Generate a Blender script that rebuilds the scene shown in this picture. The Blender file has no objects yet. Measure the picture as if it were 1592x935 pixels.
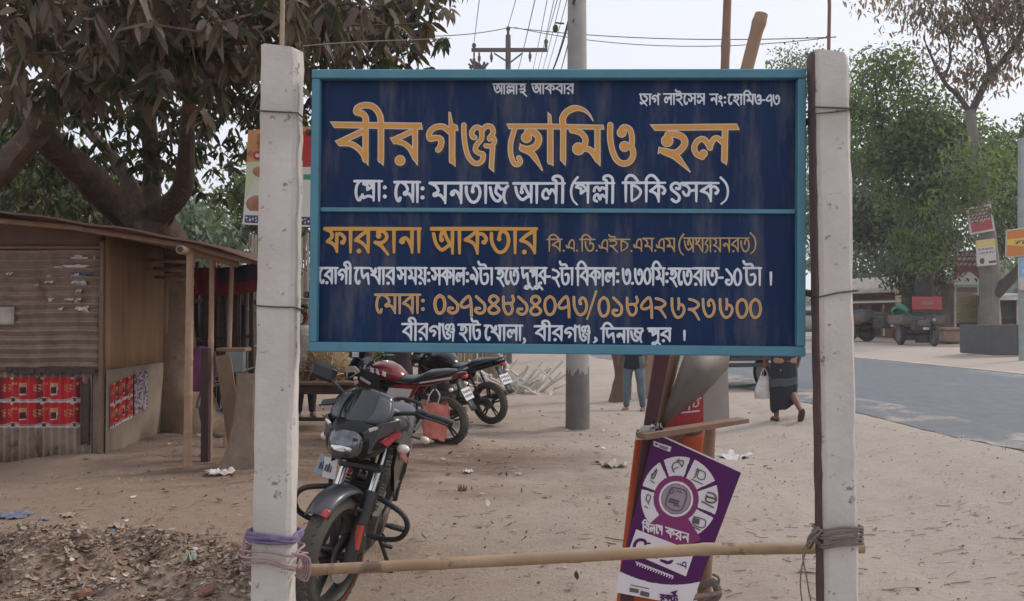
import bpy, math, random
import numpy as np
from mathutils import Vector, Matrix, Quaternion
random.seed(7); np.random.seed(7)
R = math.radians
SC = bpy.context.scene
COL = SC.collection

# ------------------------------------------------------------------ camera, world, sun, exposure
F = 1400.0; CX = 796.0; CY = 467.5; CAMH = 1.5
PITCH = math.atan(27.5 / F)
cam_d = bpy.data.cameras.new('camera'); cam = bpy.data.objects.new('camera', cam_d); COL.objects.link(cam)
cam.location = (0, 0, CAMH); cam.rotation_euler = (math.pi / 2 + PITCH, 0, 0)
cam_d.sensor_width = 36; cam_d.lens = 36 * F / 1592.0; cam_d.clip_start = 0.05; cam_d.clip_end = 3000
SC.camera = cam
SUN_EL = R(42); SUN_AZ = R(68)            # azimuth clockwise from +Y: light from the right, a little from behind the scene
W = bpy.data.worlds.new('World'); SC.world = W; W.use_nodes = True
wn = W.node_tree.nodes; wl = W.node_tree.links
sky = wn.new('ShaderNodeTexSky'); sky.sky_type = 'NISHITA'; sky.sun_disc = False
sky.sun_elevation = SUN_EL; sky.sun_rotation = SUN_AZ; sky.dust_density = 6; sky.air_density = 1.5; sky.ozone_density = 1.0
wmix = wn.new('ShaderNodeMixRGB'); wmix.inputs[0].default_value = 0.85      # thin even cloud cover over the sky
wmix.inputs[2].default_value = (8.7, 8.9, 9.75, 1)
wl.new(sky.outputs[0], wmix.inputs[1]); wl.new(wmix.outputs[0], wn['Background'].inputs[0])
wn['Background'].inputs[1].default_value = 0.1
sd = bpy.data.lights.new('sun', 'SUN'); so = bpy.data.objects.new('sun', sd); COL.objects.link(so)
sd.energy = 1.5; sd.angle = R(12); sd.color = (1, .93, .84)
sv = Vector((math.sin(SUN_AZ) * math.cos(SUN_EL), math.cos(SUN_AZ) * math.cos(SUN_EL), math.sin(SUN_EL)))
so.rotation_euler = sv.to_track_quat('Z', 'Y').to_euler(); so.location = (20, 10, 30)
SC.view_settings.view_transform = 'Standard'; SC.view_settings.look = 'None'
SC.view_settings.exposure = 0.2; SC.view_settings.gamma = 1; SC.view_settings.use_curve_mapping = False
SC.cycles.max_bounces = 6; SC.cycles.diffuse_bounces = 3; SC.cycles.glossy_bounces = 3; SC.cycles.transmission_bounces = 4
SC.cycles.transparent_max_bounces = 6; SC.cycles.use_denoising = True

# ------------------------------------------------------------------ measuring helpers
FW = Vector((0, math.cos(PITCH), math.sin(PITCH))); UP = Vector((0, -math.sin(PITCH), math.cos(PITCH)))
C0 = Vector((0, 0, CAMH))
def ray(px, py): return FW + Vector(((px - CX) / F, 0, 0)) + UP * ((CY - py) / F)
def P(px, py, d): return C0 + ray(px, py) * d                     # a point measured from the photograph at depth d
def on_plane(px, py, p0, n):
    r = ray(px, py); return C0 + r * ((p0 - C0).dot(n) / r.dot(n))
def sstep(a, b, x):
    t = np.clip((x - a) / (b - a), 0, 1); return t * t * (3 - 2 * t)

# road edges measured on the ground
ROAD_N = [(2.0, 4.6), (5.0, 4.9), (8.5, 4.86), (9.9, 4.75), (12.1, 4.62), (13.3, 4.48), (15.1, 4.33), (17.2, 4.12), (22, 3.6), (30, 2.6), (45, .3), (70, -5), (140, -24)]
ROAD_F = [(2.0, 11.3), (8, 11.5), (14, 11.7), (20, 11.7), (26, 11.4), (33, 10.8), (45, 8.6), (70, 3.6), (140, -15)]
def interp(tab, y): return np.interp(y, [a for a, b in tab], [b for a, b in tab])
def vnoise(x, y, s, seed=0):
    rs = np.random.RandomState(seed); T = rs.rand(256, 256)
    x = np.asarray(x) / s + 1000; y = np.asarray(y) / s + 1000
    xi = np.floor(x).astype(int); yi = np.floor(y).astype(int); fx = x - xi; fy = y - yi
    fx = fx * fx * (3 - 2 * fx); fy = fy * fy * (3 - 2 * fy)
    g = lambda i, j: T[i % 256, j % 256]
    return (g(xi, yi) * (1 - fx) + g(xi + 1, yi) * fx) * (1 - fy) + (g(xi, yi + 1) * (1 - fx) + g(xi + 1, yi + 1) * fx) * fy - .5
def base_height(x, y):
    e = interp(ROAD_N, y); f = interp(ROAD_F, y)
    z = .25 * sstep(-2.6, -.15, x - e) + .14 * sstep(.3, 4, x - f)
    return z
def height(x, y):
    x = np.asarray(x, float); y = np.asarray(y, float)
    e = interp(ROAD_N, y); f = interp(ROAD_F, y)
    z = base_height(x, y)
    inroad = sstep(-.25, .12, x - e) * sstep(-.25, .12, f - x)
    rough = .06 * vnoise(x, y, 2.3, 1) + .034 * vnoise(x, y, .7, 2) + .026 * vnoise(x, y * 1.6, .22, 3)
    ruts = sum(-.022 * np.exp(-((x - (e - o_) - .12 * np.sin(y * .45 + o_)) / .13) ** 2) + .010 * np.exp(-((x - (e - o_ - .24) - .12 * np.sin(y * .45 + o_)) / .10) ** 2) for o_ in (1.15, 2.35, 3.1, 4.3)) * (.6 + vnoise(x, y, .5, 12))
    mound = .13 * np.exp(-(((x + 2.75) / 1.25) ** 2 + ((y - 5.3) / .75) ** 2)) * (1 + 2.2 * vnoise(x, y, .16, 5))
    plinth = .10 * sstep(1.0, 0, np.abs(x + 4.2) - .3) * sstep(8.7, 9.4, y) * sstep(13, 12, y)
    fade = sstep(40, 25, y)
    return z + (rough * fade + ruts * fade + mound + plinth) * (1 - inroad) - .03 * inroad
def hz(x, y): return float(height(x, y))
def G(px, py):                                                     # where the ground lies under that point of the photograph
    r = ray(px, py); z = 0.0
    for _ in range(12):
        t = (z - CAMH) / r.z; p = C0 + r * t; z = hz(p.x, p.y)
    return p

# ------------------------------------------------------------------ materials
MATS = {}
def mat(name, c, rough=.8, metal=0.0, c2=None, s2=6, c3=None, s3=2.0, t3=.58, bump=0.0, sb=40, coat=0, spec=.5, stretch=None, emit=None, trans=0, alpha=None, w3=.08, ior=1.45):
    if name in MATS: return MATS[name]
    m = bpy.data.materials.new(name); m.use_nodes = True
    n = m.node_tree.nodes; l = m.node_tree.links; b = n['Principled BSDF']
    b.inputs['Base Color'].default_value = (*c, 1); b.inputs['Roughness'].default_value = rough; b.inputs['Metallic'].default_value = metal
    b.inputs['Specular IOR Level'].default_value = spec; b.inputs['Coat Weight'].default_value = coat; b.inputs['Coat Roughness'].default_value = .05
    if trans: b.inputs['Transmission Weight'].default_value = trans; b.inputs['IOR'].default_value = ior
    if c2 or c3 or bump:
        tc = n.new('ShaderNodeTexCoord'); co = tc.outputs['Object']
        if stretch:
            mp = n.new('ShaderNodeMapping'); mp.inputs['Scale'].default_value = stretch; l.new(co, mp.inputs[0]); co = mp.outputs[0]
    cur = None
    def noise(s, det=4, rg=.6):
        t = n.new('ShaderNodeTexNoise'); t.inputs['Scale'].default_value = s; t.inputs['Detail'].default_value = det; t.inputs['Roughness'].default_value = rg
        l.new(co, t.inputs['Vector']); return t.outputs[0]
    def mixc(fac, a, bcol):
        x = n.new('ShaderNodeMixRGB'); l.new(fac, x.inputs[0])
        if isinstance(a, tuple): x.inputs[1].default_value = (*a, 1)
        else: l.new(a, x.inputs[1])
        x.inputs[2].default_value = (*bcol, 1); return x.outputs[0]
    def ramp(v, a, bb):
        r = n.new('ShaderNodeMapRange'); r.inputs[1].default_value = a; r.inputs[2].default_value = bb; l.new(v, r.inputs[0]); return r.outputs[0]
    cur = c
    if c2: cur = mixc(ramp(noise(s2), .32, .68), cur, c2)
    if c3: cur = mixc(ramp(noise(s3, 6, .7), t3, t3 + w3), cur, c3)
    if not isinstance(cur, tuple): l.new(cur, b.inputs['Base Color'])
    if bump:
        bp = n.new('ShaderNodeBump'); bp.inputs['Strength'].default_value = bump; bp.inputs['Distance'].default_value = .02
        l.new(noise(sb, 6, .65), bp.inputs['Height']); l.new(bp.outputs[0], b.inputs['Normal'])
    MATS[name] = m; return m

# ------------------------------------------------------------------ mesh builder
class MB:
    def __init__(s): s.v = []; s.f = []; s.m = []
    def add(s, vs, fs, mi=0):
        o = len(s.v); s.v += [tuple(v) for v in vs]; s.f += [tuple(i + o for i in f) for f in fs]; s.m += [mi] * len(fs); return s
    def box(s, c, size, rot=None, mi=0, taper=1.0):
        hx, hy, hz_ = size[0] / 2, size[1] / 2, size[2] / 2; M = rot if rot is not None else Matrix.Identity(3); c = Vector(c)
        vs = [c + M @ Vector((x * hx * (taper if z > 0 else 1), y * hy * (taper if z > 0 else 1), z * hz_)) for z in (-1, 1) for y in (-1, 1) for x in (-1, 1)]
        return s.add(vs, [(0, 2, 3, 1), (4, 5, 7, 6), (0, 1, 5, 4), (2, 6, 7, 3), (0, 4, 6, 2), (1, 3, 7, 5)], mi)
    def rbox(s, c, size, bev=.01, rot=None, mi=0):                 # box with chamfered edges
        M = rot if rot is not None else Matrix.Identity(3); c = Vector(c); b = min(bev, min(size) * .45)
        hx, hy, hz_ = [a / 2 for a in size]; idx = {}; vs = []
        for X in (-1, 1):
            for Y in (-1, 1):
                for Z in (-1, 1):
                    for k, p in enumerate(((hx, hy - b, hz_ - b), (hx - b, hy, hz_ - b), (hx - b, hy - b, hz_))):
                        idx[X, Y, Z, k] = len(vs); vs.append(c + M @ Vector((p[0] * X, p[1] * Y, p[2] * Z)))
        fs = []
        q = [(-1, -1), (1, -1), (1, 1), (-1, 1)]
        for S in (-1, 1):
            fs += [[idx[S, a, b_, 0] for a, b_ in q], [idx[a, S, b_, 1] for a, b_ in q], [idx[a, b_, S, 2] for a, b_ in q]]
        for A in (-1, 1):
            for B in (-1, 1):
                fs += [[idx[A, B, -1, 0], idx[A, B, 1, 0], idx[A, B, 1, 1], idx[A, B, -1, 1]],
                       [idx[A, -1, B, 0], idx[A, 1, B, 0], idx[A, 1, B, 2], idx[A, -1, B, 2]],
                       [idx[-1, A, B, 1], idx[1, A, B, 1], idx[1, A, B, 2], idx[-1, A, B, 2]]]
                for Cc in (-1, 1): fs.append([idx[A, B, Cc, 0], idx[A, B, Cc, 1], idx[A, B, Cc, 2]])
        return s.add(vs, fs, mi)
    def tube(s, pts, rad, n=8, mi=0, cap=True, flat=1.0, closed=False):
        pts = [Vector(p) for p in pts]; k = len(pts); rad = [rad] * k if not hasattr(rad, '__len__') else rad
        vs = []; u = None
        for i, p in enumerate(pts):
            a = pts[i - 1] if (i or closed) else p; b = pts[(i + 1) % k] if (i < k - 1 or closed) else p
            t = (b - a).normalized() if (b - a).length > 1e-9 else Vector((0, 0, 1))
            if u is None:
                u = t.cross(Vector((0, 0, 1)));
                if u.length < .1: u = t.cross(Vector((0, 1, 0)))
            u = (u - t * u.dot(t)).normalized(); w = t.cross(u)
            for j in range(n):
                an = 2 * math.pi * j / n; vs.append(p + (u * math.cos(an) + w * math.sin(an) * flat) * rad[i])
        fs = []
        for i in range(k if closed else k - 1):
            i2 = (i + 1) % k
            for j in range(n): fs.append((i * n + j, i * n + (j + 1) % n, i2 * n + (j + 1) % n, i2 * n + j))
        if cap and not closed: fs += [tuple(range(n - 1, -1, -1)), tuple((k - 1) * n + j for j in range(n))]
        return s.add(vs, fs, mi)
    def lathe(s, prof, c=(0, 0, 0), axis='Y', n=36, mi=0, closed=False, a0=0, a1=2 * math.pi):
        c = Vector(c); full = abs(a1 - a0 - 2 * math.pi) < 1e-6; vs = []; k = len(prof); N = n if full else n + 1
        for i in range(N):
            a = a0 + (a1 - a0) * i / n; ca, sa = math.cos(a), math.sin(a)
            for r, h in prof:
                vs.append(c + (Vector((r * ca, h, r * sa)) if axis == 'Y' else Vector((r * ca, r * sa, h)) if axis == 'Z' else Vector((h, r * ca, r * sa))))
        fs = []
        for i in range(n):
            i2 = (i + 1) % N
            for j in range(k if closed else k - 1):
                j2 = (j + 1) % k; fs.append((i * k + j, i2 * k + j, i2 * k + j2, i * k + j2))
        return s.add(vs, fs, mi)
    def loft(s, secs, n=20, mi=0, axis='X', cap=True):              # sections (x, zc, half width, half height[, exponent[, yc]])
        vs = []
        for sec in secs:
            x, zc, hy, hh = sec[:4]; e = sec[4] if len(sec) > 4 else 2.4; yc = sec[5] if len(sec) > 5 else 0
            for j in range(n):
                a = 2 * math.pi * j / n; ca, sa = math.cos(a), math.sin(a)
                y = yc + hy * math.copysign(abs(ca) ** (2 / e), ca); z = zc + hh * math.copysign(abs(sa) ** (2 / e), sa)
                vs.append((x, y, z) if axis == 'X' else (y, z, x))
        fs = []
        for i in range(len(secs) - 1):
            for j in range(n): fs.append((i * n + j, i * n + (j + 1) % n, (i + 1) * n + (j + 1) % n, (i + 1) * n + j))
        if cap: fs += [tuple(range(n - 1, -1, -1)), tuple((len(secs) - 1) * n + j for j in range(n))]
        return s.add(vs, fs, mi)
    def ball(s, c, r, n=12, mi=0):
        c = Vector(c); r = (r, r, r) if not hasattr(r, '__len__') else r; vs = []; m = n // 2
        for i in range(m + 1):
            th = math.pi * i / m
            for j in range(n):
                ph = 2 * math.pi * j / n; vs.append(c + Vector((r[0] * math.sin(th) * math.cos(ph), r[1] * math.sin(th) * math.sin(ph), r[2] * math.cos(th))))
        fs = [(i * n + j, (i + 1) * n + j, (i + 1) * n + (j + 1) % n, i * n + (j + 1) % n) for i in range(m) for j in range(n)]
        return s.add(vs, fs, mi)
    def grid(s, fn, nu, nv, mi=0, mif=None, double=0):
        o = len(s.v)
        for j in range(nv + 1):
            for i in range(nu + 1): s.v.append(tuple(fn(i / nu, j / nv)))
        for j in range(nv):
            for i in range(nu):
                a = o + j * (nu + 1) + i; k = mif((i + .5) / nu, (j + .5) / nv) if mif else mi
                if k is None: continue
                s.f.append((a, a + 1, a + nu + 2, a + nu + 1)); s.m.append(k)
        return s
    def xf(s, M):
        s.v = [tuple(M @ Vector(v)) for v in s.v]; return s
    def build(s, name, mats, parent=None, smooth=True, solid=0, ang=40, bevel=0):
        me = bpy.data.meshes.new(name); me.from_pydata(s.v, [], s.f)
        mats = mats if isinstance(mats, (list, tuple)) else [mats]
        for m in mats: me.materials.append(m)
        if any(s.m): me.polygons.foreach_set('material_index', s.m)
        me.update()
        if smooth:
            me.polygons.foreach_set('use_smooth', [True] * len(me.polygons))
            try: me.set_sharp_from_angle(angle=R(ang))
            except Exception: pass
        o = bpy.data.objects.new(name, me); COL.objects.link(o)
        if parent is not None: o.parent = parent
        if solid:
            md = o.modifiers.new('thick', 'SOLIDIFY'); md.thickness = solid; md.offset = 0
        if bevel:
            md = o.modifiers.new('bevel', 'BEVEL'); md.width = bevel; md.segments = 2; md.limit_method = 'ANGLE'
        return o
def tag(o, label=None, cat=None, group=None, kind=None):
    if label: o['label'] = label
    if cat: o['category'] = cat
    if group: o['group'] = group
    if kind: o['kind'] = kind
    return o
def thing(name, label, cat, loc=(0, 0, 0), rz=0, group=None, rot=None):
    o = bpy.data.objects.new(name, None); COL.objects.link(o); o.location = loc
    o.rotation_euler = rot if rot else (0, 0, rz); o.empty_display_size = .1
    return tag(o, label, cat, group)
def smooth_pts(pts, k=6, closed=False):
    p = [np.array(q, float) for q in pts]; n = len(p); out = []
    if n < 3: k2 = max(k, 2); return [tuple(p[0] + (p[-1] - p[0]) * i / k2) for i in range(k2 + 1)]
    for i in range(n if closed else n - 1):
        if closed: a, b, c, d = p[i - 1], p[i], p[(i + 1) % n], p[(i + 2) % n]
        else: a, b, c, d = p[max(i - 1, 0)], p[i], p[i + 1], p[min(i + 2, n - 1)]
        for t in range(k):
            t /= k; out.append(tuple(.5 * (2 * b + (c - a) * t + (2 * a - 5 * b + 4 * c - d) * t * t + (3 * b - a - 3 * c + d) * t ** 3)))
    if not closed: out.append(tuple(p[-1]))
    return out
def rotz(a): return Matrix.Rotation(a, 3, 'Z')
def basis(zdir, xhint=(1, 0, 0)):
    z = Vector(zdir).normalized(); x = Vector(xhint); x = (x - z * x.dot(z)).normalized(); y = z.cross(x)
    return Matrix((x, y, z)).transposed()

# ------------------------------------------------------------------ lettering: brush strokes -> distance field -> clean outlines
GL = {}
def gl(k, w, *st, m=1): GL[k] = (w, st, m)
S_ = lambda x: [(x, 1), (x, 0)]
gl('b', .7, S_(.55), [(.5, .9), (.25, .72), (.05, .52)], [(.05, .52), (.25, .44), (.42, .28), (.54, .05)])
gl('r', .7, *GL['b'][1], [(.17, .05, 1.35)])
gl('aa', .27, S_(.11))
gl('e', .4, [(.25, 1), (.1, .75), (.06, .4), (.14, .1), (.27, .05), (.32, .2)])
gl('m', .83, [(.05, .98), (.25, .85), (.36, .62), (.24, .46)], [(.21, .42, 1.7)], [(.3, .4), (.48, .38), (.67, .08)], S_(.68))
gl('n', .72, [(.17, .47, 1.7)], [(.14, .55), (.28, .62), (.42, .5), (.55, .2)], S_(.56))
gl('t', .84, [(.08, .8), (.1, .45), (.25, .12), (.42, .03), (.6, .15), (.7, .45), (.66, .75), (.52, .9), (.4, .82), (.36, .62)], [(.37, .58, 1.3)])
gl('j', .92, [(.05, .78), (.12, .4), (.28, .14), (.45, .12), (.52, .3), (.4, .42), (.3, .58), (.36, .92)], [(.4, .9), (.52, .72), (.68, .7), (.84, .85)], [(.74, .74), (.66, .4), (.7, .1), (.76, 0)])
gl('a', .88, [(.06, .8), (.15, .4), (.35, .15), (.55, .28), (.72, .42)], [(.4, .95), (.33, .75), (.33, .55)], [(.34, .55, 1.4)], [(.42, .95), (.55, .6), (.7, .3)], S_(.74))
gl('l', .83, [(.32, .26), (.2, .22), (.1, .38), (.14, .6), (.27, .7), (.38, .48)], [(.38, .46), (.48, .68), (.58, .62), (.66, .45)], S_(.68))
gl('ll', .83, [(.1, .6), (.14, .76), (.27, .8), (.36, .64), (.46, .78), (.66, .68)], [(.22, .08), (.11, .16), (.14, .36), (.28, .42), (.37, .18), (.46, .4), (.66, .26)], S_(.68))
gl('ii', .3, [(.13, 0), (.14, 1), (.1, 1.26), (-.05, 1.38), (-.24, 1.34), (-.28, 1.2), (-.17, 1.14), (-.12, 1.0)])
gl('i', .29, S_(.13), [(.13, 1), (.14, 1.2), (.3, 1.38), (.52, 1.35), (.74, 1.1)])
gl('p', .78, [(.06, .8), (.2, .93), (.4, .85), (.58, .6)], [(.06, .8), (.26, .72), (.28, .5)], [(.28, .48), (.45, .62), (.58, .66)], S_(.6))
gl('pr', .78, [(.06, .85), (.2, .94), (.4, .88), (.58, .7)], [(.06, .85), (.25, .78), (.27, .58)], [(.27, .56), (.45, .66), (.58, .7)], [(.0, .3), (.06, .15), (.3, .24), (.58, .16)], S_(.6))
gl('c', .76, [(.14, 1), (.14, .05)], [(.14, .9), (.4, .78), (.6, .55), (.48, .25), (.16, .03)])
gl('tt', .56, [(.34, .7), (.48, .68), (.48, .88), (.3, .97), (.12, .85), (.12, .65), (.3, .48), (.46, .3), (.45, .1), (.3, .02), (.14, .14)], m=0)
gl('s', .8, [(.05, .92), (.25, .82), (.34, .62), (.3, .42)], [(.06, .52), (.14, .36), (.28, .34), (.36, .55), (.62, .62)], S_(.64))
gl('k', .9, S_(.48), [(.45, .9), (.25, .72), (.05, .56)], [(.05, .56), (.25, .48), (.38, .35), (.47, .08)], [(.5, .8), (.68, .78), (.8, .6), (.74, .44)], [(.71, .45, 1.3)])
gl('f', .9, [(.05, .96), (.22, .86), (.25, .66), (.08, .46)], [(.08, .46), (.25, .39), (.38, .25), (.46, .02)], [(.45, .78), (.45, .05)], [(.45, .75), (.6, .78), (.76, .6), (.7, .4)], [(.68, .42, 1.3)])
gl('h', .76, [(.26, .7, 1.6)], [(.22, .85), (.42, .9), (.58, .72), (.54, .52), (.36, .4), (.12, .42)], [(.14, .4), (.35, .28), (.52, .06), (.64, -.1)], [(.34, .99), (.34, .88)])
gl('hu', .76, [(.26, .76, 1.4)], [(.22, .88), (.42, .92), (.56, .76), (.5, .58), (.3, .48), (.12, .46)], [(.5, .5), (.6, .35), (.4, .2), (.2, .2)], [(.2, .2), (.45, .1), (.6, -.1), (.75, -.24)])
gl('g', .76, [(.56, .7), (.42, .87), (.22, .87), (.07, .7), (.12, .56), (.27, .6), (.36, .48), (.27, .28)], [(.6, 1.06), (.6, 0)], [(.6, 1), (.74, .98)], m=0)
gl('d', .7, [(.08, .98), (.1, .6), (.2, .38)], [(.2, .4), (.35, .55), (.5, .65)], [(.5, .65), (.54, .3), (.58, 0)])
gl('kh', .82, [(.05, .95), (.12, .8), (.26, .8), (.36, .96)], [(.36, .93), (.36, .72), (.08, .58)], [(.08, .58), (.3, .52), (.5, .3), (.62, .02)], [(.64, 1), (.64, 0)], [(.56, 1), (.8, 1)], m=0)
gl('y', .76, [(.08, .97), (.28, .84), (.3, .64), (.1, .48)], [(.1, .48), (.3, .4), (.48, .25), (.6, .03)], S_(.62))
gl('yy', .76, *GL['y'][1], [(.22, .05, 1.3)])
gl('ee', .72, [(.2, .4), (.26, .75), (.42, .95), (.57, .88), (.6, .5), (.6, 0)], [(.02, .5), (.1, .32), (.34, .32), (.58, .2)], m=0)
gl('D', .78, [(.08, .8), (.12, .4), (.32, .06), (.55, .1), (.66, .4), (.6, .66), (.44, .72), (.42, .95)], [(.42, .62, 1.2)])
gl('Dr', .78, [(.08, .88), (.12, .55), (.32, .32), (.55, .36), (.64, .6), (.55, .78), (.42, .8), (.42, .97)], [(.05, .2), (.14, .08), (.36, .2), (.62, -.1)])
gl('I', .74, [(.0, 1.38), (.1, 1.22), (.36, 1.22), (.48, 1.0)], [(.08, .82), (.3, .9), (.52, .78), (.52, .6), (.34, .48), (.1, .48)], [(.12, .45), (.32, .32), (.52, .06), (.62, -.06)])
gl('T', .72, [(-.04, 1.4), (.06, 1.22), (.36, 1.22), (.48, 1.0)], [(.12, 1), (.11, .5), (.19, .12), (.36, .03), (.53, .15), (.58, .45), (.5, .64), (.36, .6)])
gl('dh', .76, [(.08, .97), (.1, .8), (.26, .74), (.34, .9)], [(.28, .74), (.06, .6)], [(.06, .6), (.3, .5), (.45, .25), (.58, .03)], S_(.6))
gl('ya', .36, [(.3, .95), (.08, .6), (.26, .42), (.2, .1), (.06, -.06)])
gl('ns', .84, [(.14, .72, 1.3)], [(.12, .8), (.3, .82), (.48, .62), (.66, .55)], [(.08, .38), (.16, .16), (.3, .2), (.36, .36), (.66, .4)], S_(.68))
gl('ng', .46, [(.2, .86), (.09, .7), (.2, .54), (.31, .7), (.2, .86)], [(.06, .34), (.26, .26), (.36, -.12)], m=0)
gl(':', .38, [(.15, .68, 1.4)], [(.15, .22, 1.4)], m=0)
gl('.', .26, [(.1, .05, 1.3)], m=0)
gl('-', .4, [(.06, .45), (.28, .45)], m=0)
gl(',', .3, [(.12, .12), (.18, -.05), (.06, -.22)], m=0)
gl('|', .26, [(.12, .72), (.12, .05)], m=0)
gl('(', .32, [(.3, 1.4), (.12, 1.0), (.05, .5), (.12, 0), (.28, -.3)], m=0)
gl(')', .32, [(.02, 1.4), (.2, 1.0), (.26, .5), (.2, 0), (.04, -.3)], m=0)
gl('/', .4, [(.4, 1.28), (.04, -.32)], m=0)
gl('0', .65, [(.3, .98), (.12, .8), (.07, .45), (.17, .1), (.32, .02), (.48, .16), (.55, .5), (.47, .85), (.3, .98)], m=0)
gl('1', .6, [(.12, .95), (.26, .8), (.5, .5), (.48, .15), (.28, .02), (.1, .14), (.12, .3), (.28, .3)], m=0)
gl('2', .62, [(.08, .92), (.34, .84), (.5, .66), (.34, .46), (.06, .42)], [(.08, .44), (.3, .3), (.52, -.1)], m=0)
gl('3', .74, [(.07, .95), (.1, .45), (.24, .1), (.4, .03), (.57, .18), (.64, .5), (.57, .82), (.45, .92), (.34, .8), (.34, .62)], [(.36, .62, 1.2)], m=0)
gl('4', .66, [(.32, .5), (.13, .72), (.2, .95), (.4, .97), (.52, .75), (.32, .5), (.1, .25), (.18, .03), (.42, .02), (.56, .22), (.32, .5)], m=0)
gl('6', .72, [(.07, .95), (.1, .4), (.28, .03), (.5, .1), (.62, .4), (.54, .64), (.4, .62), (.36, .44)], [(.37, .95), (.39, .6)], m=0)
gl('7', .64, [(.54, -.1), (.52, .6), (.43, .96), (.25, .84), (.07, .56), (.12, .38), (.3, .38), (.5, .5)], m=0)
gl('8', .64, [(.08, .95), (.1, .4), (.24, .05), (.42, .08), (.5, .35), (.4, .6), (.13, .58)], [(.42, .56), (.55, .76), (.5, 1.0)], m=0)
gl('9', .58, [(.22, 1.04), (.36, .86), (.47, .55), (.4, .02)], [(.2, .36), (.08, .36), (.05, .52), (.16, .58), (.26, .42), (.4, .14)], m=0)
_nj = lambda L: [((x - 515) / 560, (850 - y) / 500) for x, y in L]
gl('nj', .86, _nj([(555, 350), (555, 450), (570, 590), (600, 720), (660, 800), (720, 820), (780, 780), (790, 700), (740, 690), (690, 660), (700, 600), (760, 530), (770, 440), (760, 390), (700, 375), (650, 430), (665, 500), (690, 500)]),
   _nj([(780, 410), (830, 360), (890, 370), (910, 440), (870, 510)]), _nj([(905, 480), (930, 540), (900, 610), (820, 600)]), _nj([(905, 600), (900, 700), (890, 900)]), m=0)
_o = lambda L: [((x - 260) / 500, (850 - y) / 500) for x, y in L]
gl('o', .74, _o([(300, 350), (300, 500), (325, 650), (380, 770), (460, 815), (540, 790), (580, 700), (560, 610), (480, 610)]), _o([(560, 580), (565, 500), (540, 400), (470, 370), (430, 410)]), [(.36, .8, 1.4)], [(.44, .46, 1.4)], m=0)

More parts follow.
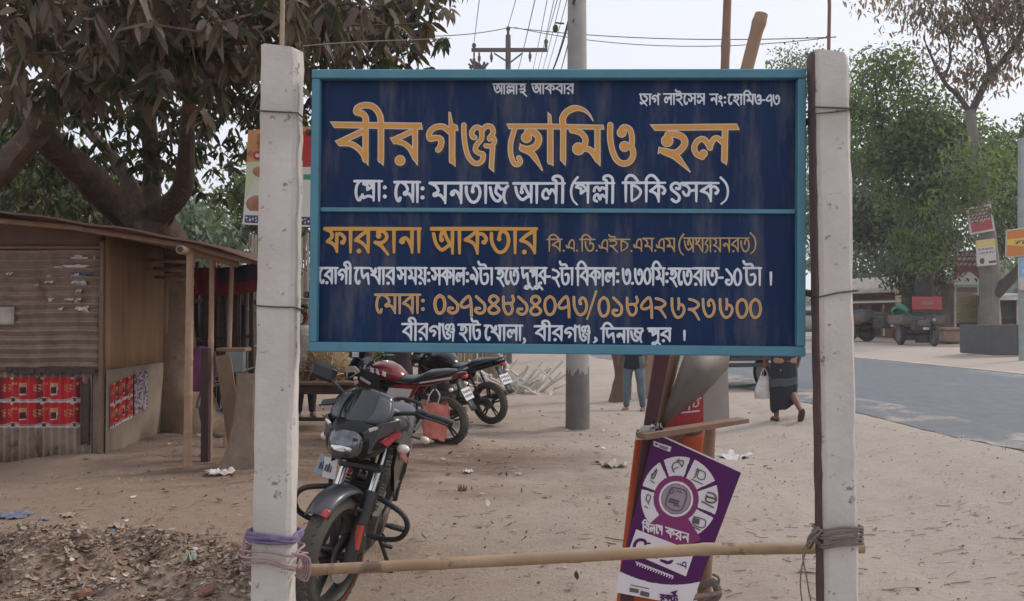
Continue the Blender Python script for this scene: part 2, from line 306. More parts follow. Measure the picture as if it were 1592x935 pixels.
class Field:                                                        # distance field on a pixel lattice (photo pixels, sub-sampled)
    def __init__(s, x0, y0, x1, y1, k=3):
        s.x0, s.y0, s.k = x0, y0, k; s.nx = int((x1 - x0) * k) + 1; s.ny = int((y1 - y0) * k) + 1
        s.a = np.full((s.ny, s.nx), 9.0)
    def disc(s, x, y, r):
        k = s.k; m = r + 3.0
        i0 = max(int((x - m - s.x0) * k), 0); i1 = min(int((x + m - s.x0) * k) + 2, s.nx)
        j0 = max(int((y - m - s.y0) * k), 0); j1 = min(int((y + m - s.y0) * k) + 2, s.ny)
        if i1 <= i0 or j1 <= j0: return
        X = s.x0 + np.arange(i0, i1) / k; Y = s.y0 + np.arange(j0, j1) / k
        d = np.hypot(X[None, :] - x, Y[:, None] - y) - r
        np.minimum(s.a[j0:j1, i0:i1], d, out=s.a[j0:j1, i0:i1])
    def stroke(s, pts, r0, r1=None, smooth=True):
        q = smooth_pts(pts, 8) if smooth and len(pts) > 2 else pts
        L = sum(math.dist(q[i][:2], q[i + 1][:2]) for i in range(len(q) - 1)); r1 = r0 if r1 is None else r1; acc = 0
        for i in range(len(q) - 1):
            l = math.dist(q[i][:2], q[i + 1][:2]); n = max(int(l / .55), 1)
            for t in range(n + (i == len(q) - 2)):
                f = t / n; x = q[i][0] + (q[i + 1][0] - q[i][0]) * f; y = q[i][1] + (q[i + 1][1] - q[i][1]) * f
                g = (acc + l * f) / max(L, 1e-6); g2 = max(0, g - .45) / .55
                s.disc(x, y, r0 + (r1 - r0) * g2)
            acc += l
    def poly(s, pts):
        k = s.k; xs = [p[0] for p in pts]; ys = [p[1] for p in pts]; m = 3
        i0 = max(int((min(xs) - m - s.x0) * k), 0); i1 = min(int((max(xs) + m - s.x0) * k) + 2, s.nx)
        j0 = max(int((min(ys) - m - s.y0) * k), 0); j1 = min(int((max(ys) + m - s.y0) * k) + 2, s.ny)
        X, Y = np.meshgrid(s.x0 + np.arange(i0, i1) / k, s.y0 + np.arange(j0, j1) / k)
        d = np.full(X.shape, 1e9); ins = np.zeros(X.shape, bool)
        for a, b in zip(pts, pts[1:] + pts[:1]):
            dx, dy = b[0] - a[0], b[1] - a[1]; t = np.clip(((X - a[0]) * dx + (Y - a[1]) * dy) / (dx * dx + dy * dy + 1e-9), 0, 1)
            d = np.minimum(d, np.hypot(X - a[0] - t * dx, Y - a[1] - t * dy))
            c = ((a[1] > Y) != (b[1] > Y)); xx = a[0] + (Y - a[1]) * dx / (dy if abs(dy) > 1e-9 else 1e-9); ins ^= c & (X < xx)
        d = np.where(ins, -d, d); np.minimum(s.a[j0:j1, i0:i1], d, out=s.a[j0:j1, i0:i1])
    def mesh(s, mb, fn, level=0.0, mi=0, off=(0, 0)):                # marching squares; full cells merged along rows
        A = s.a - level; k = s.k; vid = {}
        def V(x, y):
            key = (round(x, 3), round(y, 3))
            if key not in vid: vid[key] = len(mb.v); mb.v.append(tuple(fn(s.x0 + x / k + off[0], s.y0 + y / k + off[1])))
            return vid[key]
        ins = A < 0; full = ins[:-1, :-1] & ins[1:, :-1] & ins[:-1, 1:] & ins[1:, 1:]; anyc = ins[:-1, :-1] | ins[1:, :-1] | ins[:-1, 1:] | ins[1:, 1:]
        for j in range(s.ny - 1):
            row = full[j]; i = 0; idx = np.flatnonzero(row)
            if len(idx):
                for run in np.split(idx, np.flatnonzero(np.diff(idx) > 1) + 1):
                    a, b = int(run[0]), int(run[-1]) + 1
                    mb.f.append((V(a, j + 1), V(b, j + 1), V(b, j), V(a, j))); mb.m.append(mi)
            for i in np.flatnonzero(anyc[j] & ~row):
                i = int(i); c = [(i, j), (i + 1, j), (i + 1, j + 1), (i, j + 1)]; v = [A[y, x] for x, y in c]; poly = []
                for q in range(4):
                    a, b = v[q], v[(q + 1) % 4]; p, n = c[q], c[(q + 1) % 4]
                    if a < 0: poly.append(p)
                    if (a < 0) != (b < 0):
                        t = a / (a - b); poly.append((p[0] + (n[0] - p[0]) * t, p[1] + (n[1] - p[1]) * t))
                if len(poly) >= 3:
                    ids = [V(*p) for p in poly][::-1]
                    ids = [q for n_, q in enumerate(ids) if q != ids[n_ - 1]]
                    if len(ids) >= 3: mb.f.append(tuple(ids)); mb.m.append(mi)
def write(fld, toks, x0, x1, ym, yb, r, matra_r=None, xf=None, pre=1):
    """lay glyph tokens between x0 and x1, headline bar at ym, foot at yb (photo pixels); xf maps the flat word into place"""
    toks = toks.split(); H = yb - ym; tot = sum(GL[t][0] for t in toks); sx = (x1 - x0) / tot; x = x0
    T = xf or (lambda a, b: (a, b)); run = None; rm = matra_r or r * .95
    jit = random.Random(hash(x0) % 1000)
    def flush(run):
        if run:
            a, b = T(run[0], ym), T(run[1] - (x1 - run[1] < .5) * H * .10, ym); fld.stroke([a, b], rm, rm * .8)
    for t in toks:
        w, st, m = GL[t]; jx = jit.uniform(-.01, .01); jy = jit.uniform(-.012, .012)
        for q in st:
            if len(q) == 1: a = T(x + q[0][0] * sx, yb - q[0][1] * H); fld.disc(a[0], a[1], r * q[0][2])
            else:
                pts = [T(x + (u + jx) * sx, yb - (v + (jy if v < .9 else 0)) * H) for u, v in q]
                fld.stroke(pts, r, r * .72 if q[-1][1] < .1 else r)
        if m: run = [run[0], x + w * sx] if run else [x - sx * .02, x + w * sx]
        else: flush(run); run = None
        x += w * sx
    flush(run)

# ------------------------------------------------------------------ setting: ground and road
def ground_material():
    m = bpy.data.materials.new('dusty earth'); m.use_nodes = True; n = m.node_tree.nodes; l = m.node_tree.links; b = n['Principled BSDF']
    tc = n.new('ShaderNodeTexCoord'); co = tc.outputs['Object']
    def noise(s, det=5, rg=.62, st=None):
        v = co
        if st:
            mp = n.new('ShaderNodeMapping'); mp.inputs['Scale'].default_value = st; l.new(co, mp.inputs[0]); v = mp.outputs[0]
        t = n.new('ShaderNodeTexNoise'); t.inputs['Scale'].default_value = s; t.inputs['Detail'].default_value = det; t.inputs['Roughness'].default_value = rg
        l.new(v, t.inputs['Vector']); return t.outputs[0]
    def rng(v, a, bb, lo=0, hi=1):
        r = n.new('ShaderNodeMapRange'); r.inputs[1].default_value = a; r.inputs[2].default_value = bb; r.inputs[3].default_value = lo; r.inputs[4].default_value = hi; l.new(v, r.inputs[0]); return r.outputs[0]
    def mix(f, a, c):
        x = n.new('ShaderNodeMixRGB'); l.new(f, x.inputs[0])
        for k, q in ((1, a), (2, c)):
            if isinstance(q, tuple): x.inputs[k].default_value = (*q, 1)
            else: l.new(q, x.inputs[k])
        return x.outputs[0]
    def math_(op, a, c):
        x = n.new('ShaderNodeMath'); x.operation = op
        for k, q in ((0, a), (1, c)):
            if isinstance(q, (int, float)): x.inputs[k].default_value = q
            else: l.new(q, x.inputs[k])
        return x.outputs[0]
    sep = n.new('ShaderNodeSeparateXYZ'); l.new(co, sep.inputs[0])
    # pale dry sand towards the road, browner trodden soil by the stalls
    side = math_('ADD', sep.outputs[0], math_('MULTIPLY', math_('SUBTRACT', noise(.55, 4), .5), 7.0))
    brown = mix(noise(5, 6), (.31, .220, .165), (.43, .325, .25))
    sand = mix(noise(4, 6), (.425, .355, .298), (.54, .48, .425))
    col = mix(rng(side, -1.6, 2.6), brown, sand)
    damp = rng(noise(.8, 5, .6, (.35, 1.0, 1)), .52, .66, 0, .8)
    far = rng(sep.outputs[1], 6.5, 9.0); nearr = rng(sep.outputs[1], 16, 12)
    damp = math_('MULTIPLY', math_('MULTIPLY', damp, far), math_('MULTIPLY', nearr, rng(sep.outputs[0], 1.5, -.5)))
    col = mix(damp, col, (.165, .100, .072))
    col = mix(rng(noise(26, 6, .7, (1, 2.4, 1)), .62, .72, 0, .4), col, (.17, .12, .095))      # crumbs and trodden debris
    col = mix(rng(noise(60, 3, .6), .66, .72, 0, .6), col, (.55, .50, .44))
    # old damp spill crossing behind the parked motorcycles
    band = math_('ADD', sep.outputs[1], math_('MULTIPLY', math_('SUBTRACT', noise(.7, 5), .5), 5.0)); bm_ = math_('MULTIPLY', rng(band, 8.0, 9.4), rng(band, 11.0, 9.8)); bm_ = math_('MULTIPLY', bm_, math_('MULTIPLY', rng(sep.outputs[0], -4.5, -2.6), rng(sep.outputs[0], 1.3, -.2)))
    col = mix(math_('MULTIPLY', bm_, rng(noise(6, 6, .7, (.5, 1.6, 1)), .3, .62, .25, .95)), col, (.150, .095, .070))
    col = mix(rng(noise(9, 7, .72, (.8, 2.6, 1)), .54, .70, 0, .26), col, (.19, .14, .11))
    l.new(col, b.inputs['Base Color']); b.inputs['Roughness'].default_value = .95; b.inputs['Specular IOR Level'].default_value = .15
    bp = n.new('ShaderNodeBump'); bp.inputs['Strength'].default_value = .9; bp.inputs['Distance'].default_value = .045
    l.new(math_('ADD', noise(14, 7, .7, (1, 2.0, 1)), math_('MULTIPLY', noise(70, 4), .4)), bp.inputs['Height']); l.new(bp.outputs[0], b.inputs['Normal'])
    return m
def grow(a, b, step, lo, hi, g=1.17):
    c = list(np.arange(a, b, step)); s = step; x = a; L = []
    while x > lo: s *= g; x -= s; L.append(x)
    s = step; x = c[-1]; Rr = []
    while x < hi: s *= g; x += s; Rr.append(x)
    return np.array(L[::-1] + c + Rr)
gx = grow(-6.5, 7, .075, -260, 300); gy = grow(3.4, 13.5, .075, -14, 1500)
XX, YY = np.meshgrid(gx, gy); ZZ = height(XX, YY)
nx, ny = len(gx), len(gy)
gm = bpy.data.meshes.new('ground'); ii = np.arange(nx * ny).reshape(ny, nx)
gf = np.stack([ii[:-1, :-1], ii[:-1, 1:], ii[1:, 1:], ii[1:, :-1]], -1).reshape(-1, 4)
gm.from_pydata(np.stack([XX, YY, ZZ], -1).reshape(-1, 3).tolist(), [], gf.tolist()); gm.materials.append(ground_material())
gm.polygons.foreach_set('use_smooth', [True] * len(gm.polygons))
go = bpy.data.objects.new('ground', gm); COL.objects.link(go); tag(go, 'dusty trodden earth clearing beside the road', 'ground', kind='structure')

m_asph = mat('worn asphalt', (.115, .130, .148), .85, c2=(.150, .165, .182), s2=9, c3=(.27, .265, .255), s3=.9, t3=.56, w3=.22, bump=.45, sb=60, stretch=(1, .30, 1))
rb = MB(); ys = [2 + .22 * i for i in range(170)] + [40 + 2.5 * i for i in range(40)]
rng0 = random.Random(3)
for y in ys:
    e = float(interp(ROAD_N, y)) + .05 * math.sin(y * 1.7) + rng0.uniform(-.045, .045); f = float(interp(ROAD_F, y)) + rng0.uniform(-.06, .06)
    for k in range(9):
        t = k / 8; x = e + (f - e) * t; rb.v.append((x, y, float(base_height(np.array(x), np.array(y))) * 0 + .25 + .012 + .05 * (1 - (2 * t - 1) ** 2) - (.03 if k in (0, 8) else 0)))
for i in range(len(ys) - 1):
    for k in range(8): a = i * 9 + k; rb.f.append((a, a + 1, a + 10, a + 9)); rb.m.append(1 if k in (0, 7) else 0)
m_asph2 = mat('sand blown asphalt', (.125, .138, .152), .88, c2=(.165, .172, .182), s2=7, c3=(.36, .315, .275), s3=1.6, t3=.50, w3=.12, bump=.45, sb=60, stretch=(1, .55, 1))
tag(rb.build('road', [m_asph, m_asph2]), 'blue-grey asphalt road with broken sandy edges', 'road', kind='structure')
lb_ = MB(); rng1 = random.Random(4)
for y in ys[:160]:
    f = float(interp(ROAD_F, y)) - .22; w_ = .055 + .02 * rng1.random()
    for k in (-1, 1): lb_.v.append((f + k * w_, y, .25 + .012 + .05 * (1 - .93 ** 2) + .006))
for i in range(159):
    if rng1.random() > .06: a = i * 2; lb_.f.append((a, a + 1, a + 3, a + 2)); lb_.m.append(0)
tag(lb_.build('road_edge_line', mat('worn line paint', (.50, .49, .47), .8, c2=(.33, .33, .33), s2=3)), 'worn white line along the far edge of the road', 'road marking', kind='structure')

# ------------------------------------------------------------------ the two concrete posts, the signboard, the bamboo rail
m_conc = mat('cast concrete', (.56, .52, .485), .92, c2=(.44, .405, .37), s2=4, c3=(.20, .175, .155), s3=21, t3=.605, w3=.05, bump=.30, sb=32)
m_wire = mat('rusty binding wire', (.10, .075, .06), .7, .3)
m_twine = mat('faded pink twine', (.36, .25, .24), .9, c2=(.25, .17, .17), s2=60)
m_purp = mat('purple cloth strip', (.115, .085, .17), .9, c2=(.20, .15, .25), s2=30)
m_rod = mat('reddish reinforcing rod', (.19, .10, .085), .7)
m_rodp = mat('pale bamboo stick', (.36, .27, .19), .8, c2=(.24, .17, .12), s2=20)
def post(name, corners, depth, label, seed):
    """square concrete post; corners = front face (top-left, top-right, bottom-left, bottom-right) on the photograph"""
    (tlx, ty), (trx, _), (blx, by), (brx, _), dt, db = corners
    TL, TR, BL, BR = P(tlx, ty, dt), P(trx, ty, dt), P(blx, by, db), P(brx, by, db)
    dirn = ((BL + BR) - (TL + TR)) / 2; k = (-.25 - (TL.z + TR.z) / 2) / dirn.z
    top = (TL + TR) / 2; bot = top + dirn * k; w0 = (TR - TL).length; w1 = w0 + ((BR - BL).length - w0) * k
    b = MB(); N = 46; rs = random.Random(seed); base = Vector((bot.x, bot.y, 0))
    t = thing(name, label, 'post', base)
    for i in range(N + 1):
        f = i / N; c = bot.lerp(top, f) - base; w = w1 + (w0 - w1) * f; h = w / 2; ch = .012
        ring = [(-h + ch, 0), (h - ch, 0), (h, ch), (h, depth - ch), (h - ch, depth), (-h + ch, depth), (-h, depth - ch), (-h, ch)]
        for j, (x, y) in enumerate(ring):
            j_ = .0028; b.v.append((c.x + x + rs.uniform(-j_, j_), c.y + y + rs.uniform(-j_, j_) * .6, c.z))
    for i in range(N):
        for j in range(8): b.f.append((i * 8 + j, i * 8 + (j + 1) % 8, (i + 1) * 8 + (j + 1) % 8, (i + 1) * 8 + j)); b.m.append(0)
    b.f.append(tuple(N * 8 + j for j in range(8))); b.m.append(0)
    b.v[N * 8 + 2] = tuple(Vector(b.v[N * 8 + 2]) - Vector((.004, 0, .022))); b.v[N * 8 + 1] = tuple(Vector(b.v[N * 8 + 1]) - Vector((.006, 0, .010)))
    b.build('shaft', m_conc, t, ang=25)
    return t, bot, top, w0, w1
post_l, lb, lt, lw0, lw1 = post('concrete_post', [(405, 68), (462, 76), (389, 935), (449, 935), 2.80, 2.74], .105, 'square concrete post at the left end of the blue signboard, with rope round its foot', 1)
post_r, rb_, rt, rw0, rw1 = post('concrete_post', [(1268, 76), (1322, 73), (1283, 935), (1338, 935), 2.72, 2.66], .070, 'square concrete post at the right end of the blue signboard', 2)
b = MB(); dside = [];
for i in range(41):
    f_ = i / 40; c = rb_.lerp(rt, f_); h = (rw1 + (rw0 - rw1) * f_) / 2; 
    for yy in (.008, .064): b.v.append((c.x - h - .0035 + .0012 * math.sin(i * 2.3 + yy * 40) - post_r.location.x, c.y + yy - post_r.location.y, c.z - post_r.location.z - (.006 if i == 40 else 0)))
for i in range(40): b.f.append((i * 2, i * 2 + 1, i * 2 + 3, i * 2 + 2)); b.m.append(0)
b.build('side_shade', mat('reddish side shade', (.070, .042, .038), .8, c2=(.10, .062, .055), s2=9, bump=.2, sb=30), post_r, solid=.004)  # shade of the post's left face, put in as a thin dark slab
def rod(px, y0, y1, d, m, name, label, r=.006):
    b = MB(); a = P(px, y1, d); c = P(px - 1, y0, d); base = Vector((a.x, a.y, a.z)); t = [(0, 0, -.02), tuple((c - base) * .5 + Vector((.004, 0, 0))), tuple(c - base)]
    b.tube(t, r, 7); o = b.build(name, m); o.location = base; return tag(o, label, 'rod')
rod(1288, -60, 80, 2.77, m_rod, 'steel_rod', 'thin reddish rod standing up out of the right concrete post', .0055)
rod(438, -60, 72, 2.86, m_rodp, 'bamboo_stick', 'thin pale stick standing up behind the left concrete post', .0075)
def loop_round(bot, top, w0, w1, z, dep, r, tilt=0, n=6, wob=.0, rs=random.Random(5), gap=.004):
    f = (z - bot.z) / (top.z - bot.z); c = bot.lerp(top, f); h = (w1 + (w0 - w1) * f) / 2 + r * .7 + gap; D = dep + r + gap
    pts = []
    ring = [(-h, -r - gap), (0, -r - gap), (h, -r - gap), (h, D / 2), (h, D), (0, D), (-h, D), (-h, D / 2)]
    for x, y in ring: pts.append((c.x + x, c.y + y, z + tilt * x / h * .5 + rs.uniform(-wob, wob)))
    return pts
def ztop(bot, top, py, d): return P(0, py, d).z
for (pb, pt, w0, w1, sid, ysx, d) in ((lb, lt, lw0, lw1, 'left', ((174, 4), (478, 3)), 2.78), (rb_, rt, rw0, rw1, 'right', ((166, 3), (457, -9)), 2.70)):
    for (py, dz), wh in zip(ysx, ('upper', 'lower')):
        b = MB(); z = P(0, py, d).z
        b.tube(loop_round(pb, pt, w0, w1, z, .105 if sid == 'left' else .070, .0028, -dz * .002, wob=.003), .0028, 6, closed=True)
        if wh == 'upper' and sid == 'right': b.tube(loop_round(pb, pt, w0, w1, z - .012, .070, .002, .016, wob=.003), .002, 6, closed=True)
        o = b.build('binding_wire', m_wire); tag(o, f'thin dark binding wire round the {sid} concrete post, the {wh} of its two', 'wire', 'binding wires on the posts')
# rope and cloth at the foot of the left post
zr = P(0, 838, 2.75).z
b = MB()
for k, (dz, tl, r) in enumerate(((.012, -.012, .0065), (.004, -.018, .0075), (-.006, -.010, .006))):
    b.tube(smooth_pts(loop_round(lb, lt, lw0, lw1, zr + dz, .105, r, tl, wob=.004), 3, True), r, 7, closed=True)
tag(b.build('cloth_strip', m_purp), 'purple cloth strip wound round the foot of the left concrete post', 'cloth strip')
b = MB(); c_ = loop_round(lb, lt, lw0, lw1, zr - .05, .105, .006, -.03, wob=.006)
for dz, g in ((-.012, .012), (-.03, .02), (-.045, .016)):
    pts = loop_round(lb, lt, lw0, lw1, zr - .03 + dz, .105, .004, dz * .6, wob=.008, gap=g); b.tube(smooth_pts(pts, 4, True), .0038, 6, closed=True)
q = Vector(c_[2]); 
for k in range(4): b.tube(smooth_pts([q + Vector((.0, 0, .03)), q + Vector((.028 + .008 * k, .01, .012)), q + Vector((.030 + .004 * k, .03, -.03 - .01 * k)), q + Vector((.0, .05, -.05))], 5), .0035, 6)
q = Vector(c_[0]); b.tube(smooth_pts([q + Vector((.0, 0, .07)), q + Vector((-.012, 0, .03)), q + Vector((-.010, .0, -.01)), q + Vector((.01, -.004, -.02))], 5), .004, 6)
tag(b.build('twine_lashing', m_twine), 'faded pink twine lashing the bamboo rail to the left post', 'twine')
zr2 = P(0, 836, 2.68).z; b = MB()
m_twd = mat('grey brown twine', (.20, .155, .135), .9, c2=(.13, .10, .085), s2=60)
for k in range(5):
    b.tube(smooth_pts(loop_round(rb_, rt, rw0, rw1, zr2 + .03 - .012 * k, .070, .0042, .012 + .004 * (k % 2), wob=.004), 3, True), .0042, 6, closed=True)
q = Vector(loop_round(rb_, rt, rw0, rw1, zr2, .070, .004)[0]) + Vector((-.012, .0, -.02))
for k in range(2): b.tube(smooth_pts([q + Vector((.01, 0, .045)), q + Vector((-.035 - .01 * k, 0, -.01)), q + Vector((-.055 + .02 * k, .0, -.10)), q + Vector((-.045 + .022 * k, .0, -.2 + .03 * k))], 6), .0022, 6)
b.tube(smooth_pts([q + Vector((.01, .02, .05)), q + Vector((-.02, .02, .02)), q + Vector((-.01, .06, -.02)), q + Vector((.015, .08, .0))], 6), .006, 6)
tag(b.build('twine_lashing', m_twd), 'brown twine lashing the bamboo rail to the right post, ends hanging', 'twine')

def bamboo(name, pts, r0, r1, mats, label, cat='bamboo', parent=None, node_every=.35, group=None, seed=1, n=12, hollow=True):
    rs = random.Random(seed); pts = [Vector(p) for p in pts]; L = sum((pts[i + 1] - pts[i]).length for i in range(len(pts) - 1))
    fine = []; N = max(int(L / .02), 8)
    for i in range(N + 1):
        t = i / N * L; k = 0
        while k < len(pts) - 2 and t > (pts[k + 1] - pts[k]).length: t -= (pts[k + 1] - pts[k]).length; k += 1
        fine.append(pts[k].lerp(pts[k + 1], t / (pts[k + 1] - pts[k]).length))
    nodes = []; q = rs.uniform(.1, .3) * node_every
    while q < L: nodes.append(q); q += node_every * rs.uniform(.85, 1.15)
    rad = []
    for i in range(N + 1):
        t = i / N * L; r = r0 + (r1 - r0) * i / N; dn = min([abs(t - x) for x in nodes] + [9]); rad.append(r * (1 + .16 * max(0, 1 - dn / .022)))
    o0 = fine[0].copy(); b = MB(); b.tube([p - o0 for p in fine], rad, n)
    o = b.build(name, mats, parent); o.location = o0
    if label: tag(o, label, cat, group)
    return o
m_bam = mat('cured bamboo', (.36, .25, .15), .55, c2=(.26, .165, .095), s2=4, c3=(.13, .085, .06), s3=6, t3=.57, w3=.07, stretch=(1, 1, 1), bump=.12, sb=30)
m_bamd = mat('brown bamboo', (.26, .155, .10), .6, c2=(.18, .10, .07), s2=6, c3=(.09, .06, .045), s3=9, t3=.62, bump=.15, sb=30)
bamboo('bamboo_rail', [P(452, 888, 2.90), P(800, 871, 2.885), P(1100, 854, 2.85), P(1342, 851, 2.845)], .0180, .0200, m_bam, 'long bamboo rail tied across the two concrete posts below the signboard', 'bamboo rail', node_every=.46, seed=4)

# signboard --------------------------------------------------------
SL, SRt = P(482, 327, 2.83), P(1249, 330, 2.775)
ax = Vector((SRt.x - SL.x, SRt.y - SL.y, 0)); WID = ax.length; ax.normalize(); nrm = Vector((ax.y, -ax.x, 0))     # nrm points at the camera
ax = (ax - Vector((0, 0, .0088))).normalized(); sup = nrm.cross(ax) * -1; sup = sup if sup.z > 0 else -sup       # the board hangs a touch low at its right end
ZB = P(482, 546, 2.83).z; ZT = P(482, 109, 2.83).z; HGT = ZT - ZB
sign = thing('signboard', 'blue painted clinic signboard with Bengali lettering and a light blue frame', 'signboard', (SL.x, SL.y, ZB))
SM = Matrix((ax, -nrm, sup)).transposed()                                   # local: x along, y away from viewer, z up
sign.rotation_euler = SM.to_euler()
SMI = SM.transposed(); SO = Vector((SL.x, SL.y, ZB))
def sloc(px, py, out=0.0):
    p = on_plane(px, py, SO - nrm * .012, nrm); q = SMI @ (p - SO); q.y = .012 - out; return q
m_frame = mat('light blue enamel', (.070, .195, .265), .5, spec=.25, c2=(.095, .24, .31), s2=5, c3=(.16, .11, .085), s3=15, t3=.655, w3=.04, bump=.12, sb=30)
m_panel = mat('navy enamel sheet', (.0060, .019, .064), .45, spec=.14, c2=(.009, .028, .084), s2=3, c3=(.105, .105, .122), s3=4.2, t3=.49, w3=.32, bump=.08, sb=10, stretch=(3.2, 1, .50))
fw = .0285
b = MB(); b.box((WID / 2, .016, HGT / 2), (WID - .01, .006, HGT - .01)); b.build('panel', m_panel, sign, smooth=False)
b = MB()
b.rbox((WID / 2, .0, HGT - fw / 2), (WID, .034, fw), .003); b.build('top_rail', m_frame, sign, smooth=False)
b = MB(); b.rbox((WID / 2, .0, fw / 2), (WID, .034, fw * 1.05), .003); b.build('bottom_rail', m_frame, sign, smooth=False)
for x in (fw * .45, WID - fw * .45):
    b = MB(); b.rbox((x, .0005, HGT / 2), (fw * .9, .033, HGT - 2 * fw - .002), .003); b.build('side_rail', m_frame, sign, smooth=False)
ym_ = sloc(860, 328).z
b = MB(); b.rbox((WID / 2, .009, ym_), (WID - 2 * fw * .9 - .002, .014, .0135), .002); b.build('divider', m_frame, sign, smooth=False)
for (x, z) in ((-.012, .78 * HGT), (-.012, .2 * HGT), (WID + .012, .82 * HGT), (WID + .012, .22 * HGT)):
    b = MB(); b.rbox((x, .01, z), (.022, .012, .020), .003); b.tube([(x, -.004, z), (x, .012, z)], .006, 8); b.build('mounting_lug', m_wire, sign)

m_white = mat('off white sign paint', (.66, .69, .74), .5, c2=(.54, .58, .64), s2=18)
m_orange = mat('ochre sign paint', (.53, .235, .036), .45, c2=(.60, .29, .05), s2=9)
m_cream = mat('cream outline paint', (.58, .50, .44), .5, c2=(.50, .42, .34), s2=14)
m_ochre2 = mat('pale ochre sign paint', (.45, .29, .12), .5, c2=(.37, .25, .13), s2=20)
m_shadow = mat('black brown sign paint', (.012, .006, .010), .4)
LS = (1 / 1.0)
# headline, brush strokes traced letter by letter
def headline():
    f = Field(505, 145, 1165, 275, 3)
    def crop(ox):
        k = 7.794
        cv = lambda L: [(ox + x / k, 150 + y / k) for x, y in L]
        return (lambda L, r, r1=None: f.stroke(cv(L), r / k, (r1 if r1 is not None else r) / k), lambda L: f.poly(cv(L)), lambda x, y, r: f.disc(ox + x / k, 150 + y / k, r / k))
    s, p, d = crop(510)
    p([(20, 305), (1135, 320), (1150, 405), (75, 385)])
    s([(640, 770), (640, 330), (615, 205), (545, 125), (450, 108), (365, 135), (345, 190), (415, 210), (455, 260), (455, 340)], 40); p([(592, 760), (672, 848), (681, 755)])
    s([(455, 380), (455, 740)], 38); p([(412, 740), (490, 850), (495, 690)])
    s([(410, 430), (240, 510), (150, 555)], 40); s([(150, 570), (250, 572), (340, 610), (420, 690), (452, 770)], 37); p([(78, 540), (140, 612), (190, 500)])
    s([(1055, 390), (1055, 750)], 36); p([(1017, 750), (1088, 848), (1092, 750)])
    s([(1010, 430), (880, 490), (810, 520)], 36); s([(815, 545), (915, 570), (990, 630), (1040, 720)], 34); p([(745, 503), (800, 592), (850, 480)]); d(873, 778, 66)
    s, p, d = crop(650)
    p([(368, 185), (395, 190), (425, 330), (480, 350), (490, 420), (370, 420)]); s([(412, 420), (412, 780)], 40); p([(371, 790), (455, 858), (455, 760)])
    s([(385, 430), (310, 372), (230, 370), (160, 410), (133, 470), (150, 515), (210, 505), (268, 515), (283, 560), (265, 620), (243, 648)], 38)
    s([(555, 350), (555, 450), (570, 590), (605, 720), (660, 795), (720, 815), (775, 780), (788, 705), (740, 690), (695, 650), (710, 590), (765, 520), (772, 440), (755, 390), (700, 378), (652, 430), (660, 490), (685, 500)], 33)
    s([(780, 410), (830, 362), (890, 375), (908, 440), (870, 500), (868, 518)], 34); s([(900, 480), (928, 540), (895, 600), (820, 600)], 30); s([(905, 600), (898, 700), (888, 850)], 33); p([(855, 870), (922, 925), (922, 820)])
    s, p, d = crop(780)
    p([(55, 330), (520, 330), (1235, 345), (1245, 405), (85, 400)])
    s([(155, 400), (110, 560), (110, 700), (148, 808), (195, 825), (225, 790), (208, 748)], 34)
    d(300, 500, 68); s([(310, 440), (380, 432), (442, 490), (440, 560), (390, 622), (300, 645), (250, 630)], 44); s([(265, 640), (360, 690), (430, 790), (490, 895)], 40, 10); p([(217, 565), (217, 668), (300, 625)])
    p([(555, 185), (600, 225), (612, 345), (558, 345)]); s([(588, 400), (588, 790)], 40); p([(550, 795), (628, 850), (630, 770)])
    s([(745, 400), (743, 760)], 38); p([(702, 770), (772, 848), (783, 750)]); s([(745, 345), (738, 270), (790, 188), (890, 145), (990, 165), (1060, 220), (1108, 300)], 42, 6)
    s([(850, 412), (950, 440), (1010, 510), (1000, 590), (930, 635)], 38); d(930, 637, 78); s([(960, 630), (1070, 650), (1150, 750)], 38); s([(1160, 390), (1160, 770)], 38); p([(1122, 780), (1197, 853), (1200, 750)])
    s, p, d = crop(910)
    s([(302, 350), (300, 500), (325, 650), (380, 770), (460, 815), (540, 790), (580, 705), (558, 620), (480, 605)], 38); d(475, 608, 66); s([(560, 590), (565, 500), (540, 405), (470, 372), (430, 410)], 36); d(440, 440, 62)
    s, p, d = crop(1000)
    p([(75, 340), (1135, 330), (1170, 410), (140, 420)]); d(290, 540, 76); s([(300, 465), (390, 460), (480, 500), (502, 570), (460, 640), (380, 690), (250, 665)], 44); s([(260, 670), (390, 730), (480, 820), (568, 918)], 44, 8); p([(185, 608), (173, 705), (290, 640)])
    d(730, 695, 52); s([(715, 735), (645, 700), (617, 620), (660, 540), (730, 520), (785, 580), (808, 625)], 37); s([(805, 610), (850, 525), (900, 510), (965, 560)], 37); s([(992, 400), (982, 770)], 40); p([(941, 780), (1010, 838), (1026, 750)])
    return f
hf = headline()
def letter_part(name, layers):
    b = MB(); mats = []
    for (f, lev, m, out, off) in layers:
        mats.append(m); f.mesh(b, lambda x, y: sloc(x, y, out), lev, len(mats) - 1, off)
    return b.build(name, mats, sign, smooth=False)
letter_part('headline_lettering', [(hf, .9, m_shadow, .0005, (2.2, 2.8)), (hf, 0, m_cream, .0009, (0, 0)), (hf, -1.55, m_orange, .0013, (0, 0))])
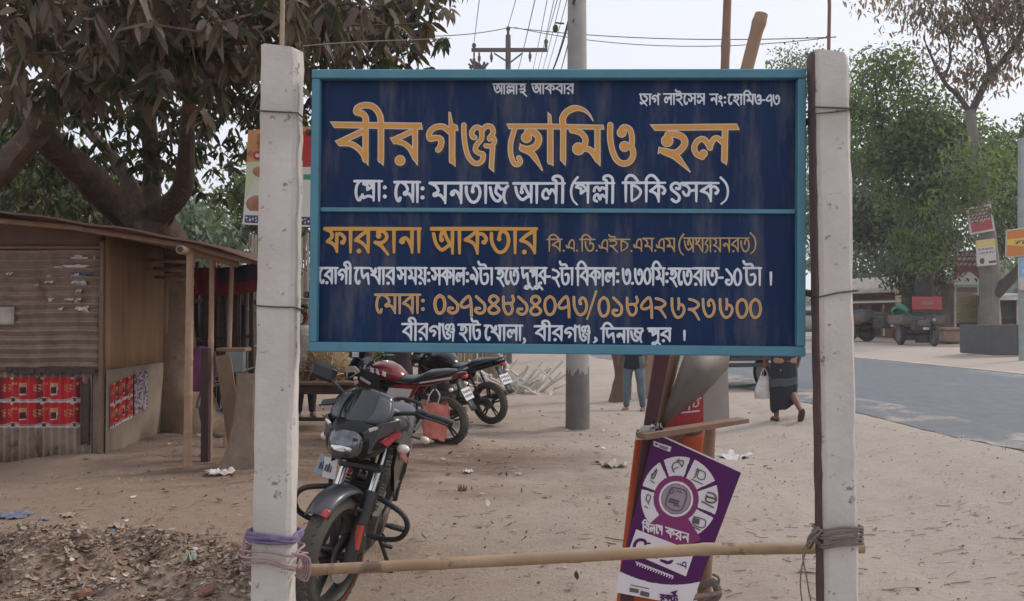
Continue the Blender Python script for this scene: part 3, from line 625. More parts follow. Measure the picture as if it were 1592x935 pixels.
# the smaller lines
def line(name, words, m, extra=None, sh=None, box=None):
    xs = [w[1] for w in words] + [w[2] for w in words]; ys = [w[3] for w in words] + [w[4] for w in words]
    f = Field(min(xs) - 6, min(ys) - 20, max(xs) + 8, max(ys) + 16, 3.2)
    for w in words: write(f, *w)
    L = [(f, -.05, m_shadow, .0005, sh)] if sh else []
    L.append((f, 0, m, .0009, (0, 0)))
    if extra: L.append((f, extra[0], extra[1], .0013, (0, 0)))
    letter_part(name, L)
line('invocation_lettering', [('a aa ll aa hu', 767, 819, 131, 146.4, 1.3), ('a aa k b aa r', 827, 893, 131, 146, 1.3)], m_white)
line('licence_lettering', [('Dr aa g', 995, 1026, 147, 163, 1.35), ('l aa I e s ns', 1032, 1097, 146.5, 163, 1.35), ('n ng :', 1104, 1131, 147, 163, 1.35), ('e h aa i m o - 7 3', 1132, 1213, 147.5, 163, 1.35)], m_white)
line('owner_lettering', [('e pr aa :', 552, 605, 282, 312.5, 2.2), ('e m aa :', 614, 663, 283.5, 314, 2.3), ('m n t aa j', 669, 792, 285, 316, 2.4), ('a aa l ii', 799, 881, 285.5, 315.5, 2.3), ('(', 886, 899, 286, 311, 1.9),
                         ('p ll ii', 894, 958, 285, 315.5, 2.2), ('i c i k', 969, 1037, 284.5, 314, 2.2), ('tt', 1040, 1059, 284, 315, 2.3), ('s k', 1060, 1120, 285, 313.5, 2.2), (')', 1119, 1134, 286, 310, 1.9)], m_white)
line('practitioner_lettering', [('f aa r h aa n aa', 506, 657, 356, 392.5, 2.75, 3.0), ('a aa k t aa r', 672, 838, 356, 394, 2.75, 3.0)], mat('warm ochre sign paint', (.58, .29, .05), .5, c2=(.52, .27, .06), s2=16), sh=(1.2, 1.4))
line('degree_lettering', [('i b .', 851, 880, 372.5, 391, 1.25), ('ee .', 880, 900, 372.5, 391, 1.25), ('i D .', 902, 931, 372.5, 391, 1.25), ('ee I c .', 931, 985, 372.5, 391.5, 1.25), ('ee m .', 985, 1022, 371, 391, 1.25), ('ee m', 1020, 1051, 371, 391.5, 1.25),
                          ('(', 1054, 1063, 372, 391, 1.3), ('a dh ya aa yy n r t', 1063, 1167, 370.5, 392, 1.2), (')', 1166, 1177, 370, 389, 1.3)], m_ochre2, sh=(.8, 1.0))
line('hours_lettering', [('e r aa g ii', 496, 548, 417, 441, 1.95), ('e d kh aa r', 552, 615, 417, 442, 1.95), ('s m yy :', 618, 671, 417, 442, 1.95), ('s k aa l :', 671, 731, 417.5, 442.5, 1.95), ('9 T aa', 731, 768, 417.5, 442.5, 1.95), ('h e t', 771, 808, 417.5, 442.5, 1.95),
                         ('d p r -', 811, 857, 417, 441.5, 1.9), ('2 T aa', 858, 893, 417.5, 443, 1.95), ('i b k aa l :', 896, 965, 417.5, 443.5, 1.95), ('3 . 3 0', 967, 1013, 417.5, 442, 1.95), ('i m :', 1013, 1041, 417.5, 443.5, 1.95), ('h e t', 1040, 1077, 418, 443.5, 1.95),
                         ('r aa t -', 1078, 1126, 417.5, 443.5, 1.95), ('1 0', 1127, 1154, 418, 443.5, 1.95), ('T aa', 1157, 1186, 417, 443.5, 1.95), ('|', 1194, 1203, 416, 444, 2.0)], m_white)
f = Field(800, 435, 870, 455, 3.2)
b = MB(); 
for x0 in (826, 841): f.stroke([(x0 - 3, 441), (x0 - 3, 444), (x0 - 8, 445), (x0 - 10, 448), (x0 - 6, 449), (x0 - 2, 446), (x0 + 2, 450)], 1.7)
f.mesh(b, lambda x, y: sloc(x, y, .0011)); b.build('hours_vowel_signs', m_white, sign, smooth=False)
line('phone_lettering', [('e m aa b aa :', 584, 664, 458.5, 487, 2.0), ('0', 674, 695, 459, 487.5, 2.5), ('1 7 1 4', 694, 779, 460, 488, 2.2), ('8 1 4 0 7', 780, 888, 460.5, 490, 2.1), ('3', 890, 916, 461, 490.5, 2.1), ('/', 911, 927, 461, 488, 1.7),
                         ('0 1', 929, 969, 462, 492, 2.1), ('8', 972, 994, 462, 491, 2.0), ('7 2', 995, 1038, 462, 491, 2.0), ('6', 1042, 1067, 463, 494, 2.0), ('2', 1069, 1090, 463, 494, 2.0), ('3', 1091, 1114, 464, 493, 2.0), ('6', 1117, 1142, 464, 494, 2.0), ('0 0', 1143, 1186, 465, 494.5, 2.1)],
     m_cream, extra=(-.75, m_orange), sh=(.9, 1.2))
line('address_lettering', [('b ii r', 626, 667, 504, 528.5, 1.9), ('g', 667, 688, 505, 528.5, 1.9), ('nj', 687, 709, 504, 528, 1.7), ('h aa T', 713, 749, 505, 528.5, 1.9), ('e kh aa l aa ,', 754, 819, 506.5, 529.5, 1.9), ('b ii r', 832, 877, 507.5, 529.5, 1.9), ('g', 877, 899, 508, 531, 1.9), ('nj', 899, 919, 507, 531, 1.7), (',', 921, 931, 508, 528, 2.0),
                           ('i d n aa j', 935, 1001, 511, 532.5, 1.9), ('p', 1008, 1028, 511, 531, 1.9), ('r', 1027, 1045, 511, 531, 1.9), ('|', 1060, 1069, 509, 530, 1.9)], m_white)
f = Field(1005, 525, 1045, 542, 3.2); f.stroke([(1021, 530), (1021, 532.5), (1015, 533), (1014, 535), (1018, 535.5), (1022, 533), (1026, 535.5)], 1.5)
b = MB(); f.mesh(b, lambda x, y: sloc(x, y, .0011)); b.build('address_vowel_sign', m_white, sign, smooth=False)
# thin wire running from the left post behind the sign top
b = MB(); b.tube(smooth_pts([P(470, 72, 2.9), P(520, 68, 3.1), P(590, 64, 3.6), P(700, 60, 5)], 8), .0022, 5)
tag(b.build('slack_wire', m_wire), 'slack thin wire running off the top of the left concrete post', 'wire')

# ------------------------------------------------------------------ the tin shed on the left
m_tin = mat('rusty brown corrugated tin', (.31, .235, .19), .6, .10, c2=(.20, .145, .112), s2=3, c3=(.20, .095, .055), s3=3.2, t3=.54, w3=.16, bump=.15, sb=25, stretch=(2.2, 1, .8))
m_tin2 = mat('dusty corrugated tin', (.33, .255, .205), .65, .10, c2=(.23, .17, .13), s2=4, c3=(.15, .085, .055), s3=4, t3=.56, bump=.12, sb=25)
m_rust = mat('rust red tin', (.17, .082, .058), .75, c2=(.115, .06, .046), s2=3, c3=(.17, .11, .085), s3=5, bump=.15, sb=25)
m_ply = mat('brown plywood', (.36, .22, .125), .7, c2=(.25, .145, .078), s2=2.2, c3=(.10, .06, .036), s3=3, t3=.62, stretch=(3, 3, .5), bump=.08, sb=30)
m_cem = mat('dusty cement sheet', (.31, .245, .195), .9, c2=(.25, .19, .145), s2=4, c3=(.19, .14, .105), s3=8, t3=.64, bump=.15, sb=40)
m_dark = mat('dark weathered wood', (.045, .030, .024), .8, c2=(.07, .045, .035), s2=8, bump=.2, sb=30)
m_wood = mat('weathered board', (.21, .13, .085), .8, c2=(.15, .09, .058), s2=6, stretch=(2, 2, .6), bump=.15, sb=30)
m_paper = mat('grubby white paper', (.62, .58, .54), .9, c2=(.45, .40, .38), s2=20)
m_red = mat('bill red', (.52, .022, .028), .6, c2=(.45, .016, .022), s2=8)
m_dred = mat('bill dark red', (.22, .010, .015), .6)
m_bgold = mat('bill gold', (.50, .30, .16), .6)
m_bcup = mat('bill cream', (.60, .46, .36), .6)
m_bdark = mat('bill brown', (.06, .015, .012), .6)
shed = thing('tin_shed', 'small shut stall of rusty corrugated tin with red bills pasted on its front', 'shed', (-4.33, 9.5, 0))
SH = Vector((-4.33, 9.5, 0)); Lx = 3.4
def corr_wall(name, x0, x1, z0, z1, y, m, vert=False, pitch=.076, amp=.010, parent=shed, uneven=0):
    b = MB()
    if vert: b.grid(lambda u, v: (x0 + (x1 - x0) * u, y + amp * math.sin(2 * math.pi * (x0 + (x1 - x0) * u) / pitch) , z0 + (z1 - z0) * v + (uneven * math.sin(u * 37) if v == 0 else 0)), int((x1 - x0) / pitch * 8), 4)
    else: b.grid(lambda u, v: (x0 + (x1 - x0) * u, y + amp * math.sin(2 * math.pi * (z0 + (z1 - z0) * v) / pitch + .5 * math.sin(2 * math.pi * (z0 + (z1 - z0) * v) / pitch)) + .006 * math.sin(u * 7 + v * 5), z0 + (z1 - z0) * v + .010 * math.sin(u * 6) + .004 * math.sin(u * 23)), 40, int((z1 - z0) / pitch * 12))
    return b.build(name, m, parent, solid=.002)
corr_wall('front_sheet', -Lx, -.012, .955, 2.24, 0, m_tin, False, .093, .026)
corr_wall('skirt_sheet', -Lx, -.10, -.05, .93, .03, m_tin2, True, .083, .020, uneven=.008)
corr_wall('skirt_patch', -.10, -.012, -.04, .93, .045, m_tin2, True, .083, .011)
b = MB(); b.grid(lambda u, v: (-Lx * (1 - u) - .01 * u, .012 + .004 * math.sin(u * 60), 2.25 + (np.interp(-4.33 - Lx * (1 - u), [-8.0, -6.4, -5.06, -3.88], [2.95, 2.74, 2.56, 2.39]) - .035 - 2.25) * v), 40, 3); b.build('gable_board', m_rust, shed, solid=.012)
b = MB(); b.rbox((-Lx / 2, -.02, 2.245), (Lx, .035, .03), .004); b.build('wall_plate', m_wood, shed, smooth=False)
b = MB(); b.rbox((.005, .0, 1.14), (.045, .05, 2.34), .005); b.build('corner_post', m_wood, shed, smooth=False)
# side wall runs straight back
sdx = -.10
def side(u, z, out=0): return (.035 + out + sdx * u / 1.9, .02 + u, z)
b = MB(); b.grid(lambda u, v: side(1.95 * u, .92 + 1.45 * v, .004 * math.sin(u * 24)), 14, 6); b.build('side_plywood', m_ply, shed, solid=.012)
b = MB(); b.grid(lambda u, v: side(1.95 * u, -.05 + 1.0 * v, .012 + .006 * math.sin(u * 9 + v)), 14, 6); b.build('side_cement_sheet', m_cem, shed, solid=.012)
b = MB(); b.rbox((-.10 + .04, 1.9, .95), (.10, .12, 2.0), .01); b.build('rear_post', m_cem, shed, smooth=False)
b = MB(); b.rbox((-Lx / 2, 2.0, 1.2), (Lx, .03, 2.4), .003); b.build('rear_wall', m_tin, shed, smooth=False)
b = MB(); b.rbox((-.155, -.012, .50), (.075, .03, .62), .01); b.rbox((-.19, -.018, .5), (.02, .03, .66), .004); b.rbox((-.118, -.018, .52), (.016, .03, .70), .004); b.build('loose_slat', m_dark, shed, smooth=False)
b = MB(); rs = random.Random(2)
for k in range(16): b.box((-.95 + k * .058, -.03 - rs.random() * .01, .945 + rs.uniform(-.012, .02)), (.07, .004, .05 + rs.random() * .02), rotz(rs.uniform(-.2, .2)), 0)
b.build('torn_flap', m_dark, shed, smooth=False)
# roof: falls to the right, over the verandah
RX = [(-6.4, 2.74), (-5.06, 2.56), (-3.88, 2.39), (-3.22, 2.275), (-2.80, 2.17), (-2.50, 2.075)]
def roofz(x): return float(np.interp(x, [a for a, _ in RX], [z for _, z in RX]))
b = MB(); x_l, x_r = -8.0, -2.5
def roof_pt(u, v):
    x = x_l + (x_r - x_l) * u; y = 8.84 + 3.4 * v * (1 - .35 * sstep(.85, 1, u)); z = roofz(x) + .02 * v
    return (x - SH.x, y - SH.y + .03 * math.sin(u * 31), z + .010 * math.sin(2 * math.pi * y / .12) + .008 * math.sin(u * 43))
b.grid(roof_pt, 60, 120); roof = b.build('roof', m_rust, shed, solid=.006)
for k, y in enumerate((9.0, 10.2, 11.3)):
    bb = MB(); bb.tube([(-7.6 - SH.x, y - SH.y, roofz(-7.6) - .05), (-4.4 - SH.x, y - SH.y, roofz(-4.4) - .055), (-3.2 - SH.x, y - SH.y, roofz(-3.2) - .055), (-2.62 - SH.x, y - SH.y, roofz(-2.62) - .05)], .03, 8); bb.build('rafter', m_bamd, roof)
m_leafl = mat('dry fallen leaf', (.22, .145, .095), .9, c2=(.13, .085, .06), s2=15)
# bills pasted on the skirt, following the corrugation
def bill_pat(u, v, nrow, ncol, gold=True):
    r = v * nrow; c = u * ncol; fr, fc = r % 1, c % 1
    wave = .13 + .10 * max(0, math.cos((fc - .5) * 2 * math.pi)) ** 1.5
    if fr < wave - .05:
        if .42 < fc < .58 and fr > .05: return 4
        return 1
    if fr < wave: return 1 if fr > wave - .03 else 2
    x, y = (fc - .02) % 1, fr
    if abs(x - .78) < .12 - .02 * (y < .5) and .30 < y < .78:
        if y > .62: return 3
        if abs(x - .78) > .085 or y < .36: return 1
        return 4
    if .12 < x < .5 and .45 < y < .72 and math.sin(x * 60) + math.sin(y * 47 + x * 20) > .35: return 3
    if .70 < y < .8 and .42 < x < .6 and math.sin(x * 90) > 0: return 3
    if y > .92 and .35 < x < .5: return 1
    return 0 if math.sin(c * 5.1) > -.75 else 2
def bill(name, p0, x0, x1, z0, z1, nrow, ncol, label, side_=False, nu=220, nv=130):
    b = MB()
    if not side_: b.grid(lambda u, v: (x0 + (x1 - x0) * u, -.004 + .020 * math.sin(2 * math.pi * (x0 + (x1 - x0) * u) / .083) + .03 - .004, z0 + (z1 - z0) * v), nu, nv, mif=lambda u, v: bill_pat(u, v, nrow, ncol))
    else: b.grid(lambda u, v: side(x0 + (x1 - x0) * u, z0 + (z1 - z0) * v + .06 * u, .036 + .006 * math.sin(u * 9)), nu, nv, mif=lambda u, v: bill_pat(u, v, nrow, ncol))
    o = b.build(name, [m_red, m_paper, m_dred, m_bgold, m_bdark], None, solid=0); o.location = p0; return tag(o, label, 'poster')
bill('poster_strip', SH, -1.75, -.205, .345, .875, 2, 4.75, 'long red strip of tea bills pasted along the front of the tin shed')
bill('poster_strip', SH, .05, .70, .32, .80, 2, 3, 'short red strip of bills pasted on the side of the tin shed', True, 90, 90)
m_pp = [mat('purple bill ink', (.12, .07, .13), .8), mat('faded bill', (.40, .33, .36), .85), mat('bill grey', (.25, .2, .23), .8)]
b = MB(); rs = random.Random(9); cells = [[rs.random() for _ in range(9)] for _ in range(20)]
b.grid(lambda u, v: side(.74 + .44 * u, .40 + .46 * v + .03 * u, .036), 40, 60, mif=lambda u, v: 1 if (cells[int(v * 20)][int(u * 9)] < .45) else (0 if cells[int(v * 20)][int(u * 9)] < .8 else 2))
o = b.build('poster_strip', m_pp); o.location = SH; tag(o, 'faded purple and white bills beside the short red strip on the shed side', 'poster')
# remnants of torn bills on the corrugated front
rs = random.Random(12)
m_bblue = mat('bill blue', (.12, .13, .24), .8)
tp = thing('torn_poster', 'tattered remains of white and blue bills on the corrugated shed front', 'poster', SH)
def scrap(cx, cz, w, h, mi=0):
    b = MB(); n = 22; vs = []; ph = rs.random() * 6
    for k in range(n):
        a = 2 * math.pi * k / n; q = 1.1 + .30 * math.sin(3 * a + ph) + .22 * math.sin(5 * a + ph * 2) + rs.uniform(-.16, .16); ca, sa = math.cos(a), math.sin(a)
        vs.append((cx + w / 2 * math.copysign(abs(ca) ** .7, ca) * q, 0, cz + h / 2 * math.copysign(abs(sa) ** .7, sa) * q))
    vs = [(x, .026 * math.sin(2 * math.pi * (z - .955) / .093) - .0105, z) for x, _, z in vs]
    b.v = [(cx, .026 * math.sin(2 * math.pi * (cz - .955) / .093) - .0105, cz)] + vs; b.f = [(0, (k + 1) % n + 1, k + 1) for k in range(n)]; b.m = [0] * n
    b.build('scrap', m_bblue if mi else m_paper, tp, smooth=False)
for cx, cz, w, h, mi in ((-.23, 2.13, .17, .05, 0), (-.27, 2.035, .19, .06, 0), (-.19, 1.99, .19, .045, 1), (-.255, 1.935, .10, .06, 0), (-.20, 1.89, .09, .07, 0), (-.275, 1.88, .05, .08, 0), (-.235, 1.80, .05, .10, 0), (-.17, 1.84, .07, .04, 0), (-.245, 1.72, .045, .10, 0), (-.25, 1.64, .05, .08, 0), (-.175, 1.60, .10, .08, 0), (-.33, 1.70, .09, .025, 0), (-.45, 2.03, .16, .02, 0), (-.48, 2.0, .10, .02, 0), (-.55, 1.90, .08, .06, 0), (-.53, 1.70, .05, .04, 0), (-.07, 2.13, .018, .06, 0), (-.42, 1.60, .04, .03, 0), (-.68, 1.85, .05, .012, 0), (-.95, 1.97, .025, .025, 0), (-.985, 1.97, .025, .025, 0), (-.17, 1.95, .03, .02, 1)):
    scrap(cx, cz, w, h, mi)
b = MB(); b.grid(lambda u, v: (-1.42 + .52 * u, -.036 + .003 * math.sin(v * 20), 1.44 + .19 * v - .01 * u), 8, 8); o = b.build('notice_sheet', mat('grey paper notice', (.42, .38, .33), .9, c2=(.30, .26, .22), s2=9), solid=.001); o.location = SH; tag(o, 'blank grey paper sheet stuck low on the corrugated shed front', 'notice')

# verandah posts and beam beside the shed
m_bamr = mat('reddish bamboo', (.37, .235, .155), .6, c2=(.27, .16, .105), s2=5, c3=(.15, .09, .065), s3=8, t3=.63, bump=.1, sb=25)
for (px, y0, r, d, top, lab) in ((293, 731, .042, 8.93, 2.14, 'thickest front bamboo post holding up the shed verandah eave'), (327, 716, .030, 9.55, 2.12, 'middle bamboo post of the shed verandah, behind the upright dark plank'), (352, 700, .028, 10.25, 2.10, 'rear bamboo post of the shed verandah, leaning slightly')):
    p = G(px, y0); x = (px - CX) / F * d; p = Vector((x, d, hz(x, d) - .05)); lean = .06 if d > 10 else .015
    bamboo('bamboo_post', [p, Vector((x + lean * .5, d, 1.0)), Vector((x + lean, d, top))], r, r * .88, m_bamr, lab, 'bamboo post', node_every=.37, group='bamboo posts of the verandah', seed=int(px))
o = bamboo('eave_beam', [(-3.22, 8.72, 2.165), (-3.19, 9.5, 2.15), (-3.17, 10.35, 2.12)], .042, .038, m_bamr, 'thick bamboo beam lying along the verandah eave on its posts', 'bamboo beam', node_every=.33, seed=8)
b = MB(); b.tube([(0, -.002, 0), (0, .03, 0)], .03, 14); b.build('hollow_end', m_dark, o)
b = MB(); b.rbox((0, 0, .58), (.075, .09, 1.22), .006); o = b.build('upright_plank', mat('dark red plank', (.062, .026, .024), .75, c2=(.04, .02, .02), s2=7)); o.location = (-3.155, 9.3, hz(-3.15, 9.3) - .02); tag(o, 'upright dark red plank standing under the verandah eave', 'plank')
b = MB(); b.rbox((0, 0, .56), (.155, .03, 1.12), .004); o = b.build('leaning_board', m_wood); o.location = (-2.80, 9.25, hz(-2.8, 9.25)); o.rotation_euler = (R(-4), R(-9), R(8)); tag(o, 'broad brown board leaning beside the upright dark plank', 'board')
b = MB(); b.rbox((0, 0, .0), (.30, .25, .035), .006); o = b.build('bench_top', m_wood); o.location = (-2.93, 9.5, 1.15); tag(o, 'short board resting on the leaning plank ends', 'board')
o.location.z = 1.17
b = MB(); b.grid(lambda u, v: ((u - .5) * .30 * (1 + .25 * math.sin(v * 3)) , .05 * math.sin(u * 9 + v * 2), -.50 * v * (1 - .25 * (2 * u - 1) ** 2) + .07 * math.sin(u * 3.1)), 16, 14)
o = b.build('hanging_cloth', mat('plum cloth', (.15, .05, .105), .9, c2=(.115, .038, .085), s2=9, bump=.3, sb=12), solid=.01); p = P(312, 548, 9.9); o.location = p; tag(o, 'plum coloured cloth hanging between the verandah posts', 'cloth')
# stump at the left post
def trunk_mesh(b, pts, rad, n=14, seed=0, rough=.10, mi=0):
    rs = np.random.RandomState(seed); q = smooth_pts(pts, 5); rr = np.interp(np.linspace(0, 1, len(q)), np.linspace(0, 1, len(rad)), rad); o = len(b.v)
    b.tube(q, list(rr), n, mi)
    ph = rs.rand(3) * 6
    for i in range(len(q)):
        for j in range(n):
            v = Vector(b.v[o + i * n + j]); c = Vector(q[i]); a = 2 * math.pi * j / n
            k = 1 + rough * (math.sin(3 * a + ph[0] + i * .25) * .5 + math.sin(5 * a + ph[1] - i * .4) * .3 + (rs.rand() - .5) * .6); b.v[o + i * n + j] = tuple(c + (v - c) * k)
m_bark = mat('dark mango bark', (.105, .066, .047), .9, c2=(.060, .040, .030), s2=7, c3=(.20, .125, .08), s3=4, t3=.56, w3=.12, bump=1.0, sb=15)
m_bark2 = mat('dusty bark', (.25, .185, .135), .95, c2=(.18, .13, .095), s2=6, c3=(.11, .08, .06), s3=9, t3=.64, bump=.6, sb=22)
st = thing('tree_stump', 'old flared tree stump behind the foot of the left concrete post', 'stump', (-2.62, 8.95, 0))
b = MB(); trunk_mesh(b, [(-.10, 0, -.1), (-.02, 0, .12), (.02, .02, .45), (.02, .05, .95)], [.25, .19, .15, .14], 16, 3, .14); b.build('trunk', m_bark2, st)
# bamboo walls behind the verandah
def slat_wall(name, A, B, z0, z1, n, r, m, label, rails=(.3, .8), jit=.3, seed=1, cat='fence', mr=None):
    A, B = Vector(A), Vector(B); L = (B - A).length; rs = random.Random(seed); t = thing(name, label, cat, A); d = (B - A).normalized(); nn = Vector((d.y, -d.x, 0)); sb = MB()
    for k in range(n):
        x = L * (k + .5) / n + rs.uniform(-.3, .3) * L / n; top = z1 + rs.uniform(-.10, .10); lean = rs.uniform(-.03, .03)
        p = d * x; g = hz(A.x + p.x, A.y + p.y) * 0 + z0; rr = r * rs.uniform(1 - jit, 1 + jit)
        sb.tube([p + Vector((0, 0, g)), p + d * lean * .5 + Vector((0, 0, (g + top) / 2)), p + d * lean + Vector((0, 0, top))], [rr, rr * .95, rr * .85], 6, mi=rs.randrange(len(m)))
    sb.build('slats', m, t)
    for z in rails:
        rb2 = MB(); q = [d * (L * i / 4) - nn * -(r * 2) + Vector((0, 0, z + rs.uniform(-.02, .02))) for i in range(5)]; rb2.tube(q, r * .9, 6); rb2.build('rail', mr or m[0], t)
    return t
m_bamg = mat('grey bamboo', (.25, .20, .155), .8, c2=(.17, .13, .10), s2=7)
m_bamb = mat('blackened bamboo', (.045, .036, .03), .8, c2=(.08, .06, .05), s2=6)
slat_wall('bamboo_screen', (-4.95, 12.6, 0), (-3.75, 12.2, 0), 0, 2.2, 13, .035, [m_bamg, m_bamb, m_bamd], 'open screen of thick bamboo canes behind the mango trunk', (.7, 1.2, 1.75), seed=3)
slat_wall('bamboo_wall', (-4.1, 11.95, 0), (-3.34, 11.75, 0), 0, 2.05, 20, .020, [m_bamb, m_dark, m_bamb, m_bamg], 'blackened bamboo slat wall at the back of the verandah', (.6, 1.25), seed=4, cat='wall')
slat_wall('bamboo_wall', (-3.66, 12.5, 0), (-3.22, 12.7, 0), 0, 2.0, 12, .022, [mat('pale split bamboo', (.40, .30, .20), .8, c2=(.28, .20, .13), s2=6), m_bamg], 'pale split bamboo wall behind the left concrete post', (.5, 1.1, 1.6), seed=5, cat='wall')
slat_wall('bamboo_fence', (-5.4, 18.4, 0), (-4.2, 18.8, 0), 0, 3.2, 26, .028, [m_bamg, mat('silver bamboo', (.33, .29, .25), .8)], 'tall grey bamboo fence beyond the shed roof, left of the post', (.8, 1.9), seed=6)
slat_wall('bamboo_fence', (-1.6, 20.6, 0), (-.12, 20.0, 0), 0, 1.9, 34, .026, [m_bamg, mat('tan bamboo', (.36, .25, .16), .8, c2=(.25, .17, .11), s2=6)], 'bamboo fence standing behind the parked motorcycles', (.5, 1.1), seed=7)
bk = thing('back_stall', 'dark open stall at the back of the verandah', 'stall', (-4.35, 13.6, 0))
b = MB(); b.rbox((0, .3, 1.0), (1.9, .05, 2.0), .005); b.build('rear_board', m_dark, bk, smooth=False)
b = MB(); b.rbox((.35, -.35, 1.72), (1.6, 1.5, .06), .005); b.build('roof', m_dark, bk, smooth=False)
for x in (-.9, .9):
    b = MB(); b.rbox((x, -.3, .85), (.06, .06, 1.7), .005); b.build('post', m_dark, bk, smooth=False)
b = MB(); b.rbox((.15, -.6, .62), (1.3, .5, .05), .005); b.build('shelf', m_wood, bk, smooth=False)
for k in range(3): bamboo('loose_cane', [P(238 + 2 * k, 405 + 13 * k, 10.9), P(300, 408 + 14 * k, 9.6 + .1 * k)], .022, .018, m_bamg if k else m_bamr, ('pale cane lying across under the shed roof, the ' + ('topmost', 'middle', 'lowest')[k] + ' of three'), 'cane', seed=k)
# tarpaulin hung under the eave
m_tr = mat('crimson tarpaulin', (.17, .014, .017), .7, c2=(.13, .012, .014), s2=5); m_tb = mat('indigo tarpaulin', (.028, .026, .060), .7, c2=(.02, .018, .045), s2=5)
b = MB(); A, B_ = P(300, 416, 11.0), P(402, 408, 10.6)
b.grid(lambda u, v: tuple(A.lerp(B_, u) + Vector((0, .03 * math.sin(u * 21), -.34 * v - .03 * math.sin(u * math.pi)))), 24, 12, mif=lambda u, v: 1 if (v < .58 and u > .36) else 0)
tag(b.build('tarpaulin', [m_tr, m_tb], solid=.004), 'crimson and indigo tarpaulin strip hanging under the verandah roof', 'tarpaulin')

# banner half hidden by the left post
DB = 8.2
bt = thing('banner', 'printed food banner on two canes half hidden by the left concrete post', 'banner', P(378, 350, DB))
q0 = Vector(bt.location); c1, c2, c3, c4 = P(377, 349, DB), P(497, 354, DB), P(497, 196, DB), P(386, 203, DB)
bw = [mat('banner white', (.60, .60, .56), .6, c2=(.55, .58, .50), s2=2), mat('banner orange', (.50, .22, .09), .6, c2=(.55, .30, .14), s2=6), mat('banner purple', (.055, .035, .14), .6), mat('banner brown', (.24, .085, .05), .6, c2=(.42, .22, .13), s2=10), mat('banner green', (.06, .25, .15), .6), mat('banner red', (.40, .03, .03), .6), mat('banner lime', (.52, .56, .36), .6)]
def ban(u, v):
    x = 386 + 111 * u - 9 * (1 - v); y = 350 - 147 * v
    if y > 335: return 0 if (y > 347 or x < 380 or (.3 < (y - 335) / 12 < .75 and math.sin(x * 1.4) + math.sin(x * .53 + y) > .55)) else 2
    if y < 252:
        if math.hypot(x - 400, y - 243) < 7: return 5 if math.hypot(x - 400, y - 243) > 3 else 0
        if abs(x - 390) + abs(y - 240) < 6: return 3
        return 1 if x < 400 or y < 210 else (3 if x < 450 else 5)
    if x > 468: return 4 if 272 < y < 281 else (5 if y < 262 else (2 if y > 322 and (x - 468) * 1.3 > 345 - y else 0))
    if math.hypot((x - 402) / 1.2, y - 268) < 13: return 6 if math.hypot((x - 402) / 1.2, y - 268) > 8 else 3
    if y > 300 and math.hypot((x - 400) / 1.3, (y - 318)) < 14 and y < 328: return 3
    return 6 if (x + y * .4) % 60 < 26 and y < 310 else 0
b = MB(); b.grid(lambda u, v: tuple((c1 * (1 - u) + c2 * u) * (1 - v) + (c4 * (1 - u) + c3 * u) * v - q0 + Vector((0, .012 * math.sin(u * 7 + v * 4), 0))), 90, 110, mif=ban); b.build('printed_sheet', bw, bt)
for px_ in (424, 447):
    c = P(px_, 200, DB); x, y = c.x, c.y + .04; b = MB(); b.tube([Vector((x, y, -.1)) - q0, Vector((x, y, c.z + .05)) - q0], .02, 7); b.build('cane', m_bamg, bt)

# ------------------------------------------------------------------ poles and overhead lines
m_pole = mat('grey cast pole', (.36, .345, .32), .9, c2=(.30, .285, .265), s2=3, c3=(.17, .155, .14), s3=4, t3=.62, w3=.15, bump=.25, sb=40)
m_polef = mat('dark foot grey', (.12, .108, .10), .9, c2=(.17, .155, .14), s2=5, bump=.2, sb=30)
pb = G(898, 668); up = thing('utility_pole', 'tall round grey concrete utility pole behind the signboard', 'utility pole', pb)
b = MB(); b.tube([(0, 0, -.2 + i * .5) for i in range(21)], [.165 - .003 * i for i in range(21)], 20); b.build('shaft', m_pole, up)
b = MB(); b.lathe([(.1665 - .0007 * i, .02 + .1 * i) for i in range(10)], axis='Z', n=40); rs_f = random.Random(3)
for i in range(40):
    for j in (7, 8, 9): v = b.v[i * 10 + j]; b.v[i * 10 + j] = (v[0], v[1], v[2] - (j - 6) * .02 - rs_f.uniform(.0, .12) * (j - 6) / 3)
b.build('dark_foot', m_polef, up)  # darker sleeve round the pole foot, ragged along its top
b = MB(); b.tube([(-.18, -.03, 4.93 + .66), (-.30, -.03, 5.60)], .012, 6); b.ball((-.30, -.03, 5.52), (.04, .04, .06), 10); b.build('insulator', m_wire, up)
D2 = 30.0; hp = P(790, 495, D2); t2 = thing('power_pole', 'distant wooden power pole with a crossarm above the signboard', 'power pole', (hp.x, hp.y, 0))
L2 = lambda px, py, dy=0: P(px, py, D2 + dy) - Vector((hp.x, hp.y, 0))
m_pw = mat('weathered pole timber', (.12, .10, .10), .85)
b = MB(); b.tube([(0, 0, -.2), (0, 0, 5), L2(790, 55)], [.13, .12, .085], 12); b.build('shaft', m_pw, t2)
b = MB(); b.rbox((L2(733, 80) + L2(851, 76)) / 2, ((L2(851, 76) - L2(733, 80)).length, .1, .12), .01, basis((0, 0, 1), L2(851, 76) - L2(733, 80))); b.build('crossarm', m_pw, t2)
for a, c in ((768, 792), (812, 788)):
    b = MB(); b.tube([L2(a, 83, -.1), L2(c - 2 if a < 790 else c + 6, 97, -.1)], .028, 6); b.build('brace', m_pw, t2)
for px, y0, y1 in ((737, 78, 68), (790, 55, 42), (849, 74, 62)):
    b = MB(); b.tube([L2(px, y0), L2(px, y1)], [.05, .035], 8); b.ball(L2(px, y1 + 3), (.075, .075, .09), 10); b.build('pin_insulator', m_pw, t2)
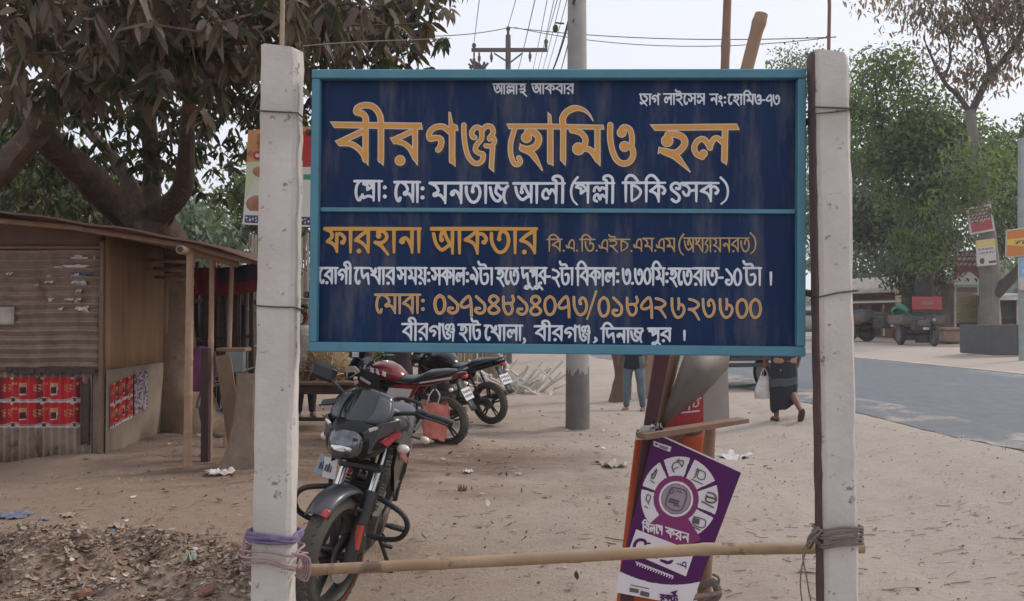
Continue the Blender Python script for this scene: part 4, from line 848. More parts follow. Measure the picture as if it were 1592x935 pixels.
for px, y0, y1 in ((745, 82, 100), (764, 82, 97), (824, 80, 96), (737, 82, 108)):
    b = MB(); b.tube([L2(px, y0), L2(px, y1)], .03, 6); b.rbox(L2(px, (y0 + y1) / 2), (.10, .1, .16), .02); b.build('drop_fuse', m_pw, t2)
b = MB(); rs = random.Random(4)
for k in range(26): 
    c = L2(742 + rs.uniform(-9, 12), 106 + rs.uniform(-5, 5), .5); b.tube([c, c + Vector((rs.uniform(-.2, .2), 0, rs.uniform(-.15, .25)))], .04, 5)
b.build('wire_tangle', m_pw, t2)
m_line = mat('aged line wire', (.16, .16, .18), .6); m_cable = mat('black service cable', (.03, .03, .033), .6)
def wire(A, B, r, m, label, sag=.3, group='overhead lines'):
    b = MB(); A, B = Vector(A), Vector(B); N = 14
    b.tube([A.lerp(B, i / N) - Vector((0, 0, sag * 4 * (i / N) * (1 - i / N))) for i in range(N + 1)], r, 5); return tag(b.build('overhead_line', m), label, 'wire', group)
for px, py, qx, lab in ((737, 66, 760, 'leftmost overhead line, rising from the left end of the crossarm'), (790, 41, 836, 'overhead line rising from the top of the distant power pole'), (849, 62, 900, 'overhead line rising from the right end of the crossarm')):
    wire(P(px, py, D2), P(qx + (qx - px) * .0, -130, 14), .011, m_line, lab, .05)
for (a, c, r, lab) in (((805, 112, 28), (845, -60, 14), .010, 'thin line passing left of the pole, the steepest of the close lines'), ((828, 112, 28), (862, -60, 14), .008, 'thin line just left of the three close parallel lines'), ((836, 112, 28), (874, -60, 14), .008, 'first of three close parallel lines left of the pole'), ((843, 112, 28), (886, -60, 14), .008, 'second of three close parallel lines left of the pole'), ((850, 112, 28), (897, -60, 14), .008, 'third of three close parallel lines left of the pole')):
    wire(P(*a), P(*c), r, m_line, lab, .05)
wire(P(893, 0, 12.1), P(858, 112, 26), .022, m_cable, 'thick black service cable dropping left from the utility pole', .1)
wire(P(892, 30, 12.1), P(866, 125, 26), .010, m_cable, 'thin black cable under the thick service cable', .1)
wire(P(640, 56, 26), P(792, 43, 30), .014, m_cable, 'nearly level line from the mango tree to the distant pole', .1)
wire(P(792, 43, 30), P(1300, 58, 24), .014, m_cable, 'upper of two level lines crossing right of the utility pole', .2)
wire(P(800, 43, 29.5), P(1300, 57.5, 24), .012, m_cable, 'lower sagging line crossing right of the utility pole', .42)
gp = P(1590, 540, 24.5); t3 = thing('lamp_post', 'pale green-grey pole at the far right edge by the orange banner', 'pole', (gp.x, gp.y, hz(gp.x, gp.y)))
b = MB(); b.tube([(0, 0, -.2), (0, 0, 4), (.02, 0, 6.1)], [.10, .09, .075], 12); b.build('shaft', mat('grey green paint', (.30, .34, .32), .7, c2=(.24, .27, .26), s2=4), t3)
b = MB(); b.tube([(.02, 0, 6.08), (.02, 0, 6.16)], [.085, .07], 12); b.build('cap', m_wire, t3)

# ------------------------------------------------------------------ foliage
def leaves(name, pos, dirs, length, width, mats, mi, parent, droop=.25, fold=.0, seed=0):
    """many separate leaf blades in one crown mesh: pos, dirs (n,3), length, width (n,), material index (n,)"""
    rs = np.random.RandomState(seed); n = len(pos); d = dirs / (np.linalg.norm(dirs, axis=1, keepdims=True) + 1e-9)
    r = rs.randn(n, 3); side_ = np.cross(d, r); side_ /= (np.linalg.norm(side_, axis=1, keepdims=True) + 1e-9); nn = np.cross(d, side_)
    L = length[:, None]; Wd = width[:, None]; V = np.zeros((n, 8, 3))
    dz = np.array([0, 0, -1.0]); curl = rs.uniform(-.25, .25, (n, 1)); tw_ = rs.uniform(-.5, .5, (n, 1))
    def mid(t): return pos + d * L * t + dz * L * droop * t * t + nn * L * curl * t * (1 - t) * 2
    V[:, 0] = mid(0); V[:, 7] = mid(1.0)
    for k, (t, w) in enumerate(((.2, .36), (.48, .5), (.78, .36))):
        sd = side_ + nn * tw_ * t; V[:, 1 + 2 * k] = mid(t) - sd * Wd * w + nn * Wd * fold; V[:, 2 + 2 * k] = mid(t) + sd * Wd * w + nn * Wd * fold
    me = bpy.data.meshes.new(name); b0 = np.arange(n)[:, None] * 8
    me.vertices.add(n * 8); me.vertices.foreach_set('co', V.reshape(-1))
    loops = np.concatenate([b0 + np.array([[0, 1, 2]]), b0 + np.array([[1, 3, 4, 2]]), b0 + np.array([[3, 5, 6, 4]]), b0 + np.array([[5, 7, 6]])], 1).reshape(-1)
    me.loops.add(n * 14); me.loops.foreach_set('vertex_index', loops)
    me.polygons.add(n * 4); st = (np.arange(n)[:, None] * 14 + np.array([[0, 3, 7, 11]])).reshape(-1); me.polygons.foreach_set('loop_start', st)
    for m in mats: me.materials.append(m)
    me.polygons.foreach_set('material_index', np.repeat(mi, 4)); me.update(calc_edges=True); me.validate()
    o = bpy.data.objects.new(name, me); COL.objects.link(o); o.parent = parent; return o
def leafmat(name, c, c2, rough=.55, tr=.42):
    m = mat(name, c, rough, c2=c2, s2=3.5, spec=.3); n = m.node_tree.nodes; l = m.node_tree.links; b = n['Principled BSDF']
    t = n.new('ShaderNodeBsdfTranslucent'); t.inputs[0].default_value = (c[0] * 1.6, c[1] * 1.7, c[2] * 1.1, 1); x = n.new('ShaderNodeMixShader'); x.inputs[0].default_value = tr       # thin blades let light through
    l.new(b.outputs[0], x.inputs[1]); l.new(t.outputs[0], x.inputs[2]); l.new(x.outputs[0], n['Material Output'].inputs['Surface']); return m
m_lb = leafmat('dusty brown leaf', (.115, .080, .060), (.070, .048, .037), tr=.2); m_lb2 = leafmat('grey brown leaf', (.21, .165, .135), (.13, .10, .08), tr=.2)
m_lg = leafmat('dark mango leaf', (.030, .040, .017), (.050, .055, .026)); m_ly = leafmat('olive yellow leaf', (.12, .115, .03), (.085, .085, .028)); m_lk = leafmat('blackish leaf', (.045, .035, .026), (.028, .026, .018))
# mango tree
base = Vector((-4.30, 11.6, 0)); mango = thing('mango_tree', 'big mango tree with dusty brown hanging leaves spreading over the tin shed', 'tree', base)
trk = MB(); rel = lambda *pts: [tuple(P(*p) - base) for p in pts]
tb = MB(); trunk_mesh(tb, [(.25, 0, -.15), (.10, 0, .25), (-.04, 0, .8), (-.10, .02, 1.6), (-.14, 0, 2.15)], [.62, .42, .29, .26, .26], 20, 1, .10); trunk_mesh(trk, [(-.14, 0, 2.05), (-.15, 0, 2.35)] + rel((228, 352, 11.4), (228, 330, 11.3)), [.25, .29, .36, .25], 20, 1, .10); tb.build('trunk_base', mat('dusty lower bark', (.27, .185, .125), .95, c2=(.18, .125, .09), s2=6, c3=(.11, .08, .06), s3=7, t3=.62, bump=.6, sb=22), mango)
limbs = [(rel((222, 352, 11.4), (180, 318, 11.0), (130, 268, 10.3), (85, 228, 9.6), (58, 196, 9.0)), [.30, .25, .22, .19, .17]),
         (rel((58, 198, 9.0), (80, 165, 8.3), (125, 128, 7.6), (160, 92, 7.1), (215, 38, 6.6), (290, -40, 6.2)), [.17, .15, .14, .13, .10, .07]),
         (rel((60, 200, 9.0), (30, 235, 9.0), (2, 270, 9.1), (-60, 300, 9.3)), [.16, .15, .14, .10]),
         (rel((60, 200, 9.0), (30, 140, 8.8), (20, 60, 8.6), (40, -40, 8.5)), [.14, .11, .09, .06]),
         (rel((232, 345, 11.4), (262, 320, 11.2), (284, 290, 10.9), (290, 240, 10.6), (292, 190, 10.2), (302, 130, 9.8), (345, 40, 9.2), (400, -60, 9)), [.22, .17, .15, .12, .10, .085, .06, .04]),
         (rel((232, 335, 11.4), (236, 270, 11.6), (232, 200, 11.6), (226, 110, 11.5), (230, 0, 11.4)), [.16, .13, .12, .10, .06]),
         (rel((235, 345, 11.5), (180, 250, 12.2), (120, 180, 12.8), (60, 60, 13)), [.14, .10, .08, .04]),
         (rel((302, 130, 9.8), (380, 90, 9.2), (480, 60, 8.8), (580, 30, 8.6), (650, 0, 8.6)), [.07, .055, .05, .04, .02]),
         (rel((215, 38, 6.6), (300, 70, 6.2), (380, 60, 6.0), (460, 20, 6.0)), [.06, .04, .03, .015]),
         (rel((125, 128, 7.6), (190, 150, 6.9), (250, 135, 6.4), (330, 140, 6.2)), [.035, .025, .02, .012]),
         (rel((80, 165, 8.3), (100, 100, 7.2), (60, 40, 6.4)), [.05, .035, .02])]
for pts, rad in limbs: trunk_mesh(trk, pts, [r_ * .82 for r_ in rad], 12, len(rad), .12)
rs = np.random.RandomState(21)
def inside(E, n, shell=.35):
    out = []
    tot = sum(e[1][0] * e[1][1] * e[1][2] for e in E)
    for c, r in E:
        k = int(n * r[0] * r[1] * r[2] / tot); u = rs.randn(k, 3); u /= np.linalg.norm(u, axis=1, keepdims=True); q = rs.rand(k, 1) ** shell
        out.append(np.array(c) + u * q * np.array(r))
    return np.concatenate(out)
def twig_clusters(E, ntw, per, shell=.5, spread=.9):
    """twig ends scattered through the crown; leaves radiate and droop from each end"""
    ends = inside(E, ntw, shell); pos, dr, cid = [], [], []
    for i, e in enumerate(ends):
        k = rs.randint(per[0], per[1]); az = rs.rand() * 6.28
        for j in range(k):
            a = az + 6.283 * j / k + rs.uniform(-.3, .3); el = rs.uniform(-1.1, .35)
            dr.append((math.cos(a) * math.cos(el), math.sin(a) * math.cos(el), math.sin(el) - .25)); pos.append(e + rs.randn(3) * .015); cid.append(i)
    return ends, np.array(pos), np.array(dr), np.array(cid)
def pv(px, py, d): p = P(px, py, d); return (p.x, p.y, p.z)
EN = [(pv(330, 70, 5.6), (1.1, .9, .42)), (pv(150, 40, 5.8), (1.1, 1.0, .5)), (pv(20, 75, 6.2), (.7, .7, .40)), (pv(270, 110, 6.4), (.55, .5, .30)), (pv(470, 20, 6.2), (.9, .8, .45)), (pv(330, -60, 5.8), (1.9, 1.2, .55)), (pv(590, 10, 7.2), (.55, .8, .45)), (pv(60, 10, 5.6), (.9, .9, .5))]
EF = [(pv(150, 30, 9.4), (2.8, 1.8, 1.25)), (pv(420, 20, 9.3), (2.0, 1.8, 1.2)), (pv(575, 35, 9.2), (.78, 1.5, .95)), (pv(640, -20, 9.3), (.5, 1.3, .6)), (pv(120, 160, 11.5), (2.4, 1.3, 1.15)), (pv(330, 170, 12.0), (1.35, 1.3, 1.25)), (pv(440, 150, 11.0), (1.0, 1.3, 1.0)), (pv(20, 250, 12.5), (1.6, 1.2, .9)), (pv(540, 110, 10.2), (.75, 1.2, .7)), (pv(140, 300, 13.3), (1.6, .8, .7)), (pv(330, 260, 13), (.75, .7, .75)), (pv(40, 320, 13.4), (1.4, .8, .5)), (pv(300, -120, 10), (3.6, 2.5, 1.5))]
be = np.array(base)
# near twigs with large hanging leaves
ends, pos, dr, cid = twig_clusters(EN, 300, (6, 11), .45); n = len(pos); br = ends[:, 0] * 0
tone = rs.rand(len(ends)); mi = np.where(tone[cid] < .50, 0, np.where(tone[cid] < .72, 1, np.where(tone[cid] < .82, 2, np.where(tone[cid] < .96, 4, 3)))); mi = np.where(rs.rand(n) < .22, rs.choice([0, 1, 2, 4], n), mi)
leaves('crown', pos - be, dr, rs.uniform(.09, .20, n), rs.uniform(.034, .062, n), [m_lb, m_lb2, m_lg, m_ly, m_lk], mi, mango, .45, .18, 1)
tw = MB()
limbp = np.concatenate([np.array(smooth_pts(p_, 4)) for p_, r_ in limbs])
for i, e in enumerate(ends):
    if i % 2: continue
    k = np.argmin(np.linalg.norm(limbp - (e - be), axis=1)); a = Vector(limbp[k]); c = Vector(e - be); m_ = (a + c) / 2 + Vector(tuple(rs.randn(3) * .10)) + Vector((0, 0, .06)); tw.tube(smooth_pts([a, m_, c], 4), [.014, .012, .011, .010, .009, .008, .007, .006, .005], 5)
tw.build('twigs', m_bark, mango)
trk.build('trunk', m_bark, mango)
ends, pos, dr, cid = twig_clusters(EF, 2250, (6, 10), .42); n = len(pos); tone = rs.rand(len(ends))
low = (pos[:, 2] < 4.2) & (pos[:, 1] > 10.2)
mi = np.where(tone[cid] < .34, 0, np.where(tone[cid] < .46, 1, np.where(tone[cid] < .78, 4, 2))); mi = np.where(low & (mi < 2) & (rs.rand(n) < .75), 2, mi); mi = np.where(low & (rs.rand(n) < .06), 3, mi)
leaves('crown', pos - be, dr, rs.uniform(.10, .18, n), rs.uniform(.036, .060, n), [m_lb, m_lb2, m_lg, m_ly, m_lk], mi, mango, .4, .12, 2)

# trees across the road
m_g1 = leafmat('fresh green leaf', (.155, .215, .065), (.105, .155, .05)); m_g2 = leafmat('mid green leaf', (.11, .15, .06), (.078, .108, .048)); m_g3 = leafmat('grey dusty green leaf', (.145, .148, .13), (.10, .105, .092)); m_g4 = leafmat('dark shade leaf', (.055, .064, .055), (.040, .05, .042)); m_dry = leafmat('dry pod brown', (.25, .175, .135), (.17, .12, .095))
m_gt = mat('grey road tree bark', (.20, .185, .165), .95, c2=(.15, .135, .12), s2=2.5, c3=(.10, .09, .08), s3=4, t3=.62, bump=.5, sb=12)
m_dt = mat('dark limb bark', (.055, .045, .042), .9, c2=(.085, .07, .06), s2=4, bump=.4, sb=14)
def road_tree(name, label, at, E, limbs_, mats, wts, nleaf, llen, group=None, shell=.5, droop=.2, barkm=None, seed=0, clump=.35, gap=None):
    global rs
    rs = np.random.RandomState(seed + 50); base = Vector(at); t = thing(name, label, 'tree', base, group=group); b = MB(); bv = np.array(base)
    for i, (pts, rad) in enumerate(limbs_):
        trunk_mesh(b, [tuple(Vector(p) - base) for p in pts], rad, 10, len(rad) + seed, .10)
        b.build('limb' if i else 'trunk', m_dt if i else (barkm or m_gt), t); b = MB()
    cl = inside(E, nleaf // 14, shell); k = 14; n = len(cl) * k
    pos = np.repeat(cl, k, 0) + rs.randn(n, 3) * clump * np.array([1, 1, .7]); tone = rs.rand(len(cl)); cum = np.cumsum(wts) / sum(wts); mi = np.repeat(np.searchsorted(cum, tone), k); mi = np.where(rs.rand(n) < .15, rs.randint(0, len(mats), n), mi)
    d = rs.randn(n, 3); d[:, 2] -= .4
    if gap is not None:
        keep = gap(pos); pos, d, mi = pos[keep], d[keep], mi[keep]; n = len(pos)
    leaves('crown', pos - bv, d, rs.uniform(.7, 1.3, n) * llen, rs.uniform(.35, .6, n) * llen, mats, mi, t, droop, .1, seed)
    return t
def gpt(px, d, off=0): p = P(px, 495, d); return (p.x, p.y, hz(p.x, p.y) + off)
D = 41
road_tree('road_tree', 'leafy fresh green tree in the middle of the row across the road', gpt(1440, D), [(pv(1420, 200, D), (2.6, 2.2, 2.2)), (pv(1380, 110, D), (1.6, 1.6, 1.3)), (pv(1475, 240, D - 1), (2.6, 2, 1.9)), (pv(1370, 245, D), (1.8, 1.8, 1.4)), (pv(1440, 300, D - 1), (2.4, 1.8, 1.2)), (pv(1430, 385, D - 2), (1.5, 1.2, 1.3)), (pv(1500, 255, 35.2), (1.35, .8, 1.1)), (pv(1535, 290, 35.2), (1.0, .7, .9)), (pv(1480, 315, 35.5), (1.1, .8, 1.0)), (pv(1540, 300, D - 1), (1.8, 1.6, 2.1)), (pv(1330, 170, D + 1), (1.2, 1.4, 1.4))],
          [([gpt(1440, D, -.2), pv(1438, 440, D), pv(1432, 350, D), pv(1425, 220, D)], [.5, .38, .3, .12]), ([pv(1432, 350, D), pv(1380, 240, D), pv(1360, 130, D)], [.2, .12, .05]), ([pv(1432, 360, D), pv(1480, 280, D), pv(1490, 200, D)], [.2, .12, .05])],
          [m_g1, m_g2, m_g3, m_g4], [6, 4, 2, .6], 23000, .21, 'trees across the road', seed=1, barkm=m_dt)
road_tree('road_tree', 'dark dusty low tree overhanging the red shop across the road', gpt(1395, 46), [(pv(1400, 350, 46), (2.6, 2.2, 1.9)), (pv(1350, 330, 47), (2.0, 2, 1.9)), (pv(1420, 415, 44), (1.9, 1.6, 1.3)), (pv(1335, 260, 48), (1.6, 1.6, 1.7)), (pv(1460, 380, 45), (1.4, 1.3, 1.4))],
          [([gpt(1418, 46, -.2), pv(1414, 460, 46), pv(1402, 400, 46), pv(1390, 330, 46)], [.55, .42, .3, .1]), ([pv(1410, 450, 46), pv(1440, 400, 46), pv(1465, 360, 46)], [.2, .14, .05])],
          [m_g4, m_g3, m_g2], [4, 5, 1.2], 15000, .22, 'trees across the road', seed=2, barkm=m_dt)
road_tree('road_tree', 'thin pale green tree behind the top of the right concrete post', gpt(1275, 52), [(pv(1260, 120, 52), (2.3, 2, 1.7)), (pv(1310, 170, 52), (2.0, 2, 2.2)), (pv(1225, 95, 52), (1.3, 1.4, .9)), (pv(1265, 210, 52), (2.2, 2, 2.0)), (pv(1270, 330, 52), (2.2, 2, 2.8))],
          [([gpt(1275, 52, -.2), pv(1275, 400, 52), pv(1270, 250, 52), pv(1262, 110, 52)], [.4, .32, .24, .06])], [m_g3, m_g2, m_g1, m_g4], [4, 3, 2, 2], 9000, .20, 'trees across the road', shell=.62, seed=3, barkm=m_dt, clump=.5)
DT = 36.5
road_tree('pod_tree', 'tall half bare tree hung with dry brown pods at the upper right', gpt(1515, DT), [(pv(1545, 20, DT), (1.9, 1.8, 1.2)), (pv(1480, 30, DT), (1.6, 1.5, .8)), (pv(1585, 70, DT), (1.2, 1.3, 1.3)), (pv(1410, 15, DT), (1.7, 1.3, .5)), (pv(1360, -5, DT), (1.0, 1.0, .3)), (pv(1475, 100, DT), (.9, 1, .8)), (pv(1540, -60, DT), (3.2, 2.2, 1.3)), (pv(1630, 0, DT), (1.4, 1.6, 1.6)), (pv(1520, 120, DT), (1.4, 1.2, .9))],
          [([gpt(1541, DT, -.3), gpt(1540, DT, .25), pv(1539, 470, DT), pv(1538, 415, DT), pv(1531, 330, DT), pv(1516, 240, DT), pv(1508, 172, DT)], [.62, .46, .38, .40, .28, .22, .18]),
           ([pv(1508, 175, DT), pv(1490, 150, DT), pv(1466, 125, DT), pv(1440, 70, DT)], [.12, .10, .07, .04]), ([pv(1508, 180, DT), pv(1530, 135, DT), pv(1555, 100, DT), pv(1580, 66, DT), pv(1600, 20, DT)], [.16, .13, .12, .11, .08]),
           ([pv(1540, 118, DT), pv(1535, 85, DT), pv(1528, 62, DT), pv(1518, 40, DT), pv(1500, 0, DT)], [.11, .10, .11, .07, .03]), ([pv(1585, 60, DT), pv(1590, 40, DT), pv(1584, 0, DT)], [.1, .08, .05]), ([pv(1528, 62, DT), pv(1545, 40, DT), pv(1550, -10, DT)], [.07, .05, .02]), ([pv(1466, 125, DT), pv(1478, 90, DT), pv(1470, 40, DT)], [.07, .05, .02]),
           ([pv(1541, 462, DT), pv(1557, 447, DT - .3), pv(1582, 422, DT - .5), pv(1610, 380, DT - .8)], [.30, .24, .19, .14])],
          [m_dry, m_lb, m_g3], [8, 2, 1], 7600, .19, 'trees across the road', shell=.8, droop=.8, seed=4, barkm=m_gt, clump=.45)
road_tree('road_tree', 'shaded green tree at the right edge behind the orange banner', gpt(1580, 43), [(pv(1560, 250, 43), (1.8, 1.6, 1.5)), (pv(1590, 330, 43), (1.8, 1.6, 2.0)), (pv(1640, 250, 43), (2.2, 2, 2.6)), (pv(1550, 370, 43), (1.0, 1.2, 1.0))],
          [([gpt(1600, 43, -.2), pv(1598, 420, 43), pv(1590, 300, 43)], [.4, .3, .12])], [m_g2, m_g3, m_g4, m_g1], [3, 3, 2, 1], 10000, .22, 'trees across the road', seed=5, barkm=m_dt)
# pale misty trees seen past the shed roof, and the wood that closes the horizon
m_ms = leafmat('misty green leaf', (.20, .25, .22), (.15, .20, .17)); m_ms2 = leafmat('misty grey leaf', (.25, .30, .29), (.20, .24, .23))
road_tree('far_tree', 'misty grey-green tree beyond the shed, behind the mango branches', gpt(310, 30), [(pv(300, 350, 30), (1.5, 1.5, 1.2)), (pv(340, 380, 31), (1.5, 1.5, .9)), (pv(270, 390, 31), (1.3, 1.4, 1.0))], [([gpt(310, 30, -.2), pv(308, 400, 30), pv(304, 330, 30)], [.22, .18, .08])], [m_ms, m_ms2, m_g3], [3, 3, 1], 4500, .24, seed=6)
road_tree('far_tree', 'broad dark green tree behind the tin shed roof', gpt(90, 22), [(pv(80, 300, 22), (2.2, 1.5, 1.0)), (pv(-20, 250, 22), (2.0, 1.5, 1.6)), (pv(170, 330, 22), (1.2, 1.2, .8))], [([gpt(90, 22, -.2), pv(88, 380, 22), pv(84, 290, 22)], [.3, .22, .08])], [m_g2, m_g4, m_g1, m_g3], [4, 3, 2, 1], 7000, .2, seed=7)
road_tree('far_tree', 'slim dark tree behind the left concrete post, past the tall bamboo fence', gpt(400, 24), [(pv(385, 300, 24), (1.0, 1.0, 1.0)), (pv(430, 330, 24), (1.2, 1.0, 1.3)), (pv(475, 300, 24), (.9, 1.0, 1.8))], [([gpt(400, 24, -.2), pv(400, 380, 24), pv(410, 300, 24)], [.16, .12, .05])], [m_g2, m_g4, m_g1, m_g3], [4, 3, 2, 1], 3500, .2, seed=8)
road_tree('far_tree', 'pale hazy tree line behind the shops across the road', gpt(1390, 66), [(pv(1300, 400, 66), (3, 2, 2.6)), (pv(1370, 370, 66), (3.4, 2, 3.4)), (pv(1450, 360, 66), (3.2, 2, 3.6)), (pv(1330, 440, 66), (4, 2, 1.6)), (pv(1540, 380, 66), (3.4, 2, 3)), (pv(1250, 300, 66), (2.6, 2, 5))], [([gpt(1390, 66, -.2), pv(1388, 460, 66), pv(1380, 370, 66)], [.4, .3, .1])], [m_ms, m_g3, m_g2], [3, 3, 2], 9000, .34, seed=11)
rs = np.random.RandomState(99); N = 26000; ang = rs.uniform(R(-75), R(62), N); dist = rs.uniform(95, 130, N); hgt = 9 * (1 + .45 * np.sin(ang * 13) + .3 * np.sin(ang * 31 + 1) + .2 * np.sin(ang * 67)) * .75
pos = np.stack([np.sin(ang) * dist, np.cos(ang) * dist, rs.rand(N) ** .8 * hgt], 1); mi = rs.randint(0, 3, N)
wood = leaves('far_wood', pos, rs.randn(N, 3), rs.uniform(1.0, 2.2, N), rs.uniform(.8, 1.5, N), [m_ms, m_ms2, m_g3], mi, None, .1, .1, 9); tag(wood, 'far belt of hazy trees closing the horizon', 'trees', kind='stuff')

# ------------------------------------------------------------------ shops, boards and carts across the road
m_rbr = mat('dull red painted boards', (.22, .085, .075), .8, c2=(.16, .062, .055), s2=1.5, c3=(.10, .05, .045), s3=3, t3=.62, bump=.1, sb=8)
m_roofp = mat('pale roofing tin', (.42, .40, .36), .6, c2=(.30, .27, .24), s2=2)
m_crm = mat('cream plaster', (.50, .42, .27), .85, c2=(.42, .34, .22), s2=2); m_navy = mat('dark blue paint', (.03, .04, .075), .6, c2=(.02, .03, .06), s2=3); m_wht = mat('whitewashed timber', (.55, .53, .50), .8, c2=(.42, .40, .37), s2=3)
m_yel = mat('faded yellow shutter', (.36, .30, .16), .6, c2=(.28, .235, .13), s2=3); m_pink = mat('brownish pink plaster', (.26, .18, .16), .85, c2=(.2, .14, .125), s2=2)
def at2(px, d, dz=0): p = P(px, 495, d); return Vector((p.x, p.y, hz(p.x, p.y) + dz))
DS = 52
a, c = at2(1296, DS + 4), at2(1424, DS - 3); sh2 = thing('red_shop', 'long dull red shop with a pale tin roof across the road', 'shop', a); dv = (c - a); Ls = dv.length; ez = math.atan2(dv.y, dv.x); sh2.rotation_euler = (0, 0, ez)
b = MB(); b.rbox((Ls / 2, 1.5, 1.25), (Ls, 3, 2.9), .02); b.build('wall', m_rbr, sh2, smooth=False)
b = MB(); b.grid(lambda u, v: (-.4 + (Ls + .8) * u, -.75 + 4.2 * v, 2.55 + 1.0 * min(v, .5) * 2 - max(v - .5, 0) * 2 + .02 * math.sin(u * 300)), 120, 6); b.build('roof', m_roofp, sh2, solid=.03)
b = MB(); b.grid(lambda u, v: (-.2 + (Ls + .4) * u, -1.15 + 1.15 * v, 1.98 + .22 * v), 40, 2); b.build('awning', m_wht, sh2, solid=.03)
for k in range(7):
    b = MB(); b.rbox((.5 + k * (Ls - 1) / 6, -.012, 1.0), (.07 if k % 2 else .16, .04, 1.8), .01); b.build('batten', m_wht if k == 4 else m_dark, sh2, smooth=False)
b = MB(); b.rbox((Ls * .55, -.01, 1.0), (.75, .03, 1.75), .01); b.build('doorway', m_dark, sh2, smooth=False)
DK = 47
a = at2(1421, DK); k1 = thing('cream_stall', 'small stall with a cream gable and dark opening beside the red shop', 'stall', a)
b = MB(); b.rbox((.8, 1.2, 1.4), (1.6, 2.2, 2.9), .02); b.build('wall', m_crm, k1, smooth=False)
b = MB(); b.rbox((.45, .06, .95), (1.05, .12, 1.9), .01); b.build('opening', m_navy, k1, smooth=False)
for x in (0, 1.0):
    b = MB(); b.rbox((x, -.5, 1.0), (.09, .09, 2.1), .01); b.build('post', m_wht, k1, smooth=False)
b = MB(); b.grid(lambda u, v: (-.25 + 2.1 * u, -.8 + 1.0 * v, 2.05 + .5 * v), 8, 2); b.build('awning', m_crm, k1, solid=.03)
DY = 44
a = at2(1483, DY); k2 = thing('shutter_shop', 'narrow shop with a faded yellow shutter above a dark blue base', 'shop', a); w2 = (1524 - 1483) / F * DY
b = MB(); b.rbox((w2 / 2, 1.0, 1.35), (w2 + .3, 1.8, 2.9), .02); b.build('wall', m_pink, k2, smooth=False)
b = MB(); b.grid(lambda u, v: (.1 + (w2 - .25) * u, .075 + .012 * math.sin(v * 100), .85 + 1.55 * v), 2, 90); b.build('shutter', m_yel, k2)
b = MB(); b.rbox((w2 / 2 - .02, .06, .50), (w2 - .2, .10, .72), .01); b.build('base_panel', m_navy, k2, smooth=False)
for x in (0, w2 - .12, w2 + .12):
    b = MB(); b.rbox((x, -.1, 1.2), (.075, .075, 2.5), .01); b.build('post', m_wht, k2, smooth=False)
a = at2(1545, 42); k3 = thing('grey_stall', 'open grey stall with white posts behind the big tree trunk', 'stall', a)
b = MB(); b.rbox((2.0, 1.2, 1.1), (4.2, .1, 2.2), .01); b.build('rear_wall', mat('grey green boards', (.20, .21, .19), .8, c2=(.15, .16, .145), s2=3), k3, smooth=False)
b = MB(); b.grid(lambda u, v: (-.3 + 4.6 * u, -.5 + 2.0 * v, 1.95 + .35 * v), 12, 2); b.build('roof', m_roofp, k3, solid=.03)
for x in (.25, 1.1, 2.4, 3.6):
    b = MB(); b.rbox((x, 0, 1.0), (.08, .08, 2.0), .01); b.build('post', m_wht, k3, smooth=False)
b = MB(); b.rbox((2.9, .3, .9), (2.4, .3, 1.9), .02); b.build('side_wall', m_pink, k3, smooth=False)
b = MB(); b.rbox((.7, .4, .75), (.9, .5, .7), .02); b.build('counter', m_dark, k3, smooth=False)
# boards
def board(name, label, cat, px, d, bg, pat, mats_, nu=70, nv=50, posts=True, thick=.03):
    c = [P(x, y, d) for x, y in px]; o0 = (c[0] + c[1] + c[2] + c[3]) / 4; t = thing(name, label, cat, o0)
    f = lambda u, v: (c[0] * (1 - u) + c[1] * u) * v + (c[3] * (1 - u) + c[2] * u) * (1 - v) - o0
    b = MB(); b.grid(lambda u, v: tuple(f(u, v)), nu, nv, mif=pat); b.build('painted_sheet', mats_, t, smooth=False)
    b = MB(); n = Vector((0, .03, 0)); rim = [f(0, 0), f(1, 0), f(1, 1), f(0, 1)]
    for i in range(4): b.tube([rim[i] + n, rim[(i + 1) % 4] + n], .025, 6)
    b.grid(lambda u, v: tuple(f(u, v) + n), 1, 1); b.build('backing_frame', m_wht, t, smooth=False)
    if posts:
        for u in (.06, .94):
            p = f(u, 0) + n; g = hz(p.x + o0.x, p.y + o0.y) - o0.z; b = MB(); b.tube([p + Vector((0, .04, 0)), Vector((p.x, p.y + .04, g))], .04, 6); b.build('post', m_wht, t)
    return t
def scribble(u, v, rows, top, bot, x0=.08, x1=.92, s=0, dens=.0):
    if not (x0 < u < x1 and bot < v < top): return False
    r = (top - v) / (top - bot) * rows; fr = r % 1
    if fr < .2 or fr > .85: return False
    if fr < .32: return math.sin(u * 29 + int(r) * 3 + s) > -.75
    return math.sin(u * 83 + int(r) * 9 + s) + math.sin(u * 37 + int(r) * 4 + fr * 5) + .8 * math.sin(u * 151 + fr * 9) > .35 + dens
bm = [mat('board white', (.52, .50, .47), .6, c2=(.44, .42, .40), s2=3), mat('board maroon', (.17, .05, .06), .6, c2=(.13, .04, .05), s2=3), mat('board red', (.36, .07, .075), .6), mat('board yellow', (.60, .42, .08), .6), mat('board orange', (.50, .18, .05), .6), mat('board blue', (.18, .38, .58), .6), mat('board black', (.04, .035, .04), .6), mat('board green', (.20, .27, .20), .6)]
